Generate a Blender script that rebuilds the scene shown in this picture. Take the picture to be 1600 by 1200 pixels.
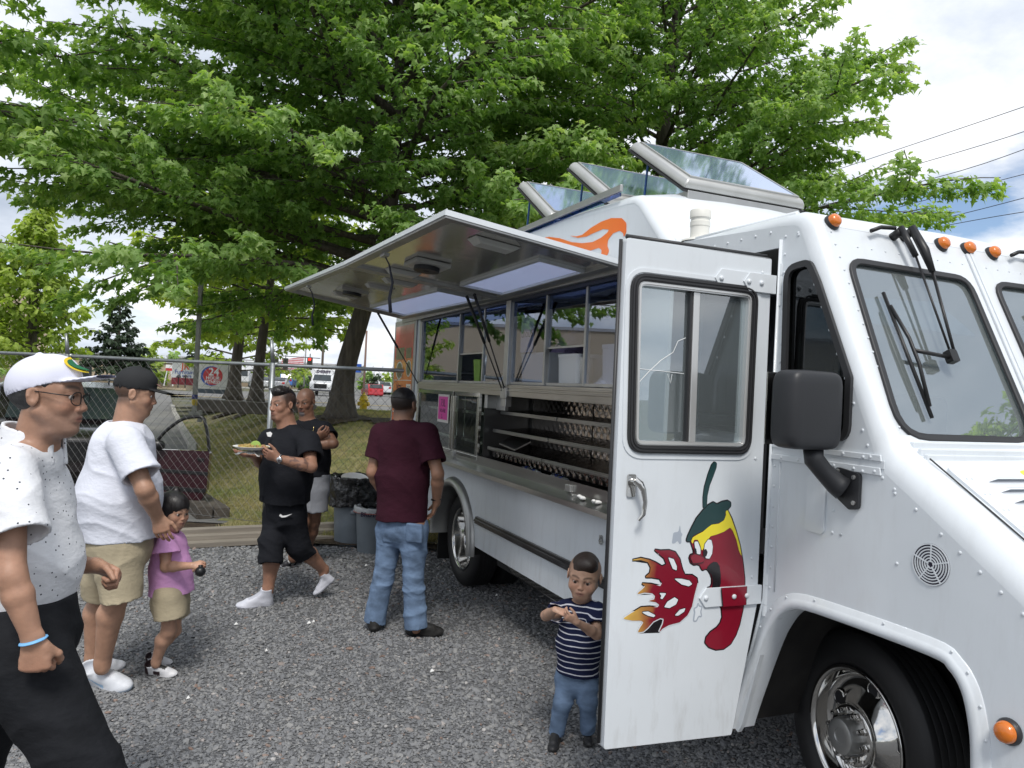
import bpy, bmesh, math, random
import numpy as np
from mathutils import Vector, Matrix
from mathutils.geometry import tessellate_polygon
for _o in list(bpy.data.objects):
    bpy.data.objects.remove(_o)
SC = bpy.context.scene
COL = SC.collection
R = math.radians
RNG = np.random.default_rng(7)
random.seed(7)

# ---------------------------------------------------------------- camera
def camera():
    p, r = R(0.5), R(2.9)
    f = Vector((0, math.cos(p), math.sin(p))); up = Vector((0, -math.sin(p), math.cos(p))); rt = Vector((1, 0, 0))
    up2 = up*math.cos(r) - rt*math.sin(r); rt2 = rt*math.cos(r) + up*math.sin(r)
    cd = bpy.data.cameras.new('camera'); cd.lens = 27.0; cd.sensor_width = 36.0; cd.clip_start = 0.05; cd.clip_end = 6000
    co = bpy.data.objects.new('camera', cd); COL.objects.link(co)
    M = Matrix((rt2, up2, -f)).transposed().to_4x4(); M.translation = Vector((0, 0, 1.72))
    co.matrix_world = M
    SC.camera = co
camera()

# ---------------------------------------------------------------- light
SUN_EL, SUN_AZ = 54.0, 176.0        # azimuth measured clockwise from +Y: behind the camera
def world():
    w = bpy.data.worlds.new('World'); SC.world = w; w.use_nodes = True
    nt = w.node_tree; nt.nodes.clear(); N = nt.nodes.new; L = nt.links.new
    out = N('ShaderNodeOutputWorld'); bg = N('ShaderNodeBackground'); L(bg.outputs[0], out.inputs[0])
    sky = N('ShaderNodeTexSky'); sky.sky_type = 'NISHITA'; sky.sun_disc = False
    sky.sun_elevation = R(SUN_EL); sky.sun_rotation = R(SUN_AZ); sky.altitude = 50; sky.dust_density = 0.6
    tc = N('ShaderNodeTexCoord'); sep = N('ShaderNodeSeparateXYZ'); L(tc.outputs['Generated'], sep.inputs[0])
    def m(op, a, b=None):
        n = N('ShaderNodeMath'); n.operation = op
        for i, v in enumerate((a, b)):
            if v is None: continue
            if isinstance(v, (int, float)): n.inputs[i].default_value = v
            else: L(v, n.inputs[i])
        return n.outputs[0]
    z = m('MAXIMUM', sep.outputs[2], 0.0); den = m('ADD', z, 0.26)
    x = m('DIVIDE', sep.outputs[0], den); y = m('DIVIDE', sep.outputs[1], den)
    cmb = N('ShaderNodeCombineXYZ'); L(x, cmb.inputs[0]); L(y, cmb.inputs[1]); cmb.inputs[2].default_value = 3.1
    def noise(scale, det, rough, vec):
        n = N('ShaderNodeTexNoise'); n.inputs['Scale'].default_value = scale; n.inputs['Detail'].default_value = det
        n.inputs['Roughness'].default_value = rough; L(vec, n.inputs['Vector']); return n.outputs['Fac']
    def ramp(v, st):
        n = N('ShaderNodeValToRGB'); L(v, n.inputs[0]); e = n.color_ramp.elements
        while len(e) < len(st): e.new(0.5)
        for i, (p, c) in enumerate(st): e[i].position = p; e[i].color = (*c, 1)
        return n.outputs[0]
    cov = ramp(noise(0.95, 9, 0.55, cmb.outputs[0]), [(0.35, (0, 0, 0)), (0.43, (1, 1, 1))])
    mp = N('ShaderNodeMapping'); mp.inputs['Location'].default_value = (5.3, 1.7, 0.4); L(cmb.outputs[0], mp.inputs[0])
    shade = ramp(noise(1.5, 8, 0.6, mp.outputs[0]), [(0.3, (4.3, 4.9, 5.9)), (0.46, (6.6, 7.1, 7.9)), (0.62, (9.6, 9.7, 9.9))])
    skyb = N('ShaderNodeMixRGB'); skyb.blend_type = 'MULTIPLY'; skyb.inputs[0].default_value = 1; L(sky.outputs[0], skyb.inputs[1]); skyb.inputs[2].default_value = (1.05, 1.05, 1.1, 1)
    mx = N('ShaderNodeMixRGB'); L(cov, mx.inputs[0]); L(skyb.outputs[0], mx.inputs[1]); L(shade, mx.inputs[2])
    L(mx.outputs[0], bg.inputs[0]); bg.inputs[1].default_value = 0.10
    sd = bpy.data.lights.new('sun', 'SUN'); sd.energy = 2.15; sd.angle = R(16); sd.color = (1, 0.965, 0.91)
    so = bpy.data.objects.new('sun', sd); COL.objects.link(so)
    a, e = R(SUN_AZ), R(SUN_EL)
    d = Vector((math.sin(a)*math.cos(e), math.cos(a)*math.cos(e), math.sin(e)))
    so.rotation_euler = d.to_track_quat('Z', 'Y').to_euler(); so.location = (0, 0, 30)
    SC.view_settings.view_transform = 'Standard'; SC.view_settings.look = 'None'
    SC.view_settings.gamma = 1; SC.view_settings.use_curve_mapping = False
    SC.view_settings.exposure = 0.36
world()
SC.cycles.max_bounces = 8; SC.cycles.transparent_max_bounces = 12
SC.cycles.caustics_reflective = False; SC.cycles.caustics_refractive = False

# ---------------------------------------------------------------- materials
MATS = {}
def mat(name, col, rough=0.6, metal=0.0, spec=0.5, var=0.0, vs=3.0, bump=0.0, bs=40.0, bdist=0.01, coat=0.0, trans=0.0, sub=0.0,
        var2=None, attr=False, stretch=None, det=5.0, rvar=0.0, obj=True, ior=1.45):
    if name in MATS: return MATS[name]
    m = bpy.data.materials.new(name); m.use_nodes = True; MATS[name] = m
    nt = m.node_tree; b = nt.nodes['Principled BSDF']; N = nt.nodes.new; L = nt.links.new
    b.inputs['Base Color'].default_value = (*col, 1); b.inputs['Roughness'].default_value = rough
    b.inputs['Metallic'].default_value = metal; b.inputs['Specular IOR Level'].default_value = spec
    b.inputs['IOR'].default_value = ior
    b.inputs['Coat Weight'].default_value = coat; b.inputs['Coat Roughness'].default_value = 0.06
    b.inputs['Transmission Weight'].default_value = trans
    if sub: b.inputs['Subsurface Weight'].default_value = sub; b.inputs['Subsurface Radius'].default_value = (0.012, 0.005, 0.003); b.inputs['Subsurface Scale'].default_value = 1.0
    tc = N('ShaderNodeTexCoord'); vec = tc.outputs['Object' if obj else 'Generated']
    if stretch:
        mp = N('ShaderNodeMapping'); mp.inputs['Scale'].default_value = stretch; L(vec, mp.inputs[0]); vec = mp.outputs[0]
    csock = None
    if attr:
        a = N('ShaderNodeAttribute'); a.attribute_name = 'Col'; csock = a.outputs['Color']
    if var > 0:
        n = N('ShaderNodeTexNoise'); n.inputs['Scale'].default_value = vs; n.inputs['Detail'].default_value = det; L(vec, n.inputs['Vector'])
        mr = N('ShaderNodeMapRange'); L(n.outputs['Fac'], mr.inputs[0]); mr.inputs[1].default_value = 0.3; mr.inputs[2].default_value = 0.7
        c2 = var2 or tuple(c*(1-var) for c in col)
        mx = N('ShaderNodeMixRGB'); L(mr.outputs[0], mx.inputs[0]); 
        if attr:
            mx.blend_type = 'MULTIPLY'; L(csock, mx.inputs[1]); mx.inputs[2].default_value = (1-var, 1-var, 1-var, 1)
        else:
            mx.inputs[1].default_value = (*col, 1); mx.inputs[2].default_value = (*c2, 1)
        csock = mx.outputs[0]
        if rvar:
            m2 = N('ShaderNodeMapRange'); L(n.outputs['Fac'], m2.inputs[0]); m2.inputs[1].default_value = 0.3; m2.inputs[2].default_value = 0.7
            m2.inputs[3].default_value = rough; m2.inputs[4].default_value = rough+rvar; L(m2.outputs[0], b.inputs['Roughness'])
    if csock: L(csock, b.inputs['Base Color'])
    if bump:
        n = N('ShaderNodeTexNoise'); n.inputs['Scale'].default_value = bs; n.inputs['Detail'].default_value = 4; L(vec, n.inputs['Vector'])
        bp = N('ShaderNodeBump'); bp.inputs['Strength'].default_value = bump; bp.inputs['Distance'].default_value = bdist
        L(n.outputs['Fac'], bp.inputs['Height']); L(bp.outputs[0], b.inputs['Normal'])
    return m

# ---------------------------------------------------------------- object helpers
def tag(o, label=None, cat=None, group=None, kind=None):
    if label: o['label'] = label
    if cat: o['category'] = cat
    if group: o['group'] = group
    if kind: o['kind'] = kind
    return o
def empty(name, loc=(0, 0, 0), rz=0.0):
    o = bpy.data.objects.new(name, None); COL.objects.link(o); o.location = loc; o.rotation_euler = (0, 0, rz); o.empty_display_size = 0.2
    return o
def link(name, me, parent=None, m=None, smooth=False):
    o = bpy.data.objects.new(name, me); COL.objects.link(o)
    if parent is not None: o.parent = parent
    if m is not None and not me.materials:
        for mm in (m if isinstance(m, (list, tuple)) else [m]): me.materials.append(mm)
    if smooth: me.polygons.foreach_set('use_smooth', [True]*len(me.polygons))
    return o
def copytree(o, parent=None):
    c = o.copy(); COL.objects.link(c); c.parent = parent
    for ch in list(o.children): copytree(ch, c)
    return c

class MB:
    """collects shapes into one mesh"""
    def __init__(s): s.v = []; s.f = []; s.mi = []; s.cur = 0
    def add(s, vs, fs):
        n = len(s.v); s.v += [tuple(v) for v in vs]; s.f += [tuple(i+n for i in f) for f in fs]; s.mi += [s.cur]*len(fs); return s
    def box(s, x0, x1, y0, y1, z0, z1):
        x0, x1 = min(x0, x1), max(x0, x1); y0, y1 = min(y0, y1), max(y0, y1); z0, z1 = min(z0, z1), max(z0, z1)
        return s.add([(x0,y0,z0),(x1,y0,z0),(x1,y1,z0),(x0,y1,z0),(x0,y0,z1),(x1,y0,z1),(x1,y1,z1),(x0,y1,z1)],
                     [(0,3,2,1),(4,5,6,7),(0,1,5,4),(1,2,6,5),(2,3,7,6),(3,0,4,7)])
    def tube(s, pts, r, seg=8, closed=False, cap=True, flat=None):
        pts = [Vector(p) for p in pts]; n = len(pts); rings = []
        rr = r if isinstance(r, (list, tuple)) else [r]*n
        prev = None
        for i, p in enumerate(pts):
            a = pts[(i-1) % n] if (closed or i > 0) else p; b = pts[(i+1) % n] if (closed or i < n-1) else p
            t = (b-a).normalized()
            if prev is None:
                up = Vector((0, 0, 1)) if abs(t.z) < 0.9 else Vector((1, 0, 0)); e1 = t.cross(up).normalized()
            else:
                e1 = (prev - t*prev.dot(t)).normalized()
            prev = e1; e2 = t.cross(e1)
            fl = flat or 1.0
            rings.append([p + (e1*math.cos(2*math.pi*k/seg) + e2*math.sin(2*math.pi*k/seg)*fl)*rr[i] for k in range(seg)])
        vs = [q for g in rings for q in g]; fs = []
        for i in range(n if closed else n-1):
            j = (i+1) % n
            for k in range(seg):
                l = (k+1) % seg; fs.append((i*seg+k, i*seg+l, j*seg+l, j*seg+k))
        if cap and not closed:
            fs.append(tuple(range(seg-1, -1, -1))); fs.append(tuple(range((n-1)*seg, n*seg)))
        return s.add(vs, fs)
    def lathe(s, prof, seg=24, c=(0, 0, 0), ax=(0, 0, 1)):
        """prof: (r, h) list, revolved round ax at c"""
        ax = Vector(ax).normalized(); c = Vector(c)
        e1 = ax.orthogonal().normalized(); e2 = ax.cross(e1); vs = []; fs = []
        for (r, h) in prof:
            for k in range(seg):
                a = 2*math.pi*k/seg; vs.append(c + ax*h + (e1*math.cos(a)+e2*math.sin(a))*max(r, 1e-4))
        for i in range(len(prof)-1):
            for k in range(seg):
                l = (k+1) % seg; fs.append((i*seg+k, i*seg+l, (i+1)*seg+l, (i+1)*seg+k))
        return s.add(vs, fs)
    def sphere(s, c, r, seg=8, ring=6, sc=(1, 1, 1)):
        vs = [(c[0], c[1], c[2]+r*sc[2])]; fs = []
        for i in range(1, ring):
            a = math.pi*i/ring
            for k in range(seg):
                b = 2*math.pi*k/seg; vs.append((c[0]+r*sc[0]*math.sin(a)*math.cos(b), c[1]+r*sc[1]*math.sin(a)*math.sin(b), c[2]+r*sc[2]*math.cos(a)))
        vs.append((c[0], c[1], c[2]-r*sc[2])); n = len(vs)-1
        for k in range(seg):
            l = (k+1) % seg; fs.append((0, 1+k, 1+l)); fs.append((n, n-seg+l, n-seg+k))
            for i in range(ring-2): fs.append((1+i*seg+k, 1+(i+1)*seg+k, 1+(i+1)*seg+l, 1+i*seg+l))
        return s.add(vs, fs)
    def prism(s, outer, holes=(), d0=0.0, d1=0.01, frame=None):
        """polygon with holes in plane (a, b), extruded over depth c from d0 to d1; frame maps (a, b, c) to a point"""
        fr = frame or (lambda a, b, c: (a, b, c))
        loops = [[Vector((p[0], p[1], 0)) for p in outer]] + [[Vector((p[0], p[1], 0)) for p in h] for h in holes]
        tri = tessellate_polygon(loops); flat = [p for l in loops for p in l]; n = len(flat)
        vs = [fr(p.x, p.y, d0) for p in flat] + [fr(p.x, p.y, d1) for p in flat]
        fs = []
        for t in tri:
            A, B, C_ = [flat[i] for i in t]
            if (B-A).cross(C_-A).z < 0: t = (t[0], t[2], t[1])
            fs.append((t[2], t[1], t[0])); fs.append(tuple(i+n for i in t))
        off = 0
        for li, l in enumerate(loops):
            k = len(l)
            ar = sum(l[i].x*l[(i+1) % k].y - l[(i+1) % k].x*l[i].y for i in range(k))
            for i in range(k):
                a, b = off+i, off+(i+1) % k
                if (ar > 0) == (li == 0): fs.append((a, b, b+n, a+n))
                else: fs.append((b, a, a+n, b+n))
            off += k
        return s.add(vs, fs)
    def build(s, name, m=None, parent=None, smooth=False, bevel=0.0, auto=None):
        me = bpy.data.meshes.new(name); me.from_pydata(s.v, [], s.f)
        ms = m if isinstance(m, (list, tuple)) else [m]
        for mm in ms:
            if mm: me.materials.append(mm)
        if len(ms) > 1: me.polygons.foreach_set('material_index', s.mi)
        bm = bmesh.new(); bm.from_mesh(me); bmesh.ops.recalc_face_normals(bm, faces=bm.faces); bm.to_mesh(me); bm.free()
        if smooth or auto: me.polygons.foreach_set('use_smooth', [True]*len(me.polygons))
        o = link(name, me, parent)
        if bevel:
            b = o.modifiers.new('bevel', 'BEVEL'); b.width = bevel; b.segments = 2; b.limit_method = 'ANGLE'; b.angle_limit = R(40); b.harden_normals = False
        if auto:
            bm = bmesh.new(); bm.from_mesh(me)
            for e in bm.edges:
                if len(e.link_faces) == 2 and e.calc_face_angle(0) > R(auto): e.smooth = False
            bm.to_mesh(me); bm.free()
        return o
def rrect(x0, y0, x1, y1, r, seg=6):
    rs = r if isinstance(r, (list, tuple)) else [r]*4
    out = []
    for (cx, cy, a0, rr) in ((x1, y1, 0, rs[0]), (x0, y1, 90, rs[1]), (x0, y0, 180, rs[2]), (x1, y0, 270, rs[3])):
        sx = -1 if cx == x1 else 1; sy = -1 if cy == y1 else 1
        for k in range(seg+1):
            a = R(a0 + 90*k/seg); out.append((cx+sx*rr+rr*math.cos(a), cy+sy*rr+rr*math.sin(a)))
    return out
def rpoly(pts, rad, seg=5):
    """round the corners of a polygon; rad: number or list"""
    n = len(pts); out = []
    for i in range(n):
        p = Vector(pts[i][:2]); a = Vector(pts[i-1][:2]); b = Vector(pts[(i+1) % n][:2]); r = rad[i] if isinstance(rad, (list, tuple)) else rad
        if r <= 0: out.append(tuple(p)); continue
        da, db = (a-p), (b-p); la, lb = da.length, db.length; da.normalize(); db.normalize()
        ang = da.angle(db); t = min(r/math.tan(ang/2), la*0.49, lb*0.49)
        q0, q1 = p+da*t, p+db*t
        for k in range(seg+1):
            u = k/seg; out.append(tuple(q0*(1-u)**2 + p*2*u*(1-u) + q1*u*u))
    return out
def catmull(pts, n=6, closed=False):
    P = [Vector(p) for p in pts]; out = []; N = len(P)
    for i in range(N if closed else N-1):
        if closed: a, b, c, d = P[i-1], P[i], P[(i+1) % N], P[(i+2) % N]
        else: a, b, c, d = P[max(i-1, 0)], P[i], P[i+1], P[min(i+2, N-1)]
        for k in range(n):
            t = k/n; out.append(tuple(0.5*((2*b)+(c-a)*t+(2*a-5*b+4*c-d)*t*t+(3*b-a-3*c+d)*t**3)))
    if not closed: out.append(tuple(P[-1]))
    return out
def inset(pts, d):
    """offset a closed outline outwards by d (inwards if negative); points in order"""
    n = len(pts); P = [Vector(p[:2]) for p in pts]; ar = sum(P[i].x*P[(i+1) % n].y-P[(i+1) % n].x*P[i].y for i in range(n)); sg = 1 if ar > 0 else -1
    out = []
    for i in range(n):
        e = (P[(i+1) % n]-P[i-1])
        if e.length < 1e-9: e = Vector((1, 0))
        e.normalize(); out.append(tuple(P[i]+Vector((e.y, -e.x))*d*sg))
    return out

# ---------------------------------------------------------------- signed distance modelling (people, clothes, soft shapes)
def axis_coords(lo, hi, fine, c, f):
    x = [lo]
    while x[-1] < hi:
        p = x[-1]; h = f if any(a-f <= p <= b for a, b in fine) else c
        if h == c:
            for a, b in fine:
                if p < a-f < p+c: h = max(a-f-p, f*0.5)
        x.append(p+h)
    return np.array(x, dtype=np.float32)
def nrm(v): v = np.asarray(v, float); return v/np.linalg.norm(v)
def wnoise(X, Y, Z, fr, seed=0):
    r = np.random.default_rng(seed); s = 0; 
    for i in range(5):
        k = r.normal(size=3); k = k/np.linalg.norm(k)*fr*(0.7+0.35*i); ph = r.uniform(0, 6.28, 2); k2 = r.normal(size=3)*fr*0.4
        s = s + np.sin(X*k[0]+Y*k[1]+Z*k[2]+ph[0]+1.3*np.sin(X*k2[0]+Y*k2[1]+Z*k2[2]+ph[1]))/(1+0.35*i)
    return s/2.4
class Field:
    def __init__(s, lo, hi, fine=(), c=0.01, f=0.005):
        s.ax = [axis_coords(lo[i], hi[i], [(a[i], b[i]) for a, b in fine], c, f) for i in range(3)]
        s.d = np.full([len(a) for a in s.ax], 0.5, np.float32); s.c = c
    def region(s, lo, hi):
        sl = []
        for i in range(3):
            a = np.searchsorted(s.ax[i], lo[i]); b = np.searchsorted(s.ax[i], hi[i]); sl.append(slice(max(a-1, 0), min(b+1, len(s.ax[i]))))
        return tuple(sl)
    def grid(s, sl): return s.ax[0][sl[0]][:, None, None], s.ax[1][sl[1]][None, :, None], s.ax[2][sl[2]][None, None, :]
    def put(s, fn, lo, hi, k=0.01, op='u'):
        mg = k+s.c*2.5; sl = s.region(np.array(lo)-mg, np.array(hi)+mg)
        if any(q.stop <= q.start for q in sl): return s
        X, Y, Z = s.grid(sl); n = fn(X, Y, Z); o = s.d[sl]; k = max(k, 1e-5)
        if op == 'u': h = np.clip(0.5+0.5*(n-o)/k, 0, 1); s.d[sl] = n*(1-h)+o*h-k*h*(1-h)
        elif op == 's': n = -n; h = np.clip(0.5-0.5*(n-o)/k, 0, 1); s.d[sl] = n*(1-h)+o*h+k*h*(1-h)
        return s
    def cap(s, a, b, ra, rb=None, k=0.02, side=(1, 0, 0), ea=1.0, eb=None, flat=False, op='u', flata=False):
        a = np.array(a, float); b = np.array(b, float); rb = ra if rb is None else rb; eb = ea if eb is None else eb
        ab = b-a; L = np.linalg.norm(ab); L = max(L, 1e-5); ax = ab/L; sd = np.array(side, float); sd = sd-ax*(sd@ax)
        if np.linalg.norm(sd) < 1e-3: sd = np.cross(ax, (0, 1, 0.01))
        sd /= np.linalg.norm(sd); dp = np.cross(ax, sd)
        def fn(X, Y, Z):
            px, py, pz = X-a[0], Y-a[1], Z-a[2]; h = px*ax[0]+py*ax[1]+pz*ax[2]; hc = np.clip(h, 0, L); t = hc/L
            x = px*sd[0]+py*sd[1]+pz*sd[2]; y = px*dp[0]+py*dp[1]+pz*dp[2]; r = ra+(rb-ra)*t; e = ea+(eb-ea)*t; rm = r*np.minimum(e, 1)
            ov = h-hc
            if flat: ov = np.minimum(ov, 0)
            if flata: ov = np.maximum(ov, 0)
            d = (np.sqrt((x/r)**2+(y/(r*e))**2+(ov/rm)**2)-1)*rm
            if flat: d = np.maximum(d, h-L)
            if flata: d = np.maximum(d, -h)
            return d.astype(np.float32)
        m = max(ra, rb)*max(1, ea, eb)
        return s.put(fn, np.minimum(a, b)-m, np.maximum(a, b)+m, k, op)
    def ell(s, c, r, axes=None, k=0.02, op='u'):
        c = np.array(c, float); r = np.array(r, float); A = np.eye(3) if axes is None else np.array(axes, float)
        def fn(X, Y, Z):
            q = [(X-c[0])*A[i][0]+(Y-c[1])*A[i][1]+(Z-c[2])*A[i][2] for i in range(3)]
            k0 = np.sqrt(sum((q[i]/r[i])**2 for i in range(3))); k1 = np.sqrt(sum((q[i]/r[i]**2)**2 for i in range(3)))+1e-6
            return (k0*(k0-1)/k1).astype(np.float32)
        return s.put(fn, c-r.max(), c+r.max(), k, op)
    def rbox(s, c, h, rad, axes=None, k=0.005, op='u'):
        c = np.array(c, float); A = np.eye(3) if axes is None else np.array(axes, float); h = np.array(h, float)-rad
        def fn(X, Y, Z):
            q = [np.abs((X-c[0])*A[i][0]+(Y-c[1])*A[i][1]+(Z-c[2])*A[i][2])-h[i] for i in range(3)]
            return (np.sqrt(sum(np.maximum(v, 0)**2 for v in q))+np.minimum(np.maximum(q[0], np.maximum(q[1], q[2])), 0)-rad).astype(np.float32)
        m = np.linalg.norm(h)+rad
        return s.put(fn, c-m, c+m, k, op)
    def cut(s, p, n, k=0.0):
        """keep the side the normal n points away from"""
        n = nrm(n); X, Y, Z = s.grid((slice(None),)*3); pl = (X-p[0])*n[0]+(Y-p[1])*n[1]+(Z-p[2])*n[2]; s.d = np.maximum(s.d, pl.astype(np.float32)); return s
    def noise(s, amp, fr, seed=0, lo=None, hi=None, st=(1, 1, 1), ridge=False):
        sl = s.region(lo, hi) if lo is not None else (slice(None),)*3
        X, Y, Z = s.grid(sl); n = wnoise(X*st[0], Y*st[1], Z*st[2], fr, seed)
        if ridge: n = np.abs(n)*2-0.6
        s.d[sl] = s.d[sl] + (amp*n).astype(np.float32); return s
    def mesh(s, name):
        d = s.d; sg = d < 0
        c = sg[:-1, :-1, :-1]; an = c.copy(); al = c.copy()
        for dx in (0, 1):
            for dy in (0, 1):
                for dz in (0, 1):
                    q = sg[dx:sg.shape[0]-1+dx, dy:sg.shape[1]-1+dy, dz:sg.shape[2]-1+dz]; an = an | q; al = al & q
        act = an & ~al; I, J, K = np.nonzero(act)
        idx = np.full(act.shape, -1, np.int64); idx[I, J, K] = np.arange(len(I))
        pos = np.zeros((len(I), 3)); cnt = np.zeros(len(I)); A = s.ax
        cor = [(a, b, c_) for a in (0, 1) for b in (0, 1) for c_ in (0, 1)]
        for i in range(8):
            for j in range(i+1, 8):
                if sum(abs(cor[i][q]-cor[j][q]) for q in range(3)) != 1: continue
                a, b = cor[i], cor[j]; va = d[I+a[0], J+a[1], K+a[2]]; vb = d[I+b[0], J+b[1], K+b[2]]; mk = (va < 0) != (vb < 0)
                t = np.where(mk, va/np.where(mk, va-vb, 1), 0)
                pa = np.stack([A[0][I+a[0]], A[1][J+a[1]], A[2][K+a[2]]], 1); pb = np.stack([A[0][I+b[0]], A[1][J+b[1]], A[2][K+b[2]]], 1)
                pos += np.where(mk[:, None], pa+(pb-pa)*t[:, None], 0); cnt += mk
        pos /= np.maximum(cnt, 1)[:, None]
        F = []
        for axn in range(3):
            sh = [slice(0, n) for n in d.shape]; s1 = list(sh); s2 = list(sh); s1[axn] = slice(0, d.shape[axn]-1); s2[axn] = slice(1, d.shape[axn])
            df = sg[tuple(s1)] != sg[tuple(s2)]; P = np.array(np.nonzero(df)).T
            o = [q for q in range(3) if q != axn]
            ok = (P[:, o[0]] > 0) & (P[:, o[1]] > 0) & (P[:, o[0]] < d.shape[o[0]]-1) & (P[:, o[1]] < d.shape[o[1]]-1); P = P[ok]
            def g(da, db):
                Q = P.copy(); Q[:, o[0]] -= da; Q[:, o[1]] -= db; return idx[Q[:, 0], Q[:, 1], Q[:, 2]]
            q = np.stack([g(1, 1), g(0, 1), g(0, 0), g(1, 0)], 1); ins = sg[P[:, 0], P[:, 1], P[:, 2]]
            if axn == 1: ins = ~ins
            q[~ins] = q[~ins][:, ::-1]; F.append(q)
        F = np.concatenate(F); F = F[(F >= 0).all(1)]
        s.V = pos
        me = bpy.data.meshes.new(name); me.vertices.add(len(pos)); me.vertices.foreach_set('co', pos.astype(np.float32).ravel())
        me.loops.add(F.size); me.loops.foreach_set('vertex_index', F.astype(np.int32).ravel())
        me.polygons.add(len(F)); me.polygons.foreach_set('loop_start', np.arange(0, F.size, 4, dtype=np.int32)); me.polygons.foreach_set('loop_total', np.full(len(F), 4, np.int32))
        me.polygons.foreach_set('use_smooth', np.ones(len(F), bool)); me.update(calc_edges=True); me.validate()
        return me
    def build(s, name, m, parent=None, col=None, keep=None, org=None):
        me = s.mesh(name)
        if col is not None:
            c = col(s.V); a = me.attributes.new('Col', 'FLOAT_COLOR', 'POINT'); a.data.foreach_set('color', np.concatenate([c, np.ones((len(c), 1))], 1).astype(np.float32).ravel())
        if keep is not None:
            k = keep(s.V); bm = bmesh.new(); bm.from_mesh(me); bm.verts.ensure_lookup_table()
            bmesh.ops.delete(bm, geom=[bm.verts[i] for i in np.nonzero(~k)[0]], context='VERTS'); bm.to_mesh(me); bm.free()
        if org is not None: me.transform(Matrix.Translation(-Vector(org)))
        me.materials.append(m); return link(name, me, parent)
    def val(s, P):
        """value of the field at points (nearest sample)"""
        ii = [np.clip(np.searchsorted(s.ax[i], P[:, i]), 0, len(s.ax[i])-1) for i in range(3)]; return s.d[ii[0], ii[1], ii[2]]

# ---------------------------------------------------------------- people
SKIN = mat('skin', (0.4, 0.22, 0.15), 0.48, attr=True, sub=0.05, bump=0.35, bs=90, bdist=0.003, var=0.22, vs=26)
EYE = mat('eye', (1, 1, 1), 0.12, attr=True)
def A(v): return np.array(v, float)
def frame(f, u):
    f = nrm(f); u = A(u); u = nrm(u-f*(u@f)); r = np.cross(f, u); return r, f, u
def do_head(F, hc, hf, hu, hs, o):
    r, f, u = frame(hf, hu); ax = (r, f, u); hc = A(hc)
    P = lambda x, y, z: hc+(r*x+f*y+u*z)*hs
    w = o.get('wide', 1.0); fat = o.get('fat', 0.0)
    E_ = lambda c, rad, k=0.03, op='u': F.ell(P(*c), A(rad)*hs, ax, k*hs, op)
    C_ = lambda a, b, ra, rb=None, k=0.03, op='u', **kw: F.cap(P(*a), P(*b), ra*hs, (rb if rb else ra)*hs, k*hs, side=r, op=op, **kw)
    ch = o.get('child', 0.0); ns = 1-0.30*ch; es = 1+0.18*ch; ez = -0.035*ch; jw = 1-0.06*ch
    E_((0, -0.07, 0.13), (0.335*w, 0.415, 0.365), 0.01)
    E_((0, 0.10, -0.06), (0.280*w, 0.272, 0.34), 0.09)
    E_((0, 0.16, -0.30), (0.205*w*jw+fat*0.3, 0.195, 0.17), 0.09)
    for s in (-1, 1):
        C_((s*0.245*w*jw, -0.02, -0.20), (s*0.09, 0.25, -0.41+0.05*ch), 0.062+fat*0.5, 0.058+fat*0.3, 0.09)
        E_((s*(0.165*w+fat*0.2), 0.235, -0.13+ez), (0.085+0.03*ch, 0.085+0.02*ch, 0.085+0.035*ch), 0.09)
        C_((s*0.05, 0.325, 0.085+ez), (s*0.21*w, 0.235, 0.088+ez), 0.040, 0.036, 0.06)
        E_((s*0.140, 0.372, 0.0+ez), (0.070, 0.048, 0.042), 0.05, 's')
        C_((s*0.075, 0.330, 0.030*es+ez), (s*0.14, 0.338, 0.038*es+ez), 0.021, 0.022, 0.012); C_((s*0.14, 0.338, 0.038*es+ez), (s*0.205, 0.285, 0.016+ez), 0.022, 0.018, 0.012)
        C_((s*0.075, 0.326, -0.034*es+ez), (s*0.20, 0.280, -0.030*es+ez), 0.021, 0.019, 0.016)
        E_((s*0.050*ns, 0.385, -0.165), (0.038*ns, 0.045*ns, 0.032*ns), 0.022)
        E_((s*0.345*w, -0.050, -0.02), (0.030, 0.080, 0.125), 0.02)
        E_((s*0.372*w, -0.03, 0.0), (0.025, 0.045, 0.08), 0.02, 's')
        C_((s*0.335*w, -0.11, 0.05), (s*0.365*w, -0.10, -0.02), 0.022, 0.018, 0.02)
    C_((0, 0.325, 0.06+ez), (0, 0.325+0.085*ns, -0.125), 0.032, 0.042*ns, 0.045)
    E_((0, 0.325+0.095*ns, -0.145), (0.048*ns, 0.046*ns, 0.040*ns), 0.035)
    E_((0, 0.325, -0.27), (0.115, 0.070, 0.085), 0.06)
    C_((-0.075, 0.355, -0.258), (0, 0.384, -0.250), 0.018, 0.022, 0.02); C_((0.075, 0.355, -0.258), (0, 0.384, -0.250), 0.018, 0.022, 0.02)
    C_((-0.060, 0.358, -0.312), (0.060, 0.358, -0.312), 0.026, k=0.02); C_((0, 0.374, -0.312), (0, 0.375, -0.312), 0.022, k=0.03)
    C_((-0.088, 0.400, -0.287), (0.088, 0.400, -0.287), 0.008, k=0.010, op='s')
    E_((0, 0.285, -0.42+0.05*ch), (0.085+fat*0.3, 0.085, 0.068), 0.06)
    if fat: E_((0, 0.13, -0.45), (0.19, 0.19, 0.08+fat), 0.1)
    return P, ax
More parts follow.
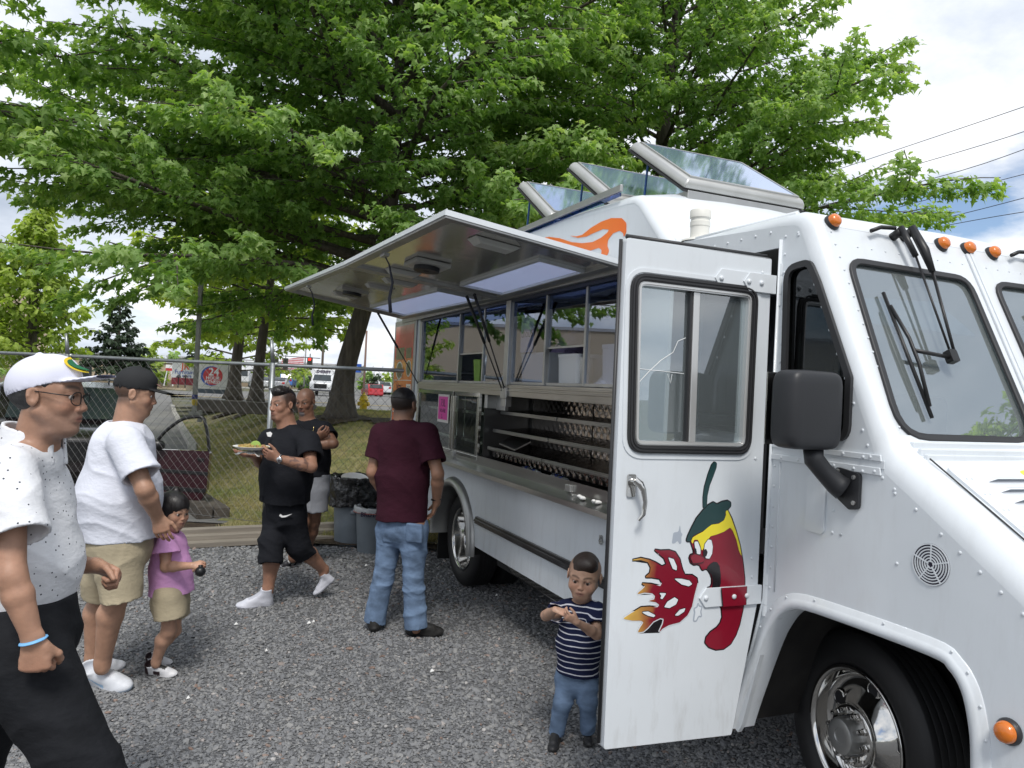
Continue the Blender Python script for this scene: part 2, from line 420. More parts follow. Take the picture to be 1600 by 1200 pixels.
def head_cols(V, c, hc, ax, hs, o):
    q = ((V-hc)@np.array(ax).T)/hs; x, y, z = q.T; ax_ = np.abs(x)
    near = (np.abs(z) < 0.65) & (np.abs(y) < 0.7) & (ax_ < 0.6)
    def blend(m, col, a=1.0):
        m = np.clip(m, 0, 1)[:, None]*a*near[:, None]; c[:] = c*(1-m)+A(col)*m
    ez = -0.035*o.get('child', 0)
    sm = lambda v, e=0.012: 1/(1+np.exp(np.clip(v/e, -30, 30)))
    face = sm(0.22-y, 0.03)
    blend(sm(((x/0.10)**2+((z+0.16)/0.08)**2)-1, 0.3)*face, c.mean(0)*A((1.12, 0.9, 0.86)), 0.25)
    blend(sm(((ax_-0.17)/0.10)**2+((z+0.13)/0.09)**2-1, 0.3)*face, c.mean(0)*A((1.2, 0.85, 0.8)), 0.3)
    lip = ((x/0.095)**2+((z+0.285)/0.047)**2-1); blend(sm(lip, 0.2)*sm(0.30-y, 0.01), o.get('lip', (0.26, 0.10, 0.085)), 0.6)
    blend(sm(((x/0.092)**2+((z+0.287)/0.011)**2-1), 0.3)*sm(0.30-y), (0.06, 0.025, 0.025), 0.8)
    hcx = o.get('brow', (0.02, 0.014, 0.01))
    bz = z-ez-(0.108+0.022*np.sin((ax_-0.05)/0.2*3.1))+o.get('frown', 0)*(ax_-0.14)*-0.4
    blend(sm(np.abs(bz)-0.020, 0.006)*sm(0.045-ax_, 0.008)*sm(ax_-0.235, 0.01)*sm(0.17-y, 0.02), hcx, 0.85)
    blend(sm(np.abs(((ax_-0.140)/0.080)**2+((z-ez-0.012)/0.036)**2-1)-0.25, 0.12)*sm(0.2-y)*sm(-(z-ez)-0.0, 0.01), (0.035, 0.02, 0.018), 0.75); blend(sm(((ax_-0.14)/0.10)**2+((z-ez)/0.075)**2-1, 0.25)*face, c.mean(0)*A((0.6, 0.52, 0.5)), 0.35)
    hair = o.get('haircol', (0.012, 0.010, 0.010))
    if 'stub' in o:      # stubble
        blend(sm(z+0.20+0.4*np.maximum(0, 0.12-ax_)*0, 0.03)*sm(-0.02-y, 0.05)*(1-sm(lip, 0.1)), hair, o['stub'])
        blend(sm(z+0.195)*sm(-z-0.245)*sm(ax_-0.13)*face, hair, o['stub'])
    if 'must' in o: blend(sm(z+0.195, 0.01)*sm(-z-0.25, 0.01)*sm(ax_-0.14, 0.02)*face, hair, o['must'])
    if 'goat' in o: blend(sm(((x/0.12)**2+((z+0.42)/0.10)**2)-1, 0.15)*face*sm(z+0.325, 0.01), o.get('goatcol', hair), o['goat'])
    if 'scalp' in o:     # cropped hair painted on the scalp: up to a hairline
        hl = o.get('hairline', 0.30); side = o.get('sideline', -0.12)
        line = np.where(y > 0.05, hl-0.10*np.clip((ax_-0.18)/0.1, 0, 1)*1.2-np.clip((0.16-y)/0.1, 0, 1)*0.2, np.where(y > -0.06, 0.02, side-0.06*np.clip((-y-0.1)/0.2, 0, 1)))
        line = np.where((ax_ > 0.34*o.get('wide', 1)) & (np.abs(y+0.045) < 0.1) & (np.abs(z+0.02) < 0.15), 9, line)
        blend(sm(line-z, o.get('scedge', 0.03)), hair, o['scalp'])
        if 'fade' in o: blend(sm(line-z, 0.02)*sm(-(o['fadez']-z), 0.04), hair*np.ones(3), -0.0)
def do_hand(F, w, d, pn, ts, S=1.0, curl=(0.5,)*4, thumb=0.5, spread=0.06):
    """w wrist, d towards the fingers, pn palm normal, ts towards the thumb"""
    w = A(w); d = nrm(d); pn = A(pn); pn = nrm(pn-d*(pn@d)); ts = nrm(A(ts)-d*(A(ts)@d)); ts = nrm(ts-pn*(ts@pn))
    F.cap(w-d*0.01*S, w+d*0.075*S, 0.029*S, 0.042*S, 0.012*S, side=ts, ea=0.62, eb=0.36)
    F.cap(w+d*0.02*S+ts*0.014*S+pn*0.006*S, w+d*0.05*S+ts*0.026*S+pn*0.008*S, 0.017*S, 0.014*S, 0.014*S)
    L = (0.072, 0.080, 0.074, 0.058)
    for i in range(4):
        off = (0.031, 0.0105, -0.0105, -0.030)[i]; p = w+(d*(0.080-0.004*abs(i-1))+ts*off)*S
        dd = nrm(d+ts*(off*spread/0.03)); an = 0.0; n0 = pn
        p0 = p-dd*0.02*S; rad = (0.0088, 0.0090, 0.0086, 0.0076)[i]*S
        F.cap(p0, p, rad*1.15, rad*1.1, 0.006*S)
        for j, fr in enumerate((0.45, 0.32, 0.23)):
            an += curl[i]*(0.9, 1.15, 0.8)[j]; q = p+(dd*math.cos(an)+n0*math.sin(an))*L[i]*fr*S
            F.cap(p, q, rad*(1.05, 0.97, 0.9)[j], rad*(0.98, 0.9, 0.8)[j], 0.003*S); p = q
    p = w+(d*0.022+ts*0.028+pn*0.006)*S; a = nrm(d*0.75+ts*0.62+pn*(0.2+0.3*thumb)); q = p+a*0.042*S; F.cap(p, q, 0.0125*S, 0.0105*S, 0.012*S)
    b = nrm(d*(0.95)+ts*(0.35-0.6*thumb)+pn*(0.15+0.8*thumb)); e = q+b*0.028*S; F.cap(q, e, 0.0105*S, 0.0095*S, 0.004*S)
    c = nrm(d*0.9+ts*(0.2-0.9*thumb)+pn*(0.2+0.8*thumb)); F.cap(e, e+c*0.022*S, 0.0098*S, 0.0082*S, 0.004*S)
def bounds(ps, m):
    p = np.array(ps, float); return p.min(0)-m, p.max(0)+m
def make_skin(root, J, o, org):
    h = o.get('h', 1.0); g = o.get('limb', 1.0)
    pts = [v for k, v in J.items() if k in ('head', 'neck', 'shL', 'shR', 'elL', 'elR', 'wrL', 'wrR', 'hipL', 'hipR', 'knL', 'knR', 'anL', 'anR', 'chest', 'pelvis')]
    hs = o['hs']; lo, hi = bounds(pts, 0.16); hc = A(J['head'])
    fine = [(hc-hs*0.56, hc+hs*0.56)]
    for s in 'LR':
        if 'hd'+s in J: w = A(J['wr'+s])+nrm(J['hd'+s])*0.07*h; fine.append((w-0.09*h, w+0.09*h)); lo = np.minimum(lo, w-0.14); hi = np.maximum(hi, w+0.14)
    F = Field(lo, hi, fine, o.get('c', 0.010), o.get('f', 0.0042))
    side = A(J['shR'])-A(J['shL'])
    nk = A(J['neck']); P0 = hc+nrm(J['hu'])*(-0.22*hs)-nrm(J['hf'])*0.06*hs
    F.cap(A(J['pelvis']), A(J['chest']), 0.10*h, 0.12*h, 0.03, side=side, ea=0.6)
    F.cap(A(J['chest']), nk-A((0, 0, 0.04*h)), 0.13*h, 0.10*h, 0.03, side=side, ea=0.5)
    F.cap(nk-A((0, 0, 0.05*h)), P0, o.get('neckr', 0.060)*h*1.1, o.get('neckr', 0.060)*h, 0.04*h)
    for s in 'LR':
        sh, el, wr = A(J['sh'+s]), A(J['el'+s]), A(J['wr'+s])
        F.cap(nk-A((0, 0, 0.03*h)), sh, 0.05*h, 0.05*h, 0.04)
        F.cap(sh, el, 0.052*h*g, 0.040*h*g, 0.03); m = el+(wr-el)*0.3
        F.cap(el, m, 0.038*h*g, 0.043*h*g, 0.02); F.cap(m, wr, 0.043*h*g, 0.027*h*g, 0.01)
        if 'hd'+s in J: do_hand(F, wr, J['hd'+s], J['hp'+s], J['ht'+s], h*o.get('hand', 1.0), *J.get('hc'+s, ((0.5,)*4, 0.5)))
        if 'hip'+s in J:
            hp, kn, an = A(J['hip'+s]), A(J['kn'+s]), A(J['an'+s]); bk = A(J.get('bk'+s, (0, 0, 0)))
            F.cap(hp, kn, 0.085*h*g, 0.052*h*g, 0.03); m = kn+(an-kn)*0.32+bk*0.018*h
            F.cap(kn, m, 0.050*h*g, 0.058*h*g, 0.03); F.cap(m, an, 0.058*h*g, 0.036*h*g, 0.02); F.cap(an, an-A((0, 0, 0.03*h)), 0.036*h*g, 0.036*h*g, 0.02)
    P, ax = do_head(F, hc, J['hf'], J['hu'], hs, o)
    base = A(o['skin'])*1.2*A((0.99, 1.02, 1.01))
    def col(V):
        c = np.ones((len(V), 1))*base[None]; n = wnoise(V[:, 0], V[:, 1], V[:, 2], 22, 3)[:, None]; c = c*(1+0.07*n)
        for s in 'LR':
            if 'hd'+s in J:
                w = A(J['wr'+s])+nrm(J['hd'+s])*0.12*h; dd = np.linalg.norm(V-w, axis=1); m = np.clip(1-dd/(0.09*h), 0, 1)[:, None]; c = c*(1-0.35*m)+c*A((1.15, 0.85, 0.8))*0.35*m
            if 'tat' in o and s == o['tat']:
                el, wr = A(J['el'+s]), A(J['wr'+s]); t = ((V-el)@(wr-el))/((wr-el)@(wr-el)); n2 = wnoise(V[:, 0], V[:, 1], V[:, 2], 120, 5); m = ((t > 0.15) & (t < 0.75) & (n2 > 0.1) & (np.linalg.norm(V-el-(wr-el)*t[:, None], axis=1) < 0.07))[:, None]*0.55; c = c*(1-m)+A((0.06, 0.05, 0.06))*m
        head_cols(V, c, hc, ax, hs, o); return np.clip(c, 0.003, 1)
    ob = F.build('body', SKIN, root, col, org=org)
    gz = A(J['hf'])+A(o.get('gaze', (0, 0, 0)))
    for s in (-1, 1):
        ch = o.get('child', 0); c = P(s*0.140, 0.306, 0.002-0.035*ch); b = MB(); b.sphere((0, 0, 0), (0.050+0.004*ch)*hs, 14, 12); e = b.build('eye', EYE, root, smooth=True); e.location = Vector(c)-Vector(org)
        v = np.array([list(q.co) for q in e.data.vertices]); v /= np.linalg.norm(v, axis=1)[:, None]; dt = v@nrm(gz)
        cc = np.where(dt[:, None] > 0.93, A((0.01, 0.006, 0.004)), np.where(dt[:, None] > 0.76, A((0.035, 0.018, 0.010)), A((0.40, 0.36, 0.34))))  # eye white toned down, with shade painted into its colour
        a = e.data.attributes.new('Col', 'FLOAT_COLOR', 'POINT'); a.data.foreach_set('color', np.concatenate([cc, np.ones((len(cc), 1))], 1).astype(np.float32).ravel())
    return F, P, ax
def folds(F, amp, fr, seed, dirs):
    X, Y, Z = F.grid((slice(None),)*3); mk = np.clip(0.45+0.9*wnoise(X, Y, Z, fr*0.28, seed+50), 0, 1.3); w1 = wnoise(X, Y, Z, fr*0.38, seed+7)
    for i, d in enumerate(dirs):
        d = nrm(d); ph = fr*(X*d[0]+Y*d[1]+Z*d[2])+2.4*w1+1.3*wnoise(X, Y, Z, fr*0.8, seed+9+i)+i*2.0; v = (1-np.abs(np.sin(ph)))**2; F.d -= (amp*v*(mk if i % 2 == 0 else 1.0-0.6*mk)).astype(np.float32)
def hollow(F, a, b, r, side=(1, 0, 0), ea=1.0, depth=0.035):
    a, b = A(a), A(b); d = nrm(b-a); F.cap(b-d*depth, b+d*0.06, r-0.013, r-0.010, k=0.004, side=side, ea=ea, op='s')
def make_torso(name, root, m, org, T, side, arms=(), neck=None, sh=(), sh_r=0.06, res=0.007, wr=0.004, col=None, sleeve=(0.075, 0.085), seed=0, collar=None, extra=None, nkr=0.075, lowcut=None, fsc=1.0):
    """T: (centre, side radius, depth ratio) from chest down to hem"""
    pts = [t[0] for t in T]+list(sh)+[a[1] for a in arms]; R_ = max(t[1] for t in T)
    lo, hi = bounds(pts, 0.12); lo2, hi2 = bounds([t[0] for t in T], R_+0.03); lo = np.minimum(lo, lo2); hi = np.maximum(hi, hi2); hi[2] = max(hi[2], (neck[2] if neck is not None else hi[2])+0.08)
    F = Field(lo, hi, (), res, res)
    for i in range(len(T)-1):
        a, b = T[i], T[i+1]; last = i == len(T)-2
        F.cap(a[0], b[0], a[1], b[1], 0.045, side=side, ea=a[2], eb=b[2], flat=last)
    if sh:
        nk = A(neck)
        for q in sh: F.cap(nk-A((0, 0, 0.035)), q, sh_r*0.95, sh_r, 0.06)
        F.cap(A(T[0][0]), nk-A((0, 0, 0.05)), T[0][1]*0.8, 0.07, 0.05, side=side, ea=T[0][2], eb=0.9)
    for a in arms: F.cap(a[0], a[1], sleeve[0], sleeve[1], 0.03, flat=True, side=(0.1, 0.9, 0.3))
    if extra: extra(F)
    F.noise(wr*0.8, 9, seed, st=(1, 1, 0.6)); folds(F, wr*1.9, 13*fsc, seed, [(0.35, 0.1, 1.0), (0.8, 0.3, 0.55)]); folds(F, wr*0.4, 34*fsc, seed+5, [(0.5, 0.2, 1.0), (-0.6, 0.4, 0.8)])
    for a in arms: hollow(F, a[0], a[1], sleeve[1], (0.1, 0.9, 0.3))
    (pa, ra, ea_), (pb, rb, eb_) = T[-2], T[-1]; hollow(F, pa, pb, rb, side, eb_)
    if neck is not None: F.ell(A(neck)+A((0, 0, 0.03)), (nkr, nkr, 0.075), k=0.01, op='s')
    if lowcut: F.cut(*lowcut)
    return F.build(name, m, root, col, org=org)
def make_pants(name, root, m, org, pel, side, legs, waist=(0.17, 0.75), hipr=0.18, res=0.007, wr=0.004, seed=3, col=None, top=0.10, up=(0, 0, 1), fsc=1.0, extra=None):
    """legs: list of [(point, radius), ...] from hip to cuff"""
    pel = A(pel); up = nrm(up); pts = [pel+up*top]+[q[0] for l in legs for q in l]; lo, hi = bounds(pts, 0.2); lo[2] = min(q[0][2] for l in legs for q in l)-0.1
    F = Field(lo, hi, (), res, res)
    F.cap(pel-up*0.03, pel+up*top, hipr, waist[0], 0.03, side=side, ea=waist[1], flat=True)
    for l in legs:
        for i in range(len(l)-1):
            (a, ra), (b, rb) = l[i], l[i+1]; last = i == len(l)-2
            F.cap(a, b, ra, rb, 0.035 if i == 0 else 0.02, flat=last, side=(1, 0, 0.01))
    F.noise(wr*0.8, 10, seed, st=(1, 1, 0.7)); folds(F, wr*1.7, 13*fsc, seed, [(0.35, 0.2, 1.0), (-0.45, 0.2, 0.8)]); folds(F, wr*0.5, 36*fsc, seed+5, [(0.3, 0.2, 1.0), (0.9, 0.3, 0.3)])
    if extra: extra(F)
    for l in legs: hollow(F, l[-2][0], l[-1][0], l[-1][1], (1, 0, 0.01))
    return F.build(name, m, root, col, org=org)
SHOE = mat('shoe', (0.8, 0.8, 0.8), 0.5, attr=True, bump=0.1, bs=60, bdist=0.002)
def make_shoe(root, org, heel, toe, ankle, S=1.0, up_c=(0.75, 0.76, 0.78), sole_c=(0.78, 0.78, 0.8), high=0.0, trim=None, res=0.0045, logo=None, lace=(0.7, 0.7, 0.72), toe_c=None):
    heel, toe, ankle = A(heel), A(toe), A(ankle); L = np.linalg.norm(toe-heel); d = (toe-heel)/L; u = ankle-heel; u = nrm(u-d*(u@d)); r = np.cross(d, u); k = L/0.30; ax = (r, d, u)
    P = lambda x, y, z: heel+(r*x+d*y+u*z)*k
    lo, hi = bounds([heel, toe, ankle+u*(0.06+high)*k], 0.07*k); F = Field(lo, hi, (), res, res)
    F.ell(P(0, 0.045, 0.02), A((0.036, 0.045, 0.026))*k, ax, 0.02*k); F.ell(P(0.004, 0.20, 0.014), A((0.047, 0.075, 0.024))*k, ax, 0.03*k); F.cap(P(0, 0.045, 0.014), P(0.004, 0.22, 0.014), 0.035*k, 0.045*k, 0.02*k, side=r, ea=0.5)
    F.ell(P(0.003, 0.235, 0.022), A((0.042, 0.062, 0.032))*k, ax, 0.02*k)
    F.cap(P(0, 0.055, 0.055), P(0.002, 0.20, 0.040), 0.041*k, 0.041*k, 0.02*k)
    F.cap(P(0, 0.080, 0.085+high*0.6), P(0.002, 0.170, 0.055), 0.033*k, 0.032*k, 0.02*k)
    F.cap(P(0, 0.055, 0.05), P(0, 0.066, 0.100+high*1.1), 0.043*k, 0.049*k, 0.02*k, flat=True); F.cap(P(0, 0.062, 0.085+high*1.1), P(0, 0.068, 0.13+high*1.1), 0.038*k, 0.040*k, 0.004*k, op='s')
    for i in range(4): F.cap(P(-0.022, 0.125+0.022*i, 0.086-0.009*i), P(0.022, 0.128+0.022*i, 0.086-0.009*i), 0.0045*k, k=0.003)
    F.cut(heel, -u)
    def col(V):
        q = ((V-heel)@np.array(ax).T)/k; x, y, z = q.T; c = np.ones((len(V), 1))*A(up_c)
        if toe_c is not None: c[y > 0.235] = toe_c
        if trim is not None: c[(y < 0.06) & (z > 0.03)] = trim; c[(np.abs(x) > 0.02) & (y > 0.10) & (y < 0.16) & (z < 0.07) & (z > 0.03)] = trim
        if logo is not None:
            t = (y-0.07)/0.10; m = (t > 0) & (t < 1) & (np.abs(z-(0.035+0.035*(1-t)**2*1.3+0.004)) < 0.009*(t*0.9+0.15)) & (np.abs(x) > 0.02); c[m] = logo
        c[z < 0.024] = sole_c; ll = (np.abs(x) < 0.02) & (y > 0.115) & (y < 0.205) & (z > 0.055); c[ll] = lace
        return c
    return F.build('shoe', SHOE, root, col, org=org)
def hair_field(P, ax, hs, o, res=0.005):
    c = P(0, 0, 0); e = 0.68*hs; return Field(c-e, c+e, (), res, res)

PAPER = mat('paper_white', (0.72, 0.72, 0.70), 0.7)
mat('black_plastic', (0.012, 0.012, 0.013), 0.35)

# ---------------------------------------------------------------- ground, lawn, road
def sstep(a, b, x): t = np.clip((x-a)/(b-a), 0, 1); return t*t*(3-2*t)
KERB = [(-3.25, 8.75), (-3.42, 9.3), (-4.35, 10.7), (-5.05, 12.2), (-7.4, 18.0), (-10.0, 23.5), (-14.2, 32.5), (-28.5, 64.0)]     # edge between the drive and the lawn
KX = np.array([k[0] for k in KERB]); KY = np.array([k[1] for k in KERB])
def lawn_h(X, Y):
    e = (X-np.interp(Y, KY, KX))
    h = 0.04+0.93*sstep(8.6, 15.5, Y)-0.22*sstep(-6, 2, X)*sstep(17, 25, Y)-0.35*sstep(22, 27.5, Y)*sstep(-14, -6, X)
    h = h*(0.10+0.90*sstep(0.0, 3.2, e)) + 0.02*np.sin(X*1.3+0.5*Y)*np.sin(Y*0.9)*sstep(0.5, 2, e)
    return h
def grid_mesh(name, xs, ys, hf, m, parent=None, keep=None):
    X, Y = np.meshgrid(xs, ys, indexing='ij'); Z = hf(X, Y); V = np.stack([X, Y, Z], -1).reshape(-1, 3); nx, ny = len(xs), len(ys)
    I, J = np.meshgrid(np.arange(nx-1), np.arange(ny-1), indexing='ij'); a = (I*ny+J).ravel(); F = np.stack([a, a+ny, a+ny+1, a+1], 1)
    if keep is not None: c = V[F].mean(1); F = F[keep(c[:, 0], c[:, 1])]
    me = bpy.data.meshes.new(name); me.from_pydata(V.tolist(), [], F.tolist()); me.polygons.foreach_set('use_smooth', [True]*len(F)); return link(name, me, parent, m)
def ground_mat(name, cols, scales, bump, bscale, rough=0.9, vor=False, bdist=0.02):
    """mixes three colours by two noises"""
    m = mat(name, cols[0], rough, spec=0.25); nt = m.node_tree; N = nt.nodes.new; L = nt.links.new; b = nt.nodes['Principled BSDF']; g = N('ShaderNodeNewGeometry'); prev = None
    for c, (s, lo, hi) in zip(cols[1:], scales):
        n = N('ShaderNodeTexNoise'); n.inputs['Scale'].default_value = s; n.inputs['Detail'].default_value = 8; n.inputs['Roughness'].default_value = 0.65; L(g.outputs['Position'], n.inputs['Vector']); r = N('ShaderNodeMapRange'); L(n.outputs['Fac'], r.inputs[0]); r.inputs[1].default_value = lo; r.inputs[2].default_value = hi
        mx = N('ShaderNodeMixRGB'); L(r.outputs[0], mx.inputs[0]); mx.inputs[2].default_value = (*c, 1)
        if prev: L(prev, mx.inputs[1])
        else: mx.inputs[1].default_value = (*cols[0], 1)
        prev = mx.outputs[0]
    L(prev, b.inputs['Base Color'])
    t = N('ShaderNodeTexVoronoi' if vor else 'ShaderNodeTexNoise'); t.inputs['Scale'].default_value = bscale; L(g.outputs['Position'], t.inputs['Vector'])
    if not vor: t.inputs['Detail'].default_value = 6
    bp = N('ShaderNodeBump'); bp.inputs['Strength'].default_value = bump; bp.inputs['Distance'].default_value = bdist; L(t.outputs['Distance' if vor else 'Fac'], bp.inputs['Height']); L(bp.outputs[0], b.inputs['Normal']); return m
M_GRAV = ground_mat('gravel_bed', [(0.15, 0.153, 0.16), (0.185, 0.186, 0.188), (0.165, 0.148, 0.12)], [(45, 0.42, 0.6), (1.1, 0.60, 0.72)], 1.0, 60, vor=True)
M_ASPH = ground_mat('asphalt', [(0.15, 0.15, 0.148), (0.20, 0.195, 0.18), (0.11, 0.11, 0.11)], [(0.6, 0.4, 0.65), (2.2, 0.55, 0.7)], 0.3, 120)
M_LAWN = ground_mat('lawn_turf', [(0.19, 0.22, 0.075), (0.36, 0.31, 0.17), (0.12, 0.14, 0.055)], [(0.85, 0.38, 0.54), (7, 0.5, 0.68)], 1.0, 55, bdist=0.05)
M_SOIL = ground_mat('soil', [(0.045, 0.032, 0.022), (0.085, 0.065, 0.045), (0.02, 0.016, 0.012)], [(9, 0.45, 0.6), (30, 0.5, 0.65)], 1.0, 45)
M_CONC = ground_mat('concrete', [(0.34, 0.33, 0.30), (0.24, 0.23, 0.21), (0.42, 0.41, 0.38)], [(1.5, 0.4, 0.7), (20, 0.55, 0.7)], 0.2, 60)
def sheet(name, pts, m, h=0.0):
    b = MB(); b.prism(pts, (), h-0.003, h); o = b.build(name, m); o['kind'] = 'structure'; return o
o = grid_mesh('terrain', np.array([-1500, -300, -60, 60, 300, 1500.]), np.array([-300, -60, 30, 120, 400, 2500.]), lambda X, Y: X*0-0.30, ground_mat('far_ground', [(0.10, 0.11, 0.06), (0.13, 0.12, 0.08), (0.06, 0.08, 0.03)], [(0.05, 0.4, 0.6), (0.4, 0.5, 0.65)], 0.2, 5)); o['kind'] = 'structure'
o = grid_mesh('gravel_lot', np.linspace(-16, 16, 161), np.linspace(-14, 9.2, 117), lambda X, Y: 0.012*np.sin(X*1.1+1)*np.sin(Y*0.8)+0.006*np.sin(X*3.1)*np.sin(Y*2.7)-0.008, M_GRAV); o['kind'] = 'structure'
sheet('driveway', [(-60, 9.0), (-3.2, 9.0)] + [(x+0.06, y) for x, y in KERB[1:]] + [(-28, 78), (-120, 78), (-120, 9.0)], M_ASPH, 0.003)
o = grid_mesh('lawn', np.concatenate([np.linspace(-30, -12, 37), np.linspace(-11.8, 6, 120), np.linspace(6.3, 40, 60)]), np.concatenate([np.linspace(8.55, 16, 64), np.linspace(16.2, 28, 50)]), lawn_h, M_LAWN, keep=lambda X, Y: X > np.interp(Y, KY, KX)+0.02); o['kind'] = 'structure'
def road_h(X, Y): return 0.60-0.42*sstep(28, 110, Y)
for nm, y0, y1, dz, m in (('pavement', 25.6, 27.4, 0.12, M_CONC), ('road', 27.4, 125, 0.0, M_ASPH)):
    o = grid_mesh(nm, np.linspace(-26, 60, 44), np.linspace(y0, y1, 24), lambda X, Y, dz=dz: road_h(X, Y)+dz, m, keep=(lambda X, Y: X > np.interp(Y, KY, KX)+1.5)); o['kind'] = 'structure'
for nm, y0, w, c in (('road_marking', 40, 0.25, (0.45, 0.32, 0.05)), ('road_marking', 41, 0.25, (0.45, 0.32, 0.05)), ('road_marking', 58, 0.3, (0.5, 0.5, 0.48))):
    o = grid_mesh(nm, np.linspace(-18, 50, 12), np.array([y0, y0+w]), lambda X, Y: road_h(X, Y)+0.008, mat('marking_%d' % int(y0), c, 0.7)); o['kind'] = 'structure'
# kerb blocks along the drive and a low timber edge near the fence
segs = []
for i in range(1, len(KERB)-1):
    a, c = Vector(KERB[i]), Vector(KERB[i+1]); L_ = (c-a).length; n = max(1, int(L_/1.2))
    for j in range(n): segs.append((a+(c-a)*j/n, a+(c-a)*(j+0.985)/n))
kb = empty('kerb', (0, 0, 0)); tag(kb, 'low weathered timber and concrete edging between the drive and the lawn', 'kerb', kind='structure')
TIM = mat('grey_timber', (0.10, 0.085, 0.07), 0.85, var=0.5, vs=6, stretch=(1, 1, 6), bump=0.5, bs=25)
for i, (a, c) in enumerate(segs[:26]):
    d = (c-a).normalized(); n = Vector((-d.y, d.x)); w = 0.09
    b = MB(); b.add([(*(a-n*w), 0), (*(c-n*w), 0), (*(c+n*w), 0), (*(a+n*w), 0), (*(a-n*w), 0.13), (*(c-n*w), 0.13), (*(c+n*w), 0.13), (*(a+n*w), 0.13)], [(0, 3, 2, 1), (4, 5, 6, 7), (0, 1, 5, 4), (1, 2, 6, 5), (2, 3, 7, 6), (3, 0, 4, 7)])
    if i < 4: b.add([(*(a+n*(w+0.02)), 0), (*(c+n*(w+0.02)), 0), (*(c+n*(w+0.2)), 0), (*(a+n*(w+0.2)), 0), (*(a+n*(w+0.02)), 0.16), (*(c+n*(w+0.02)), 0.16), (*(c+n*(w+0.2)), 0.16), (*(a+n*(w+0.2)), 0.16)], [(0, 3, 2, 1), (4, 5, 6, 7), (0, 1, 5, 4), (1, 2, 6, 5), (2, 3, 7, 6), (3, 0, 4, 7)])
    b.build('kerb_block', TIM if i < 5 else M_CONC, kb, bevel=0.01)
# ---------------------------------------------------------------- scattering helper
def scatter(name, pts, rot, scl, inst, m=None, tint=None, parent=None):
    """one object whose points carry small instanced shapes"""
    me = bpy.data.meshes.new(name); me.vertices.add(len(pts)); me.vertices.foreach_set('co', np.asarray(pts, np.float32).ravel())
    a = me.attributes.new('rot', 'FLOAT_VECTOR', 'POINT'); a.data.foreach_set('vector', np.asarray(rot, np.float32).ravel())
    a = me.attributes.new('scl', 'FLOAT', 'POINT'); a.data.foreach_set('value', np.asarray(scl, np.float32))
    a = me.attributes.new('tint', 'FLOAT', 'POINT'); a.data.foreach_set('value', np.asarray(tint if tint is not None else np.zeros(len(pts)), np.float32))
    o = link(name, me, parent); ng = bpy.data.node_groups.new('scatter_'+name, 'GeometryNodeTree'); ng.interface.new_socket('Geometry', in_out='INPUT', socket_type='NodeSocketGeometry'); ng.interface.new_socket('Geometry', in_out='OUTPUT', socket_type='NodeSocketGeometry')
    N = ng.nodes.new; L = ng.links.new; gi = N('NodeGroupInput'); go = N('NodeGroupOutput'); ip = N('GeometryNodeInstanceOnPoints'); L(gi.outputs[0], ip.inputs['Points'])
    if len(inst) == 1: oi = N('GeometryNodeObjectInfo'); oi.inputs[0].default_value = inst[0]; L(oi.outputs['Geometry'], ip.inputs['Instance'])
    else:
        g2 = N('GeometryNodeGeometryToInstance')
        for q in inst: oi = N('GeometryNodeObjectInfo'); oi.inputs[0].default_value = q; L(oi.outputs['Geometry'], g2.inputs[0])
        L(g2.outputs[0], ip.inputs['Instance']); ip.inputs['Pick Instance'].default_value = True
        rv = N('FunctionNodeRandomValue'); rv.data_type = 'INT'; rv.inputs[4].default_value = 0; rv.inputs[5].default_value = len(inst)-1; L(rv.outputs[2], ip.inputs['Instance Index'])
    na = N('GeometryNodeInputNamedAttribute'); na.data_type = 'FLOAT_VECTOR'; na.inputs[0].default_value = 'rot'; er = N('FunctionNodeEulerToRotation'); L(na.outputs[0], er.inputs[0]); L(er.outputs[0], ip.inputs['Rotation'])
    ns = N('GeometryNodeInputNamedAttribute'); ns.data_type = 'FLOAT'; ns.inputs[0].default_value = 'scl'; L(ns.outputs[0], ip.inputs['Scale'])
    L(ip.outputs[0], go.inputs[0]); md = o.modifiers.new('scatter', 'NODES'); md.node_group = ng; o['kind'] = 'stuff'; return o
def proto(name, vs, fs, m, smooth=False):
    me = bpy.data.meshes.new(name); me.from_pydata(vs, [], fs); me.materials.append(m)
    if smooth: me.polygons.foreach_set('use_smooth', [True]*len(fs))
    return bpy.data.objects.new(name, me)
def stone_mat():
    m = mat('gravel_stone', (0.2, 0.2, 0.2), 0.85, spec=0.3); nt = m.node_tree; N = nt.nodes.new; L = nt.links.new; oi = N('ShaderNodeObjectInfo'); rp = N('ShaderNodeValToRGB'); L(oi.outputs['Random'], rp.inputs[0]); e = rp.color_ramp.elements
    for i, (p, c) in enumerate([(0, (0.160, 0.164, 0.172)), (0.35, (0.188, 0.191, 0.198)), (0.7, (0.215, 0.218, 0.222)), (0.95, (0.27, 0.267, 0.26)), (0.975, (0.21, 0.14, 0.11)), (1, (0.42, 0.41, 0.40))]): q = e[i] if i < 2 else e.new(p); q.position = p; q.color = (*c, 1)
    L(rp.outputs[0], nt.nodes['Principled BSDF'].inputs['Base Color']); return m
STM = stone_mat(); stones = []
for k in range(6):
    bm = bmesh.new(); bmesh.ops.create_icosphere(bm, subdivisions=1, radius=1.0); rr = random.Random(k); sx, sy, sz = rr.uniform(0.8, 1.35), rr.uniform(0.55, 0.9), rr.uniform(0.35, 0.6)
    for v in bm.verts: j = 1+rr.uniform(-0.28, 0.28); v.co = Vector((v.co.x*sx*j, v.co.y*sy*j, v.co.z*sz*j))
    me = bpy.data.meshes.new('stone'); bm.to_mesh(me); bm.free(); me.materials.append(STM); stones.append(bpy.data.objects.new('stone', me))
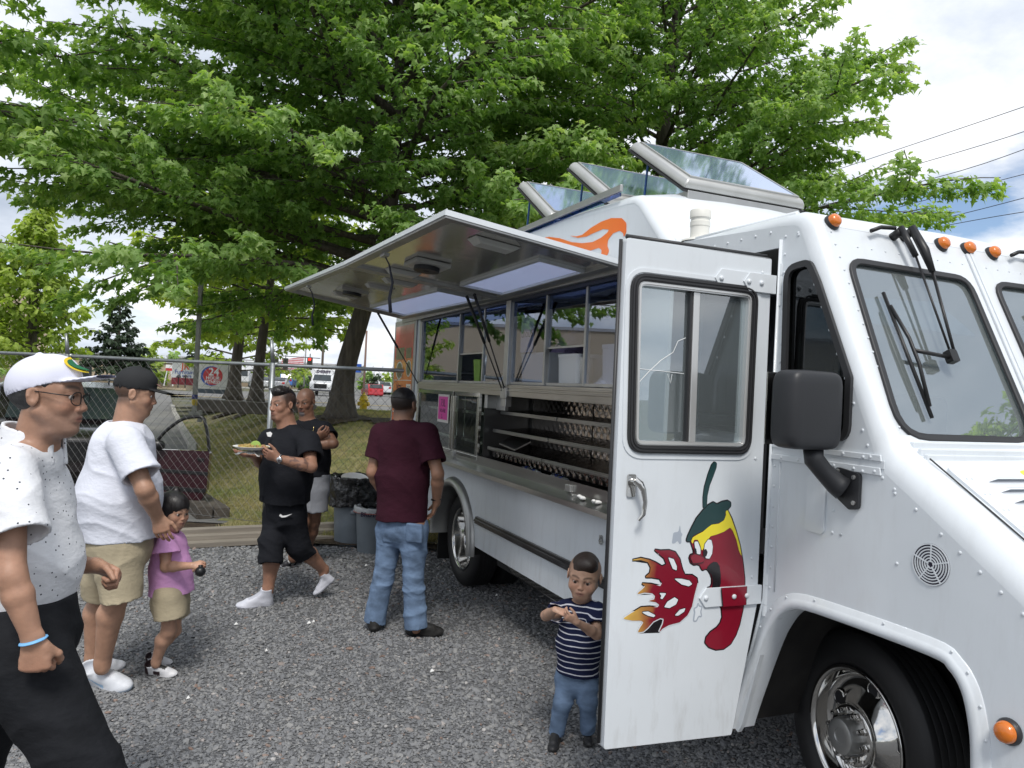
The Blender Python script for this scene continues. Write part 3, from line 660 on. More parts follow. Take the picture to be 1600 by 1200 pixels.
def gravel():
    P = []; S = []
    for (y0, y1, dens, sc) in ((2.4, 4.2, 4600, 0.0088), (4.2, 5.6, 3200, 0.0098), (5.6, 7.2, 1900, 0.0118), (7.2, 9.0, 900, 0.016)):
        xa, xb = -0.80*y1-0.6, min(0.80*y1+0.4, 4.5); n = int((xb-xa)*(y1-y0)*dens); x = RNG.uniform(xa, xb, n); y = RNG.uniform(y0, y1, n); P.append(np.stack([x, y], 1)); S.append(sc*np.exp(RNG.normal(0, 0.32, n)))
    P = np.concatenate(P); S = np.concatenate(S); kp = ~((P[:, 1] > 8.25)) ; P, S = P[kp], S[kp]; pile = 0.5+0.5*wnoise(P[:, 0], P[:, 1], P[:, 0]*0, 2.0, 4); kp = RNG.random(len(P)) < 0.62+0.38*pile; P, S = P[kp], S[kp]
    Z = 0.012*np.sin(P[:, 0]*1.1+1)*np.sin(P[:, 1]*0.8)+0.006*np.sin(P[:, 0]*3.1)*np.sin(P[:, 1]*2.7)-0.008+S*0.06+RNG.uniform(0, 0.003, len(S))
    rot = np.stack([RNG.normal(0, 0.30, len(S)), RNG.normal(0, 0.30, len(S)), RNG.uniform(0, 6.28, len(S))], 1); return scatter('gravel', np.column_stack([P, Z]), rot, S, stones)
gravel()
def blades():
    vs = []; fs = []; rr = random.Random(5)
    for i in range(9):
        a = rr.uniform(0, 6.28); x, y = rr.uniform(-.4, .4), rr.uniform(-.4, .4); h = rr.uniform(.5, 1.1); dx, dy = math.cos(a)*.35*h, math.sin(a)*.35*h; wx, wy = -math.sin(a)*.05, math.cos(a)*.05; n = len(vs)
        vs += [(x-wx, y-wy, 0), (x+wx, y+wy, 0), (x+dx*.4+wx*.7, y+dy*.4+wy*.7, h*.6), (x+dx*.4-wx*.7, y+dy*.4-wy*.7, h*.6), (x+dx, y+dy, h)]; fs += [(n, n+1, n+2, n+3), (n+3, n+2, n+4)]
    return vs, fs
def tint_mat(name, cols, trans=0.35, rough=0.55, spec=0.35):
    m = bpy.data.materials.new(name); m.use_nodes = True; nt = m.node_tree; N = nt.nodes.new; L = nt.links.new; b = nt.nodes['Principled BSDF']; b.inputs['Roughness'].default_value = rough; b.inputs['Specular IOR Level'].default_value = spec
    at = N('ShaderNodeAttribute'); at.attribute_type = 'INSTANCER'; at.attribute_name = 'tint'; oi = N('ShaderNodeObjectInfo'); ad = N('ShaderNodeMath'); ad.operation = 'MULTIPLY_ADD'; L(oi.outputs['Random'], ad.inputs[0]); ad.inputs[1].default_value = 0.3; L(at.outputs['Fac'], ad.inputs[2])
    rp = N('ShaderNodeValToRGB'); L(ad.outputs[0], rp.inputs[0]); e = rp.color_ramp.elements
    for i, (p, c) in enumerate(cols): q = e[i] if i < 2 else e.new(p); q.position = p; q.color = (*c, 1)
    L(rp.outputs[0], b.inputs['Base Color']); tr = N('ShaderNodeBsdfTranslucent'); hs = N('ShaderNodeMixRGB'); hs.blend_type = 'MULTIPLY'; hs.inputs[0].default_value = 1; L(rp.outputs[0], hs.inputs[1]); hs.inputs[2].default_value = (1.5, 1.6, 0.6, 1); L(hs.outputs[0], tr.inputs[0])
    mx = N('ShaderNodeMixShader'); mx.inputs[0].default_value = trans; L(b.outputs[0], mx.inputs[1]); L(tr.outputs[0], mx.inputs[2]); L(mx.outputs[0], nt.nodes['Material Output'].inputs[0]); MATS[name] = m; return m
GM = tint_mat('grass_blade', [(0.0, (0.11, 0.16, 0.045)), (0.45, (0.22, 0.23, 0.09)), (1.0, (0.44, 0.37, 0.21))], 0.3)
gb = [proto('tuft', *blades(), GM)]
def grass():
    n = 60000; Y = 8.35+RNG.random(n)**1.6*15; X = RNG.uniform(-0.9, 0.35, n)*Y; k = np.interp(Y, KY, KX); ok = X > k+0.15; X, Y = X[ok], Y[ok]; Z = np.where(Y > 8.6, lawn_h(X, Y), 0.02); n = len(X)
    ti = 0.42+0.40*wnoise(X, Y, X*0, 1.6, 9)+RNG.normal(0, .12, n); rot = np.stack([RNG.normal(0, .15, n), RNG.normal(0, .15, n), RNG.uniform(0, 6.28, n)], 1); scatter('grass', np.column_stack([X, Y, Z-0.004]), rot, RNG.uniform(0.03, 0.065, n)*(1+0.5*(Y < 8.9)), gb, tint=np.clip(ti, 0, 1))
grass()
o = grid_mesh('soil_strip', np.linspace(-4.2, 2.5, 60), np.linspace(8.02, 8.85, 8), lambda X, Y: 0.028+0.012*np.sin(X*5)*np.sin(Y*9)+0*X, M_SOIL); o['kind'] = 'structure'
# ---------------------------------------------------------------- trees
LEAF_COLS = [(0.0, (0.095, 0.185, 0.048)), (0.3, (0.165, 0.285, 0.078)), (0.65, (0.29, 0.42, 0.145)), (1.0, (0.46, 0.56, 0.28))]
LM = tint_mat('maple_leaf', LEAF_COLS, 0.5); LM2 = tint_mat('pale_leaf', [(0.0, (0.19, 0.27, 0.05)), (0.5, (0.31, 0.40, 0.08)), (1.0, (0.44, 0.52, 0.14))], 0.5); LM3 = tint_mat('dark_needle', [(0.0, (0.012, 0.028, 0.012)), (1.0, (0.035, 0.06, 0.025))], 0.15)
def maple_leaf(m):
    o = [(0, 0), (0.16, -0.10), (0.34, -0.02), (0.22, 0.16), (0.50, 0.30), (0.26, 0.42), (0.20, 0.52), (0.0, 0.98)]; pts = o + [(-x, y) for x, y in o[-2:0:-1]]
    vs = [(x, y, -0.30*x*x-0.22*y*y) for x, y in pts] + [(0, 0.35, 0.06)]; n = len(pts); return proto('leaf', vs, [(i, (i+1) % n, n) for i in range(n)], m)
def plain_leaf(m): return proto('leaf', [(0, 0, 0), (0.3, 0.35, -0.05), (0.22, 0.75, -0.12), (0, 1, -0.2), (-0.22, 0.75, -0.12), (-0.3, 0.35, -0.05), (0, 0.45, 0.06)], [(0, 1, 6), (1, 2, 6), (2, 3, 6), (3, 4, 6), (4, 5, 6), (5, 0, 6)], m)
BARK = mat('bark', (0.135, 0.115, 0.095), 0.9, var=0.55, vs=5, stretch=(3, 3, 0.5), bump=1.0, bs=14, bdist=0.04)
ML, PL2, NL = [maple_leaf(LM)], [plain_leaf(LM2)], [plain_leaf(LM3)]; MLp = [maple_leaf(LM2)]
def tree(name, label, base, trunk, limbs, leafobj, lsize, per_m, seed, cat='tree', zmax=99, group=None, trad=0.3, tip=0.5, flat=0.16, sub_gap=0.32, sub_len=0.5, droop=0.25, tbase=0.15):
    """trunk: points rel. to base; limbs: (height, azimuth deg, length, rise deg)"""
    r = random.Random(seed); g = np.random.default_rng(seed); root = empty(name, base); tag(root, label, cat, group)
    tp = [Vector(p) for p in catmull(trunk, 4)]; b = MB(); n = len(tp); H = tp[-1].z
    rad = [trad*(1.0-0.75*(p.z/H))*(1+0.9*math.exp(-p.z/(0.35))) for p in tp]
    b.tube(tp, rad, 14); o = b.build('trunk', BARK, root, smooth=True)
    bb = MB(); P = []; T = []; D = []
    def onT(h):
        for i in range(n-1):
            if tp[i].z <= h <= tp[i+1].z: q = (h-tp[i].z)/max(1e-5, tp[i+1].z-tp[i].z); return tp[i]+(tp[i+1]-tp[i])*q
        return tp[-1]
    for (h, az, L_, el) in limbs:
        a = R(az); e = R(el); s = onT(h); pts = [s]; d = Vector((math.cos(a)*math.cos(e), math.sin(a)*math.cos(e), math.sin(e))); st = 0.5; k = max(2, int(L_/st))
        for i in range(k):
            d = (d+Vector((r.gauss(0, .07), r.gauss(0, .07), r.gauss(0, .03)-0.035*droop*4*(i/k)))).normalized(); pts.append(pts[-1]+d*st)
        bb.tube(pts, [max(0.012, 0.011*L_*(1-i/len(pts))**0.9+0.006) for i in range(len(pts))], 6)
        dist = 0.0; sd = 1; total = k*st; x = total*tbase+0.3
        while x < total:
            i = min(int(x/st), k-1); q = pts[i]+(pts[i+1]-pts[i])*((x-i*st)/st); dd = (pts[i+1]-pts[i]).normalized(); lat = dd.cross(Vector((0, 0, 1))).normalized(); sl = (sub_len*L_*(1-0.72*x/total)+0.35)*r.uniform(.55, 1.15)
            bd = (dd*r.uniform(.65, 1.0)+lat*sd*r.uniform(.6, 1.1)+Vector((0, 0, r.uniform(-.12, .30)))).normalized(); sd = -sd
            m_ = max(2, int(sl/0.3)); sp = [q]
            for j in range(m_): bd = (bd+Vector((r.gauss(0, .10), r.gauss(0, .10), r.gauss(0, .05)-0.05*droop*3))).normalized(); sp.append(sp[-1]+bd*(sl/m_))
            if sl > 0.5: bb.tube(sp, [0.012*(1-j/len(sp))+0.004 for j in range(len(sp))], 4)
            nl = int(sl*per_m*r.uniform(.7, 1.2)); u = g.random(nl)**0.75*m_; ii = np.minimum(u.astype(int), m_-1); fr = (u-ii)[:, None]; A0 = np.array([list(v) for v in sp]); pos = A0[ii]*(1-fr)+A0[ii+1]*fr; w = (0.26*(1-0.55*u/m_))[:, None]
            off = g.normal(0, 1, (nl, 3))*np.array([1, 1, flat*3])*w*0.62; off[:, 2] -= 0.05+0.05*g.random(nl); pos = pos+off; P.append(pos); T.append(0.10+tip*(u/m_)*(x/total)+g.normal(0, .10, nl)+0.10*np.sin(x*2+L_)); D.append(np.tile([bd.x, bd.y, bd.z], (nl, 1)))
            x += sub_gap*r.uniform(.7, 1.3)
        nl = int(0.9*per_m); u = g.random(nl); A1_ = np.array(pts[-2]); A2_ = np.array(pts[-1])+np.array(d)*0.35; pos = A1_+(A2_-A1_)*u[:, None]+g.normal(0, .09, (nl, 3)); P.append(pos); T.append(0.3+tip*g.random(nl)); D.append(np.tile(list(d), (nl, 1)))
    bo = bb.build('branches', BARK, root, smooth=True); bo['kind'] = 'stuff'
    P = np.concatenate(P); T = np.concatenate(T); D = np.concatenate(D); ok = (P[:, 2]+base[2]) < zmax; P, T, D = P[ok], T[ok], D[ok]; nl = len(P)
    yaw = np.arctan2(-D[:, 0], D[:, 1])+g.normal(0, 1.1, nl); pitch = -0.55+g.normal(0, 0.42, nl); roll = g.normal(0, .45, nl)
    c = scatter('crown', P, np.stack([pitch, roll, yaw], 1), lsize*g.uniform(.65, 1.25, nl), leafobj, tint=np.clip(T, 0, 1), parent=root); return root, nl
def limbset(z0, z1, n, Lf, seed, el0=8, el1=55, azs=None):
    r = random.Random(seed); out = []
    for i in range(n):
        q = i/(n-1); h = z0+(z1-z0)*q; az = (i*137.5+r.uniform(-18, 18)) % 360
        if azs: az = azs[0]+(azs[1]-azs[0])*((i*0.618) % 1)
        out.append((h, az, Lf(q, az)*r.uniform(.82, 1.12), el0+(el1-el0)*q**1.3+r.uniform(-5, 5)))
    return out
def prof(rmax, low=0.75): return lambda q, az: rmax*(low+(1-low)*math.sin(min(1, q*1.6)*1.57))*(1-0.62*max(0, q-0.45)/0.55)
for tx, ty, rr_ in ((-3.5, 15.8, 1.3), (-9.2, 26, 1.0), (-7.6, 23, 0.9)):
    o = grid_mesh('tree_pit', np.linspace(tx-rr_*1.3, tx+rr_*1.3, 27), np.linspace(ty-rr_, ty+rr_, 27), lambda X, Y: lawn_h(X, Y)+0.045, M_SOIL, keep=lambda X, Y: ((X-tx)/1.25)**2+(Y-ty)**2 < (rr_*(0.8+0.15*np.sin(X*7)+0.1*np.sin(Y*9)))**2); o['kind'] = 'structure'
cnt = 0
bA = (-3.486, 15.8, 0.956); _, n_ = tree('maple_tree', 'big leaning maple behind the fence, its green crown spreading over the food truck', bA, [(0, 0, 0), (0.05, 0, 1.0), (0.35, -0.1, 2.2), (0.75, 0.1, 4.0), (0.8, 0.2, 6.5), (0.8, 0.2, 9.0), (0.8, 0, 11.5)],
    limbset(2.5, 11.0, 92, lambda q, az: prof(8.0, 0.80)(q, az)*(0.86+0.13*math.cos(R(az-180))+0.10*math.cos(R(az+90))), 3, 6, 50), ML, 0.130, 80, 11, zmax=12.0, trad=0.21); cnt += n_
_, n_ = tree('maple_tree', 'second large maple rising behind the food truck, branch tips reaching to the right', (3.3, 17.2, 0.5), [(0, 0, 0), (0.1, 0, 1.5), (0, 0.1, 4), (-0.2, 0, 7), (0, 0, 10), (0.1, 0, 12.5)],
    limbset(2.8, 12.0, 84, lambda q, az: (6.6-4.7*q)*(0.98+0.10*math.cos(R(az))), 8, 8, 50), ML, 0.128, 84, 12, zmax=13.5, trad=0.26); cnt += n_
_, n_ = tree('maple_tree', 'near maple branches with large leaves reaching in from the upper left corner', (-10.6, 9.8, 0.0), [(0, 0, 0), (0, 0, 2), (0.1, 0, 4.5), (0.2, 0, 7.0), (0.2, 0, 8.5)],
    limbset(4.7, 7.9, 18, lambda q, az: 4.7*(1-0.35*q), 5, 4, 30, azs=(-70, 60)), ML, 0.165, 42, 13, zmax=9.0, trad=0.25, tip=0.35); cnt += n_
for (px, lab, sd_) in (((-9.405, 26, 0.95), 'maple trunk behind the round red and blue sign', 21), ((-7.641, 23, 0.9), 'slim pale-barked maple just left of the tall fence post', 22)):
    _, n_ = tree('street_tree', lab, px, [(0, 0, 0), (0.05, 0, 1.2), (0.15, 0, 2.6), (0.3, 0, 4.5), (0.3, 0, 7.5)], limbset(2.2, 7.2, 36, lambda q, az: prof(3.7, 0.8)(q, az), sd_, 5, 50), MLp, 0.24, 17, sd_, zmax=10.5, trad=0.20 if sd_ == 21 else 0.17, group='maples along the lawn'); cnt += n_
_, n_ = tree('street_tree', 'maple hidden mostly behind the one with the round sign, farther off', (-12.6, 35.0, 0.2), [(0, 0, 0), (0, 0, 2), (0.2, 0, 5), (0.2, 0, 8)], limbset(1.8, 7.5, 34, lambda q, az: prof(4.0, 0.8)(q, az), 24, 5, 50), MLp, 0.26, 15, 24, zmax=10, group='maples along the lawn'); cnt += n_
_, n_ = tree('pale_tree', 'yellow-green tree with two pointed tops at the left edge', (-23.861, 38, 0.653), [(0, 0, 0), (0, 0, 2), (0, 0, 5), (0.3, 0, 9.0)], limbset(0.9, 8.7, 60, lambda q, az: 3.7*(0.75+0.25*math.sin(min(1, q*2)*1.57))*(1-0.86*q**1.4), 31, 25, 80), PL2, 0.34, 20, 31, group=None, flat=0.35); cnt += n_
_, n_ = tree('fir_tree', 'dark conifer in the distance left of the grey pole', (-41.195, 80, 1.332), [(0, 0, 0), (0, 0, 3), (0, 0, 7.2)], limbset(0.6, 7.0, 40, lambda q, az: 3.6*(1-q)+0.4, 33, -5, 40), NL, 0.55, 12, 33, flat=0.3); cnt += n_
tree('roadside_tree', 'tree across the lot right of the photographer, mirrored in the windscreen', (24.0, 2.6, 0), [(0, 0, 0), (0, 0, 5), (0, 0, 11.5)], limbset(3.5, 11.5, 40, lambda q, az: 4.2*(1-0.6*q), 77, 10, 60), ML, 0.30, 16, 77)
rr = random.Random(9)
far = [(100, 96, 3.2), (120, 100, 2.8), (140, 104, 3.4), (208, 95, 3.8), (232, 92, 4.4), (268, 98, 4.0), (300, 105, 4.6), (340, 118, 4.6), (575, 120, 3.4), (588, 118, 2.6), (603, 122, 2.9), (618, 116, 3.2), (640, 120, 4), (430, 125, 3.6), (470, 128, 3.6), (505, 130, 3.8), (20, 70, 4.4), (-60, 60, 5)]
FARL = ['dark rounded tree on the skyline above the far car park', 'small skyline tree next to the far buildings', 'bushy skyline tree beyond the tan building', 'rounded tree between the conifer and the grey pole', 'tree directly behind the red and white shop sign', 'broad tree behind the grey pole', 'tree in the distance behind the round sign', 'tall tree across the road behind the maple trunks', 'low dark tree across the road left of the red car', 'bush across the road above the hydrant', 'low tree across the road above the red car', 'dark tree across the road beside the menu board', 'tree hidden behind the rear of the food truck', 'tree beyond the junction above the parked cars', 'tree beyond the junction left of the sheriff truck', 'tree beyond the junction above the sheriff truck', 'dark low tree under the yellow-green tree', 'tree just outside the left edge']
for i, (px, Y, h) in enumerate(far):
    X = (px-800)*Y/1200+0.0005*Y; z = 0.0; root, n_ = tree('distant_tree', FARL[i], (X, Y, z), [(0, 0, 0), (0, 0, h*.5), (0, 0, h*.9)], limbset(0.5, h*.85, 14, lambda q, az: h*0.62*(1-0.5*q), i, 15, 75), NL if i % 3 == 0 else PL2 if i in (13,) else MLp if i % 3 == 1 else ML, 0.62, 9, 40+i, flat=0.4, group='trees on the skyline', sub_gap=0.5); cnt += n_
print('leaves', cnt)
# ---------------------------------------------------------------- fence
GALV = mat('galvanised', (0.36, 0.38, 0.39), 0.42, 0.75, var=0.3, vs=9, bump=0.1, bs=40)
FL, FR = Vector((-6.772, 10.139, 1.88)), Vector((-1.318, 8.372, 1.88)); fd = (FR-FL).normalized(); F0 = FL-fd*3.0; F1 = FR+fd*3.2; flen = (F1-F0).length; frz = math.atan2(fd.y, fd.x)
fe = empty('chain_link_fence', (F0.x, F0.y, 0), frz); tag(fe, 'galvanised chain-link fence with a pipe top rail, running behind the people', 'fence')
b = MB(); b.tube([(0, 0, 1.88), (flen*0.5, 0, 1.876), (flen, 0, 1.88)], 0.021, 12); b.build('top_rail', GALV, fe, smooth=True)
pc = Vector((-2.806, 8.629, 0)); px_ = (pc-Vector((F0.x, F0.y, 0))).dot(fd)
for i, x in enumerate((px_-6.1, px_-3.05, px_, px_+3.05)):
    if x < 0: continue
    b = MB(); b.tube([(x, -0.03, 0), (x, -0.03, 1.90)], 0.030, 12); b.tube([(x, -0.03, 1.90), (x-0.03, -0.04, 2.16)], [0.026, 0.018], 8); b.tube([(x, -0.03, 1.60), (x, -0.03, 1.62)], 0.036, 12); b.tube([(x, -0.03, 1.0), (x, -0.03, 1.015)], 0.035, 12); b.tube([(x, -0.03, 0.5), (x, -0.03, 0.515)], 0.035, 12); b.tube([(x-0.05, 0, 1.88), (x+0.05, 0, 1.88)], 0.028, 12); b.build('fence_post', GALV, fe, smooth=True)
me = MB(); W_ = 0.118; top, bot = 1.87, 0.05; Hh = top-bot; n = int(flen/W_)
for sgn in (1, -1):
    for i in range(-int(Hh/W_)-1, n+int(Hh/W_)+1):
        x0 = i*W_; pts = [(x0, bot), (x0+sgn*Hh, top)]; (xa, za), (xb, zb) = pts
        if sgn > 0: t0 = max(0, (0-xa)/Hh) ; t1 = min(1, (flen-xa)/Hh)
        else: t0 = max(0, (xa-flen)/Hh); t1 = min(1, xa/Hh)
        if t1 <= t0: continue
        me.tube([(xa+(xb-xa)*t, 0.004*sgn, za+(zb-za)*t) for t in (t0, t1)], 0.0017, 4, cap=False)
for i in range(n): me.tube([(i*W_, 0, 1.87), (i*W_+0.012, 0.0, 1.915)], 0.0022, 4, cap=False)
me.tube([(0, 0, 0.07), (flen, 0, 0.06)], 0.003, 5); me.tube([(0, 0.01, 1.60), (flen, 0.01, 1.58)], 0.0018, 4); o = me.build('wire_mesh', mat('fence_wire', (0.12, 0.12, 0.12), 0.55, 0.3), fe); o['kind'] = 'stuff'
# boards on the ground in front of the fence
BRD = mat('pale_board', (0.27, 0.24, 0.20), 0.8, var=0.3, vs=5, stretch=(0.3, 4, 4), bump=0.3, bs=20)
p0, p1 = Vector((-4.051, 7.065, 0)), Vector((-1.342, 8.604, 0)); bd_ = (p1-p0); ln = bd_.length; rz = math.atan2(bd_.y, bd_.x)
bs = [('lowest long pale board lying on the gravel in front of the fence', 0.0, 0.0, 0.105, 0.055, 0.0), ('middle long pale board, set back on the lowest one', 0.10, 0.0, 0.10, 0.105, 0.2), ('top long pale board nearest the fence', 0.19, 0.0, 0.11, 0.155, -0.1)]
for lab, off, z0, w, h, dx in bs:
    b = MB(); b.box(0, ln, 0, w, 0, h); o = b.build('board', BRD, None, bevel=0.006); nn = Vector((-math.sin(rz), math.cos(rz), 0)); o.location = p0+nn*off+bd_.normalized()*dx; o.rotation_euler = (0, 0, rz+0.004*dx); tag(o, lab, 'board', 'boards stacked before the fence')

# ---------------------------------------------------------------- the food truck; local axes: s towards the rear, t out of the service side, z up
TR = empty('food_truck', (-0.375, 6.497, 0), R(113.2)); tag(TR, 'white food truck with its awnings raised and front door standing open', 'food truck')
WID = 1.74
PW = mat('white_paint', (0.70, 0.735, 0.77), 0.30, spec=0.5, coat=0.4, var=0.09, vs=1.4, var2=(0.62, 0.655, 0.685), bump=0.12, bs=1.8, bdist=0.03, rvar=0.15, det=9)
def grime(m):
    nt = m.node_tree; N = nt.nodes.new; L = nt.links.new; b = nt.nodes['Principled BSDF']; src = b.inputs['Base Color'].links[0].from_socket; tc = N('ShaderNodeTexCoord'); mp = N('ShaderNodeMapping'); mp.inputs['Scale'].default_value = (7, 7, 1.6); L(tc.outputs['Object'], mp.inputs[0]); n = N('ShaderNodeTexNoise'); n.inputs['Scale'].default_value = 2.2; n.inputs['Detail'].default_value = 9; n.inputs['Roughness'].default_value = 0.7; L(mp.outputs[0], n.inputs['Vector'])
    r = N('ShaderNodeMapRange'); L(n.outputs['Fac'], r.inputs[0]); r.inputs[1].default_value = 0.50; r.inputs[2].default_value = 0.78; r.inputs[4].default_value = 0.42
    sp = N('ShaderNodeSeparateXYZ'); L(tc.outputs['Object'], sp.inputs[0]); z = N('ShaderNodeMapRange'); L(sp.outputs[2], z.inputs[0]); z.inputs[1].default_value = 0.35; z.inputs[2].default_value = 1.0; z.inputs[3].default_value = 1.0; z.inputs[4].default_value = 0.28; ml = N('ShaderNodeMath'); ml.operation = 'MULTIPLY'; L(r.outputs[0], ml.inputs[0]); L(z.outputs[0], ml.inputs[1])
    mx = N('ShaderNodeMixRGB'); L(ml.outputs[0], mx.inputs[0]); L(src, mx.inputs[1]); mx.inputs[2].default_value = (0.26, 0.235, 0.20, 1); L(mx.outputs[0], b.inputs['Base Color'])
grime(PW)
ST = mat('brushed_steel', (0.52, 0.52, 0.51), 0.28, 1.0, var=0.25, vs=5, stretch=(0.4, 4, 4), bump=0.1, bs=30, bdist=0.003)
ST2 = mat('dull_aluminium', (0.50, 0.50, 0.49), 0.42, 0.9, var=0.2, vs=8, bump=0.05, bs=12)
CHROME = mat('polished_steel', (0.62, 0.61, 0.59), 0.09, 1.0)
RUB = mat('rubber', (0.014, 0.014, 0.015), 0.55, bump=0.15, bs=60, bdist=0.003, var=0.3, vs=6); SEAL = mat('rubber_seal', (0.028, 0.028, 0.03), 0.45)
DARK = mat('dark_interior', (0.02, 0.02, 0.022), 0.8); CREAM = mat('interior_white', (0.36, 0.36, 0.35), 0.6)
ORANGE = mat('orange_lens', (0.62, 0.16, 0.015), 0.25, coat=0.6, bump=0.3, bs=180, bdist=0.002)
PLA = mat('mirror_shell', (0.020, 0.021, 0.024), 0.45, bump=0.1, bs=250, bdist=0.001)
SKYL = mat('skylight_acrylic', (0.60, 0.64, 0.76), 0.3)
_n = SKYL.node_tree; _t = _n.nodes.new('ShaderNodeBsdfTranslucent'); _t.inputs[0].default_value = (0.72, 0.77, 0.92, 1); _m = _n.nodes.new('ShaderNodeMixShader'); _m.inputs[0].default_value = 0.5; _n.links.new(_n.nodes['Principled BSDF'].outputs[0], _m.inputs[1]); _n.links.new(_t.outputs[0], _m.inputs[2]); _n.links.new(_m.outputs[0], _n.nodes['Material Output'].inputs[0])
def glass(name, tint=(0.75, 0.8, 0.82), f=1.5, refl=(0.9, 0.95, 1.0), sky_sheen=0.0):
    m = bpy.data.materials.new(name); m.use_nodes = True; nt = m.node_tree; nt.nodes.clear(); N = nt.nodes.new; L = nt.links.new
    o = N('ShaderNodeOutputMaterial'); mx = N('ShaderNodeMixShader'); fr = N('ShaderNodeFresnel'); fr.inputs[0].default_value = f
    tr = N('ShaderNodeBsdfTransparent'); tr.inputs[0].default_value = (*tint, 1); gl = N('ShaderNodeBsdfGlossy'); gl.inputs['Color'].default_value = (*refl, 1); gl.inputs['Roughness'].default_value = 0.01
    sh = tr.outputs[0]
    if sky_sheen:
        df = N('ShaderNodeBsdfDiffuse'); df.inputs[0].default_value = (0.6, 0.65, 0.66, 1); m2 = N('ShaderNodeMixShader'); m2.inputs[0].default_value = sky_sheen; L(tr.outputs[0], m2.inputs[1]); L(df.outputs[0], m2.inputs[2]); sh = m2.outputs[0]  # pale diffuse share painted into the glass for the bright sky it reflects
    ge = N('ShaderNodeNewGeometry'); iv = N('ShaderNodeMath'); iv.operation = 'SUBTRACT'; iv.inputs[0].default_value = 1.0; L(ge.outputs['Backfacing'], iv.inputs[1]); ml = N('ShaderNodeMath'); ml.operation = 'MULTIPLY'; L(fr.outputs[0], ml.inputs[0]); L(iv.outputs[0], ml.inputs[1]); L(ml.outputs[0], mx.inputs[0]); L(sh, mx.inputs[1]); L(gl.outputs[0], mx.inputs[2]); L(mx.outputs[0], o.inputs[0]); MATS[name] = m; return m
GL_SIDE = glass('service_glass', (0.80, 0.84, 0.92), 3.2, (0.80, 0.87, 1.0)); GL_DOOR = glass('door_glass', (0.72, 0.78, 0.80), 2.6, sky_sheen=0.10); GL_WS = glass('windshield_glass', (0.55, 0.62, 0.60), 3.6, sky_sheen=0.20); GL_TINT = glass('tinted_glass', (0.30, 0.30, 0.30), 1.6)
GL_BLUE = glass('blue_film', (0.10, 0.17, 0.42), 1.8, (0.5, 0.65, 1.0))
BLUEG = mat('blue_hatch_glass', (0.34, 0.46, 0.70), 0.05, spec=1.0, metal=0.7)
def quilt():
    m = bpy.data.materials.new('quilted_steel'); m.use_nodes = True; b = m.node_tree.nodes['Principled BSDF']; b.inputs['Base Color'].default_value = (0.36, 0.33, 0.31, 1); b.inputs['Metallic'].default_value = 1; b.inputs['Roughness'].default_value = 0.14; return m
QUILT = quilt()
side = lambda a, b, c: (a, c, b)
# --- shell path (s, z) of roof edge, windscreen pillar and bonnet
A1 = Vector((-3.801, 2.494)); B1 = Vector((-4.216, 1.615)); DV = (B1-A1).normalized(); NV = Vector((DV.y, -DV.x)); NV = NV if NV.x < 0 else -NV
def wsf(a, b, c): p = A1+DV*b+NV*c; return (p.x, a, p.y)
path = [(-2.88, 2.50, .05), (-3.3, 2.50, .05), (-3.66, 2.50, .055), (-3.74, 2.498, .06), (-3.785, 2.482, .06), (-3.815, 2.455, .06)]
path += [(*(A1+DV*d), .062) for d in (0.07, 0.2, 0.4, 0.6, 0.8, 0.9)]
path += [(-4.213, 1.635, .068), (-4.232, 1.600, .075), (-4.265, 1.572, .085), (-4.31, 1.548, .09), (-4.40, 1.497, .095), (-4.50, 1.436, .10), (-4.70, 1.304, .10), (-4.9, 1.17, .10), (-5.02, 1.08, .10), (-5.10, 0.99, .09), (-5.13, 0.88, .08), (-5.14, 0.6, .07), (-5.14, 0.45, .06)]
def pnorm(i):
    a = Vector(path[max(i-1, 0)][:2]); b = Vector(path[min(i+1, len(path)-1)][:2]); d = (b-a).normalized(); n = Vector((d.y, -d.x)); return n if (n.x < 0 or n.y > 0) and n.dot(Vector((-1, 0.6))) > -0.2 else -n
K = 8
for t0, sg, nm in ((0.0, 1, 'near'), (-WID, -1, 'far')):
    vs = []
    for i, (s_, z_, r_) in enumerate(path):
        n = pnorm(i); c = Vector((s_, z_))-n*r_
        for k in range(K+1):
            th = math.pi/2*k/K; p = c+n*r_*math.sin(th); vs.append((p.x, t0+sg*(-r_+r_*math.cos(th)), p.y))
    fs = [(i*(K+1)+k, i*(K+1)+k+1, (i+1)*(K+1)+k+1, (i+1)*(K+1)+k) for i in range(len(path)-1) for k in range(K)]
    b = MB(); b.add(vs, fs); b.build('corner_moulding', PW, TR, smooth=True)
def skin(i0, i1, name, m=PW):
    b = MB(); vs = []
    for s_, z_, r_ in path[i0:i1+1]: vs += [(s_, -r_, z_), (s_, -WID/2, z_+(0.012 if z_ > 2.47 else 0.01 if z_ < 2.3 else 0)), (s_, -WID+r_, z_)]
    n = i1-i0; fs = []
    for i in range(n):
        for k in (0, 1): fs.append((i*3+k, i*3+k+1, (i+1)*3+k+1, (i+1)*3+k))
    b.add(vs, fs); return b.build(name, m, TR, smooth=True)
skin(0, 6, 'cab_roof'); skin(12, len(path)-1, 'bonnet')
inp = [Vector((s_, z_))-pnorm(i)*r_ for i, (s_, z_, r_) in enumerate(path)]            # inner side edge
W1 = rpoly([(-0.108, 0.215), (-0.80, 0.222), (-0.80, 0.972), (-0.062, 0.972)], [0.09, 0.09, 0.13, 0.13]); W2 = [(-WID-a, b) for a, b in W1][::-1]
b = MB(); b.prism([(-0.0615, 0.071), (-WID+0.0615, 0.071), (-WID+0.0615, 1.0), (-0.0615, 1.0)], (inset(W1, -0.012), inset(W2, -0.012)), -0.02, 0.0, wsf); b.build('windshield_surround', PW, TR)
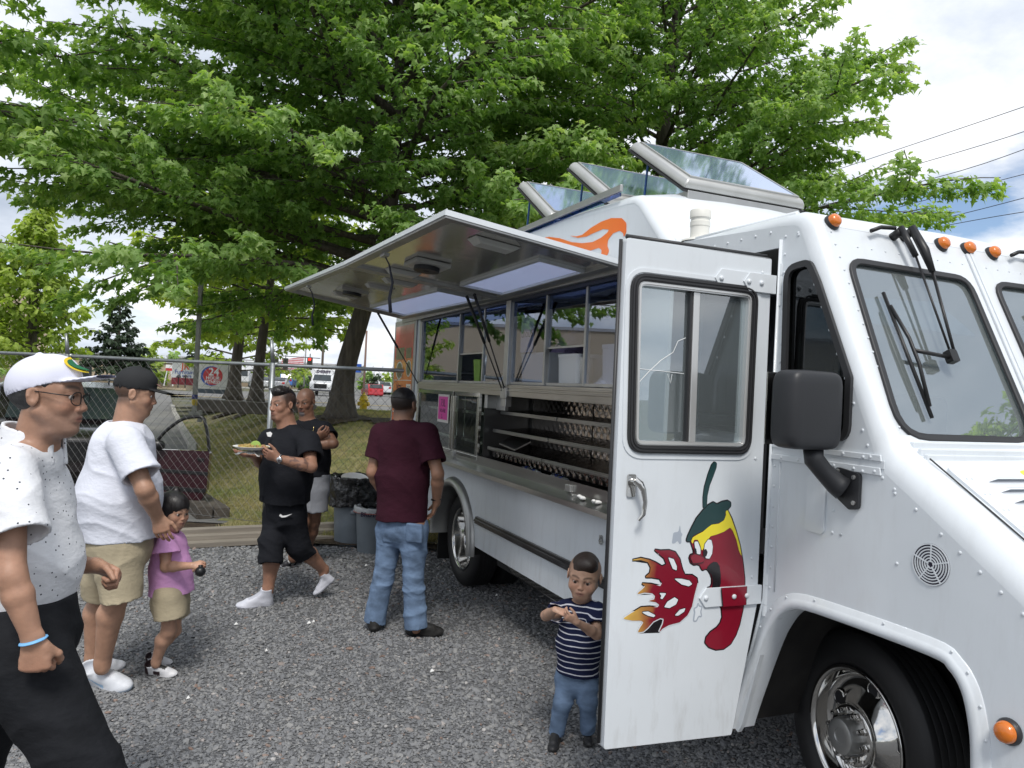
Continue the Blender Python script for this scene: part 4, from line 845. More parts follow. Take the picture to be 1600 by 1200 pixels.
def seal(name, o, fr, w0, w1, h, m=SEAL, parent=TR, d0=0.0):
    b = MB(); b.prism(inset(o, w0), (inset(o, -w1),), d0, h, fr); return b.build(name, m, parent, bevel=min(h*0.45, 0.005), auto=50)
for W in (W1, W2):
    w = MB(); w.prism(inset(W, -0.008), (), -0.010, -0.006, wsf); g = w.build('windshield', GL_WS, TR); seal('rubber_seal', W, wsf, 0.0, 0.026, 0.012, parent=g)
b = MB(); b.prism([(-0.845, 0.10), (-0.895, 0.10), (-0.895, 0.99), (-0.845, 0.99)], (), 0.001, 0.010, wsf); b.prism([(-0.862, 0.10), (-0.878, 0.10), (-0.878, 0.99), (-0.862, 0.99)], (), 0.010, 0.015, wsf); b.build('centre_strip', PW, TR, bevel=0.002)
b = MB(); 
for o_, hh in ((0.0, 0.012), (0.035, 0.010), (0.062, 0.007)):
    s0, z0 = -4.226-o_*0.9, 1.603-o_*0.55; b.box(s0-0.016, s0, -0.10, -WID+0.10, z0-0.02, z0+hh)
b.build('cowl_moulding', PW, TR, bevel=0.004)
# bonnet gap line, louvres, embossed field
def hood(a, b, c):                     # a = t, b = distance down the bonnet from (-4.31, 1.548)
    A2, B2 = Vector((-4.31, 1.548)), Vector((-4.9, 1.17)); d = (B2-A2).normalized(); n = Vector((d.y, -d.x)); n = n if n.x < 0 else -n; p = A2+d*b+n*c; return (p.x, a, p.y)
for t_ in (-0.098, -WID+0.098): b = MB(); b.tube([hood(t_, q, 0.0115) for q in np.linspace(-0.01, 0.82, 14)], 0.0028, 6); b.build('bonnet_gap', SEAL, TR)
b = MB(); b.prism(rpoly([(-0.12, 0.035), (-WID+0.12, 0.035), (-WID+0.12, 0.80), (-0.12, 0.80)], 0.03), (), 0.0, 0.0165, hood); bon = b.build('bonnet_panel', PW, TR, bevel=0.004)
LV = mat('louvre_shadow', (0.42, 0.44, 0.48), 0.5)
for i in range(9):
    b = MB(); t0 = -0.235-0.012*i*0; q = 0.105+0.052*i; n = 10; vs = []
    for k in range(n+1):
        x = t0-0.36*k/n
        for j in range(5):
            an = math.pi*j/4*0.5; vs.append(hood(x, q-0.022*math.cos(an)+0.012, 0.0168+0.013*math.sin(an)*min(1, min(k, n-k)*1.2)))
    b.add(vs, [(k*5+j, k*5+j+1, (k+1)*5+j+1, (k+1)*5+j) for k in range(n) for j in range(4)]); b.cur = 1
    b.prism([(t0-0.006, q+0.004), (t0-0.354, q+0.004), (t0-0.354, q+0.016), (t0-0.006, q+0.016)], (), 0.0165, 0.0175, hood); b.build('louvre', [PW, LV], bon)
b = MB(); pts = [(-0.45, 0.06), (-0.52, 0.05), (-0.60, 0.14), (-0.64, 0.30), (-0.56, 0.26), (-0.50, 0.16)]; b.prism(rpoly(pts, 0.02), (), 0.0166, 0.0172, hood); b.build('decal', mat('decal_yellow', (0.72, 0.62, 0.05), 0.4), bon)
# --- side panels
top = [(q.x, q.y) for q in inp]; i_roof = 2
SP = [(-3.655, 2.445)] + top[3:] + [(-4.585, 0.45), (-4.575, 0.70), (-4.562, 0.80), (-4.535, 0.885), (-4.49, 0.935), (-4.42, 0.955), (-4.05, 0.955), (-3.86, 0.945), (-3.775, 0.905), (-3.715, 0.83), (-3.665, 0.73), (-3.57, 0.38), (-3.545, 0.335), (-3.50, 0.355), (-3.655, 0.92)]
QW = rpoly([(-3.703, 2.275), (-3.835, 2.285), (-3.885, 2.20), (-4.06, 1.83), (-4.062, 1.600), (-3.722, 1.588)], [0.07, 0.05, 0.03, 0.03, 0.06, 0.04])
b = MB(); b.prism(SP, (inset(QW, -0.006),), -0.02, 0.0, side); b.build('cab_side_panel', PW, TR, auto=30)
b = MB(); b.prism([(a, z) for a, z in SP], (), -WID, -WID+0.02, side); b.build('cab_side_panel', PW, TR)
g = MB(); g.prism(inset(QW, -0.004), (), -0.012, -0.008, side); g = g.build('quarter_window', GL_TINT, TR); seal('rubber_seal', QW, side, 0.004, 0.022, 0.014, parent=g)
b = MB(); b.prism(rpoly([(-3.745, 2.03), (-3.90, 2.05), (-4.035, 1.80), (-4.035, 1.63), (-3.745, 1.62)], 0.03), (rpoly([(-3.765, 2.01), (-3.89, 2.025), (-4.012, 1.79), (-4.012, 1.65), (-3.765, 1.64)], 0.03),), -0.04, -0.02, side); b.box(-3.95, -3.935, -0.04, -0.02, 1.64, 1.99); b.build('inner_frame', ST2, TR)
# belt moulding, flap, grille, rivets
b = MB()
for z0, h_ in ((1.545, 0.018), (1.497, 0.022)): b.prism([(-3.675, z0), (-4.205, z0-0.004), (-4.20, z0+h_), (-3.675, z0+h_)], (), 0.0, 0.008, side)
b.prism([(-3.675, 1.519), (-4.215, 1.515), (-4.215, 1.545), (-3.675, 1.545)], (), 0.0, 0.004, side); b.build('belt_moulding', PW, TR, bevel=0.003)
b = MB(); b.prism(rrect(-3.965, 1.245, -3.872, 1.455, 0.02), (), 0.0, 0.007, side); b.build('side_flap', PW, TR, bevel=0.004)
b = MB(); b.tube([(-3.668, 0.0035, 2.39), (-3.668, 0.0035, 0.93), (-3.52, 0.0035, 0.36)], 0.010, 8, flat=0.6); b.tube([(-3.72, 0.001, 1.49), (-3.72, 0.001, 0.97)], 0.003, 5); b.build('door_post_trim', PW, TR, smooth=True)
vc = (-4.405, 1.235); gr = MB(); gr.prism([(vc[0]+0.067*math.cos(a), vc[1]+0.067*math.sin(a)) for a in np.linspace(0, 6.283, 33)[:-1]], (), 0.0002, 0.0012, side); gv = gr.build('grille', mat('grille_shadow', (0.015, 0.012, 0.03), 0.7), TR)
for i in range(7):
    r0 = 0.0665-0.0089*i; b = MB(); b.prism([(vc[0]+r0*math.cos(a), vc[1]+r0*math.sin(a)) for a in np.linspace(0, 6.283, 33)[:-1]], ([(vc[0]+(r0-0.0038)*math.cos(a), vc[1]+(r0-0.0038)*math.sin(a)) for a in np.linspace(0, 6.283, 33)[:-1]],), 0.001, 0.0032, side); b.build('grille_ring', PW, gv)
b = MB()
for k in range(5):
    a = R(90+72*k); d = Vector((math.cos(a), math.sin(a))); n = Vector((-d.y, d.x))*0.0022; c = Vector(vc); b.prism([tuple(c+d*0.008-n), tuple(c+d*0.0665-n), tuple(c+d*0.0665+n), tuple(c+d*0.008+n)], (), 0.001, 0.0034, side)
b.build('grille_spokes', PW, gv)
riv = MB()
def rivet(p, r=0.0062, sc=(1, 0.45, 1)): riv.sphere(p, r, 8, 5, sc)
def rline(a, b_, n, t=0.001, **k):
    for i in range(n):
        q = i/(n-1); rivet((a[0]+(b_[0]-a[0])*q, t, a[1]+(b_[1]-a[1])*q), **k)
rline((-3.688, 2.40), (-3.692, 1.60), 12); rline((-3.688, 1.47), (-3.692, 0.98), 7); rline((-3.64, 0.80), (-3.545, 0.42), 6); rline((-3.73, 1.508), (-4.18, 1.505), 6, 0.009); rline((-3.80, 1.556), (-4.16, 1.553), 4, 0.009)
ip = [(q.x, q.y) for q in inp]
for i0 in range(5, len(path)-6):
    a, b_ = Vector(ip[i0]), Vector(ip[i0+1]); n = max(1, int((b_-a).length/0.075))
    for j in range(n):
        q = a+(b_-a)*j/n-pnorm(i0)*0.018; rivet((q.x, 0.001, q.y))
rline((-4.26, 1.44), (-4.30, 0.98), 3); rline((-4.04, 1.26), (-4.04, 1.26), 2); rline((-4.0, 1.42), (-4.0, 1.26), 3)
rline((-3.05, 2.43), (-3.60, 2.43), 7)
rline((-4.13, 1.55), (-4.13, 1.50), 2, 0.01)
for q in np.linspace(0.10, 0.98, 16): rivet(wsf(-0.082, q, 0.001), sc=(1, 1, 1), r=0.005)
for q in np.linspace(-0.2, -1.55, 19): rivet(wsf(q, 0.155, 0.0), sc=(1, 1, 1), r=0.0045); rivet(wsf(q, 0.992, 0.002), sc=(1, 1, 1), r=0.0045)
for i in range(8):
    for dq in (0, 0.02): rivet(hood(-0.15-dq*1.2, 0.10+0.075*i, 0.0168), sc=(1, 1, 0.6), r=0.0045)
# wheel-arch lip
arch = [(-3.525, 0.345), (-3.57, 0.48), (-3.665, 0.73), (-3.715, 0.83), (-3.775, 0.905), (-3.86, 0.945), (-4.05, 0.955), (-4.42, 0.955), (-4.49, 0.935), (-4.535, 0.885), (-4.562, 0.80), (-4.575, 0.70), (-4.585, 0.45)]
ac = Vector((-4.1, 0.55)); sm_ = catmull([(a, 0, z) for a, z in arch], 4); lip = []
for i, p in enumerate(sm_):
    a = Vector((sm_[max(i-1, 0)][0], sm_[max(i-1, 0)][2])); c_ = Vector((sm_[min(i+1, len(sm_)-1)][0], sm_[min(i+1, len(sm_)-1)][2])); d = (c_-a).normalized(); n = Vector((-d.y, d.x)); 
    if n.dot(Vector((p[0], p[2]))-ac) < 0: n = -n
    lip.append((Vector((p[0], p[2])), n))
b = MB(); vs = []
for p, n in lip:
    for off, t in ((-0.004, -0.10), (-0.004, 0.010), (0.012, 0.014), (0.030, 0.010), (0.034, 0.004), (0.052, 0.004), (0.054, 0.0)): q = p+n*off; vs.append((q.x, t, q.y))
m_ = 7; b.add(vs, [(i*m_+k, i*m_+k+1, (i+1)*m_+k+1, (i+1)*m_+k) for i in range(len(lip)-1) for k in range(m_-1)]); b.build('wheel_arch_lip', PW, TR, smooth=True)
for i in range(2, len(lip)-1, 4): q = lip[i][0]+lip[i][1]*0.043; rivet((q.x, 0.005, q.y), r=0.005)
o_ = riv.build('rivets', PW, TR, smooth=True); o_['kind'] = 'stuff'
# wheel well
b = MB(); vs = []
for p, n in lip:
    for t in (-0.02, -0.62): q = p+n*0.03; vs.append((q.x, t, q.y))
b.add(vs, [(i*2, i*2+1, i*2+3, i*2+2) for i in range(len(lip)-1)]); b.box(-4.62, -3.5, -0.62, -0.60, 0.35, 1.0); b.build('wheel_well', mat('underbody', (0.035, 0.032, 0.030), 0.85, var=0.5, vs=6), TR)
# --- service body
UP = [(-2.62, 2.39), (2.50, 2.39), (2.50, 2.86), (-0.9, 2.86), (-2.50, 2.785), (-2.575, 2.755), (-2.62, 2.70)]
b = MB(); b.prism(UP, (), -0.02, 0.0, side); b.build('upper_side_panel', PW, TR)
b = MB(); b.prism([(-2.62, 2.39), (-2.62, 2.70), (-2.83, 2.50), (-3.655, 2.448), (-3.655, 2.36), (-2.90, 2.36), (-2.90, 1.0), (-2.62, 1.0)], (), -0.02, 0.0, side); b.build('front_side_panel', PW, TR)
bp = [(2.50, 2.91, .05), (0.8, 2.91, .05), (-0.9, 2.905, .05), (-1.8, 2.865, .05), (-2.46, 2.835, .05), (-2.54, 2.822, .05), (-2.60, 2.785, .05), (-2.66, 2.725, .05), (-2.82, 2.56, .05), (-2.87, 2.52, .04), (-2.92, 2.505, .02)]
path_old = path; path = bp
def pn2(i):
    a = Vector(bp[max(i-1, 0)][:2]); b_ = Vector(bp[min(i+1, len(bp)-1)][:2]); d = (b_-a).normalized(); n = Vector((d.y, -d.x)); return n if n.y > 0 else -n
for t0, sg in ((0.001, 1), (-WID, -1)):
    vs = []
    for i, (s_, z_, r_) in enumerate(bp):
        n = pn2(i); c = Vector((s_, z_))-n*r_
        for k in range(K+1): th = math.pi/2*k/K; p = c+n*r_*math.sin(th); vs.append((p.x, t0+sg*(-r_+r_*math.cos(th)), p.y))
    b = MB(); b.add(vs, [(i*(K+1)+k, i*(K+1)+k+1, (i+1)*(K+1)+k+1, (i+1)*(K+1)+k) for i in range(len(bp)-1) for k in range(K)]); b.build('corner_moulding', PW, TR, smooth=True)
b = MB(); vs = []
for s_, z_, r_ in bp:
    for t, dz in ((-r_, 0), (-0.25, 0.035), (-0.55, 0.05), (-WID/2, 0.055), (-WID+0.25, 0.035), (-WID+r_, 0)): vs.append((s_, t, z_+dz*min(1, max(0, (s_+2.86)/0.25)*1.0)))
b.add(vs, [(i*6+k, i*6+k+1, (i+1)*6+k+1, (i+1)*6+k) for i in range(len(bp)-1) for k in range(5)]); b.build('box_roof', PW, TR, smooth=True)
path = path_old
b = MB(); b.box(-2.40, 2.50, 0.003, 0.022, 2.865, 2.905); b.build('roof_rail', ST2, TR, bevel=0.004); b = MB(); b.box(-2.38, 2.48, 0.003, 0.012, 2.843, 2.862); b.build('blue_stripe', mat('blue_film', (0.03, 0.07, 0.22), 0.2), TR)
# far side, rear, floor, underbody, roof liner
b = MB(); b.prism([(-3.655, 0.46), (2.50, 0.46), (2.50, 2.86), (-2.58, 2.76), (-2.83, 2.45), (-3.655, 2.45)], (), -WID, -WID+0.02, side); b.build('far_side_panel', PW, TR)
b = MB(); b.box(2.50, 2.52, -WID+0.01, -0.01, 0.46, 2.88); b.build('rear_panel', PW, TR)
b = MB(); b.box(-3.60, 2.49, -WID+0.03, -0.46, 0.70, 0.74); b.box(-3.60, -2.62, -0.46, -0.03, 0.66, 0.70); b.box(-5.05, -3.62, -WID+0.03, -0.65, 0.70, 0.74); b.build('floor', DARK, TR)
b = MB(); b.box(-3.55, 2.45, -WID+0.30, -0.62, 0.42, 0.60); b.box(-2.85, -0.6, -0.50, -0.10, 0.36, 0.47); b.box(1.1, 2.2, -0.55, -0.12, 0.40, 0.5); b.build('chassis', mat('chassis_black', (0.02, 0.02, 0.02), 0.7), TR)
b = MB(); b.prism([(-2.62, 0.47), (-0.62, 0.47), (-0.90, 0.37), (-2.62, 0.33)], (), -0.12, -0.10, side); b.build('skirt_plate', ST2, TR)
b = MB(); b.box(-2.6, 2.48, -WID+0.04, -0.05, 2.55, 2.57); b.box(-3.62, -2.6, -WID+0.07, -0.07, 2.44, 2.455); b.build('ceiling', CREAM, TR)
# lower side with rear arch
RC = (0.185, 0.415); RA = 0.475
ar = [(RC[0]+RA*math.cos(a), RC[1]+RA*math.sin(a)*0.98) for a in np.linspace(math.pi, 0, 25)]
LO = [(-2.90, 0.46)] + [(ar[0][0], 0.46)] + ar[1:-1] + [(ar[-1][0], 0.46), (2.50, 0.46), (2.50, 1.09), (-2.90, 1.09)]
b = MB(); b.prism(LO, (), -0.02, 0.0, side); b.build('lower_side_panel', PW, TR)
fl = MB(); vs = []; angs = np.linspace(math.pi+0.08, -0.08, 40)
for a in angs:
    for rr, t in ((RA-0.012, -0.14), (RA-0.012, 0.03), (RA-0.002, 0.05), (RA+0.022, 0.056), (RA+0.050, 0.042), (RA+0.066, 0.018), (RA+0.070, 0.0)): vs.append((RC[0]+rr*math.cos(a), t, RC[1]+rr*math.sin(a)*0.98))
fl.add(vs, [(i*7+k, i*7+k+1, (i+1)*7+k+1, (i+1)*7+k) for i in range(39) for k in range(6)]); fl.build('wheel_arch_flare', mat('flare_aluminium', (0.42, 0.42, 0.41), 0.38, 0.85, var=0.25, vs=6), TR, smooth=True)
b = MB(); vs = []
for a in angs: vs += [(RC[0]+(RA+0.01)*math.cos(a), -0.02, RC[1]+(RA+0.01)*math.sin(a)), (RC[0]+(RA+0.01)*math.cos(a), -0.65, RC[1]+(RA+0.01)*math.sin(a))]
b.add(vs, [(i*2, i*2+1, i*2+3, i*2+2) for i in range(39)]); b.box(-0.35, 0.72, -0.66, -0.64, 0.35, 0.95); b.build('wheel_well', MATS['underbody'], TR)
b = MB(); b.prism([(-0.372, 0.648), (-2.70, 0.648), (-2.70, 0.708), (-0.395, 0.708)], (), 0.0, 0.022, side); b.prism([(-0.372, 0.665), (-2.70, 0.665), (-2.70, 0.690), (-0.395, 0.690)], (), 0.022, 0.030, side); b.build('rub_rail', mat('rub_rail_black', (0.012, 0.012, 0.013), 0.32, coat=0.3), TR, bevel=0.005)
b = MB(); b.box(-2.36, -2.33, 0.0, 0.008, 0.88, 0.93); b.tube([(-2.35, 0.01, 0.92), (-2.37, 0.03, 0.905), (-2.42, 0.035, 0.905)], 0.005, 6); b.build('latch', ST2, TR)
# --- service opening: posts, sill, glazing
for q in ((-2.50, -2.445, -0.03, 0.004, 1.10, 2.39), (1.44, 1.50, -0.03, 0.004, 1.10, 2.39), (-0.875, -0.795, -0.035, 0.012, 1.60, 2.39)): b = MB(); b.box(*q); b.build('window_post', ST2, TR, bevel=0.003)
b = MB(); b.prism([(1.44, 1.695), (-2.445, 1.665), (-2.445, 1.762), (1.44, 1.766)], (), -0.03, 0.010, side)
for z0 in (1.742, 1.718): b.prism([(1.44, z0), (-2.445, z0-0.006), (-2.445, z0+0.006), (1.44, z0+0.012)], (), 0.010, 0.020, side)
b.build('sill_rail', ST, TR, bevel=0.002)
b = MB(); b.box(1.50, 1.57, -0.03, 0.004, 1.09, 2.39); b.build('corner_post', PW, TR)
for q in ((-2.62, -2.50), (1.57, 2.50)): b = MB(); b.box(*q, -0.02, 0.0, 1.09, 2.39); b.build('side_panel', PW, TR)
b = MB(); b.box(-2.5, 1.5, -0.05, 0.004, 2.375, 2.40); b.build('window_head', mat('blue_black_frame', (0.012, 0.02, 0.05), 0.3), TR)
panes = [(-0.795, -0.29, -0.02), (-0.29, 0.31, -0.032), (0.31, 1.44, -0.02), (-1.45, -0.875, -0.02), (-2.01, -1.45, -0.032), (-2.445, -2.01, -0.02)]
for a, c, t in panes:
    opn = (a, c) in ((-0.29, 0.31), (-2.01, -1.45)); z1 = 2.375
    b = MB(); zb = 2.02 if opn else 1.767; b.box(a, c, t, t-0.004, zb, z1); p = b.build('service_window', GL_SIDE, TR)
    b = MB(); b.box(a+0.012, c-0.012, t+0.0005, t+0.002, 2.27 if not opn else 2.28, z1); b.build('tint_strip', GL_BLUE, p)
    f = MB()
    for x in (a, c): f.box(x-0.012, x+0.012, t-0.012, t+0.009, 1.767, z1)
    f.box(a+0.012, c-0.012, t-0.010, t+0.006, 1.767, 1.785)
    if opn: f.box(a+0.012, c-0.012, t-0.008, t+0.004, zb-0.008, zb+0.004)
    f.build('frame', ST2, p)
# interior kitchen
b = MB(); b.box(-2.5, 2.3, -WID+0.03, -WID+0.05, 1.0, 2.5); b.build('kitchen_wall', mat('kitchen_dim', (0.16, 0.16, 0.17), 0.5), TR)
b = MB(); b.box(-2.5, 1.45, -0.46, -0.05, 1.700, 1.762); b.build('service_shelf', ST, TR)
b = MB(); b.box(-2.3, 1.2, -WID+0.06, -1.25, 1.55, 1.62); b.box(-2.3, 1.2, -WID+0.06, -1.22, 0.75, 1.5); b.build('cooking_counter', ST, TR)
# containers standing behind the glass (things on the shelf)
def at_truck(o, s_, t_, z_, rz=0.0):
    o.matrix_world = TR.matrix_world @ Matrix.Translation((s_, t_, z_)) @ Matrix.Rotation(rz, 4, 'Z'); return o
bpy.context.view_layer.update()
TUB = mat('milky_plastic', (0.68, 0.70, 0.71), 0.35); GREENC = mat('lime_plastic', (0.35, 0.62, 0.10), 0.3, trans=0.3); FOAM = mat('foam_white', (0.72, 0.72, 0.70), 0.6)
def tub(s_, w, h, d, label, m=TUB):
    b = MB(); b.prism(rrect(-w/2*0.93, -d/2*0.93, w/2*0.93, d/2*0.93, 0.03), (), 0, h*0.93, lambda x, y, z: (x*(1+0.06*z/h), y*(1+0.06*z/h), z)); b.prism(rrect(-w/2, -d/2, w/2, d/2, 0.03), (rrect(-w/2*0.9, -d/2*0.9, w/2*0.9, d/2*0.9, 0.02),), h*0.9, h); o = b.build('storage_tub', m, None, bevel=0.003); at_truck(o, s_, -0.22, 1.763); tag(o, label, 'tub')
tub(-1.14, 0.46, 0.235, 0.30, 'clear storage tub below the white note in the right service window'); tub(-1.65, 0.30, 0.215, 0.28, 'clear storage tub beside the foam cups in the right service window'); tub(-2.24, 0.32, 0.26, 0.28, 'tall clear storage tub at the right end of the service shelf')
b = MB(); b.lathe([(0.001, 0), (0.045, 0), (0.062, 0.21), (0.056, 0.215), (0.04, 0.02)], 6); o = b.build('cup', GREENC, None, bevel=0.002); at_truck(o, 0.16, -0.16, 1.763); tag(o, 'lime green plastic cup with utensils in the left service window', 'cup')
fc = []
for s_, dz, lab in ((-1.82, 0.0, 'stack of white foam cups in the right service window'),):
    r = empty('foam_cup_stack'); at_truck(r, s_, -0.14, 1.763); tag(r, lab, 'cups')
    for i in range(5):
        b = MB(); b.lathe([(0.001, 0), (0.032, 0), (0.046, 0.12), (0.049, 0.122), (0.043, 0.12), (0.03, 0.01)], 20); c = b.build('foam_cup', FOAM, r, smooth=True); c.location = (0, 0, 0.017*i)
b = MB(); vs = []; n = 9
for i in range(n):
    for j in range(n): x, y = i/(n-1)-.5, j/(n-1)-.5; vs.append((x*0.26, y*0.2, 0.07*math.exp(-(x*x+y*y)*9)*(1.2+0.3*math.sin(i*2.1+j*3.3))))
b.add(vs, [(i*n+j, (i+1)*n+j, (i+1)*n+j+1, i*n+j+1) for i in range(n-1) for j in range(n-1)]); b2 = b.build('plastic_bag', MATS['milky_plastic'], None, smooth=True); at_truck(b2, -2.10, -0.14, 1.765); tag(b2, 'crumpled clear plastic bag on the shelf right of the foam cups', 'bag')
c2 = b2.copy(); COL.objects.link(c2); at_truck(c2, -0.55, -0.14, 1.765, 0.6); tag(c2, 'crumpled clear plastic bag in the left service window', 'bag')
b = MB(); b.box(-0.11, 0.11, -0.001, 0.001, 0, 0.28); nt_ = b.build('paper_note', mat('note_paper', (0.62, 0.60, 0.68), 0.7), None); at_truck(nt_, -1.08, -0.045, 2.0); tag(nt_, 'white handwritten paper note taped inside the right service window', 'note')
def text(s, size, m, parent, mtx, name='lettering', align='CENTER', ext=0.0006, bold=0.0):
    cu = bpy.data.curves.new(name, 'FONT'); cu.body = s; cu.size = size; cu.align_x = align; cu.extrude = ext; cu.offset = bold; cu.resolution_u = 2; cu.materials.append(m)
    o = bpy.data.objects.new(name, cu); COL.objects.link(o); o.parent = parent; o.matrix_local = mtx
    me = bpy.data.meshes.new_from_object(o.evaluated_get(bpy.context.evaluated_depsgraph_get())); o2 = bpy.data.objects.new(name, me); COL.objects.link(o2); o2.parent = parent; o2.matrix_local = mtx
    if not me.materials: me.materials.append(m)
    bpy.data.objects.remove(o); return o2
INK = mat('ink_dark', (0.03, 0.02, 0.05), 0.6)
FACE = Matrix(((-1, 0, 0, 0), (0, 0, 1, 0), (0, 1, 0, 0), (0, 0, 0, 1)))            # text facing +t, reading towards -s
text('thou6', 0.085, INK, nt_, Matrix.Translation((0.0, 0.0016, 0.11)) @ FACE)
# --- display recess with quilted shelves
rc = MB(); rc.box(-2.44, -0.36, -0.46, -0.44, 1.09, 1.70); rc.box(-2.44, -0.36, -0.44, -0.03, 1.085, 1.10); rc.box(-2.46, -2.44, -0.44, -0.03, 1.10, 1.68); rc.box(-0.36, -0.34, -0.44, -0.03, 1.10, 1.68); rc.build('display_recess', mat('recess_steel', (0.13, 0.13, 0.13), 0.3, 0.8, bump=0.2, bs=8), TR)
def quilt_sheet(s0, s1, p0, p1, nrm_, cell=0.085):
    """diamond quilted sheet between lines p0 (t, z) and p1"""
    nu = int(abs(s1-s0)/cell*7); dv = math.hypot(p1[0]-p0[0], p1[1]-p0[1]); nv = max(6, int(dv/cell*7)); vs = []
    for i in range(nu+1):
        for j in range(nv+1):
            u, v = i/nu, j/nv; x, y = u*abs(s1-s0)/cell, v*dv/cell; a = (x+y) % 1.0; c = (x-y) % 1.0; h = 0.0045*(math.sin(math.pi*a)*math.sin(math.pi*c))**0.7; t, z = p0[0]+(p1[0]-p0[0])*v, p0[1]+(p1[1]-p0[1])*v; vs.append((s0+(s1-s0)*u, t+nrm_[0]*h, z+nrm_[1]*h))
    return vs, [(i*(nv+1)+j, (i+1)*(nv+1)+j, (i+1)*(nv+1)+j+1, i*(nv+1)+j+1) for i in range(nu) for j in range(nv)]
for k, (zf, tf) in enumerate(((1.545, -0.16), (1.40, -0.10), (1.26, -0.06))):
    for (a, c) in ((-2.43, -1.42), (-1.40, -0.40)):
        sh = MB(); v, f = quilt_sheet(a, c, (-0.42, zf+0.02), (tf, zf), (0, 1)); sh.add(v, f); v, f = quilt_sheet(a, c, (-0.435, zf+0.02), (-0.435, zf+0.145), (1, 0)); sh.add(v, f); o_ = sh.build('display_shelf', QUILT, TR, smooth=True)
        l = MB(); l.box(a, c, tf-0.002, tf+0.010, zf-0.018, zf+0.008); l.box(a, c, tf+0.010, tf+0.013, zf-0.010, zf-0.002); l.build('shelf_lip', ST, o_, bevel=0.002)
sh = MB(); v, f = quilt_sheet(-2.43, -0.40, (-0.10, 1.185), (-0.10, 1.25), (1, 0), 0.085); sh.add(v, f); sh.build('quilted_riser', QUILT, TR, smooth=True)
b = MB(); b.box(-0.36, -0.42, -0.02, -0.12, 1.57, 1.69); b.box(-0.42, -0.60, -0.10, -0.13, 1.56, 1.68); b.build('switch_box', ST2, TR, bevel=0.003)
b = MB(); b.add([(-0.62, -0.06, 1.30), (-0.95, -0.05, 1.28), (-0.90, -0.20, 1.34), (-0.55, -0.20, 1.36), (-0.62, -0.06, 1.31), (-0.95, -0.05, 1.29), (-0.90, -0.20, 1.35), (-0.55, -0.20, 1.37)], [(0, 1, 2, 3), (4, 5, 6, 7), (0, 1, 5, 4), (1, 2, 6, 5), (2, 3, 7, 6), (3, 0, 4, 7)]); b.build('loose_shelf', ST, TR)
# display cases with glass doors
for (a, c, pk) in ((0.33, 1.42, True), (-0.33, 0.29, False)):
    cs = MB(); cs.box(a, c, -0.44, -0.42, 1.13, 1.68); cs.box(a, c, -0.42, -0.03, 1.13, 1.145); b0 = cs.build('display_case', mat('case_liner', (0.10, 0.11, 0.10), 0.3, 0.6), TR)
    f = MB()
    for (x0, x1, z0, z1) in ((a, c, 1.655, 1.69), (a, c, 1.145, 1.175), (a, a+0.03, 1.175, 1.655), (c-0.03, c, 1.175, 1.655)): f.box(x0, x1, -0.012, 0.012, z0, z1)
    f.tube([(a+0.012, 0.020, 1.18), (a+0.012, 0.020, 1.65)], 0.006, 8); f.tube([(c-0.012, 0.020, 1.18), (c-0.012, 0.020, 1.65)], 0.006, 8); f.build('door_frame', CHROME, b0, bevel=0.002)
    g = MB(); g.box(a+0.03, c-0.03, -0.002, 0.002, 1.175, 1.655); g.build('door_glass', glass('case_glass_%d' % pk, (0.75, 0.8, 0.78), 1.7), b0)
    s_ = MB()
    for zz in (1.52, 1.28): s_.box(a+0.05, c-0.05, -0.36, -0.06, zz, zz+0.006); s_.box(a+0.05, c-0.05, -0.06, -0.05, zz-0.012, zz+0.012)
    for x in np.linspace(a+0.12, c-0.12, 5): s_.tube([(x, -0.38, 1.15), (x, -0.38, 1.66)], 0.004, 6)
    s_.build('wire_shelf', CHROME, b0)
b = MB(); b.box(0.42, 0.74, 0.013, 0.0145, 1.40, 1.655); pa = b.build('sign_backing', mat('sign_paper', (0.60, 0.58, 0.55), 0.7), TR); b = MB(); b.box(0.455, 0.72, 0.0147, 0.0157, 1.425, 1.635); b.build('pink_card', mat('pink_card', (0.62, 0.06, 0.32), 0.6), pa)
text('7:IL', 0.095, INK, pa, Matrix.Translation((0.585, 0.0165, 1.545)) @ FACE); text('VO-FRE', 0.05, INK, pa, Matrix.Translation((0.585, 0.0165, 1.49)) @ FACE); text('S.', 0.05, INK, pa, Matrix.Translation((0.60, 0.0165, 1.44)) @ FACE)
# counter
b = MB(); b.prism([(0.0, 1.185), (0.006, 1.185), (0.008, 1.118), (0.115, 1.092), (0.120, 1.062), (0.112, 1.058), (0.108, 1.080), (0.0, 1.105)], (), -2.75, 2.35, lambda x, y, z: (z, x, y)); b.build('service_counter', ST, TR, auto=30)
b = MB()
for i in range(7): q = 0.045+0.009*i; b.box(-2.75, 2.35, q, q+0.0035, 1.111-0.243*(q-0.0135), 1.1155-0.243*(q-0.0135))
b.build('counter_ribs', ST, TR)
for s_ in (-1.95, 0.25): b = MB(); b.box(s_-0.04, s_+0.03, 0.006, 0.028, 1.125, 1.165); b.tube([(s_-0.06, 0.03, 1.12), (s_-0.11, 0.045, 1.115)], 0.006, 6); b.build('counter_bracket', ST2, TR, bevel=0.003)
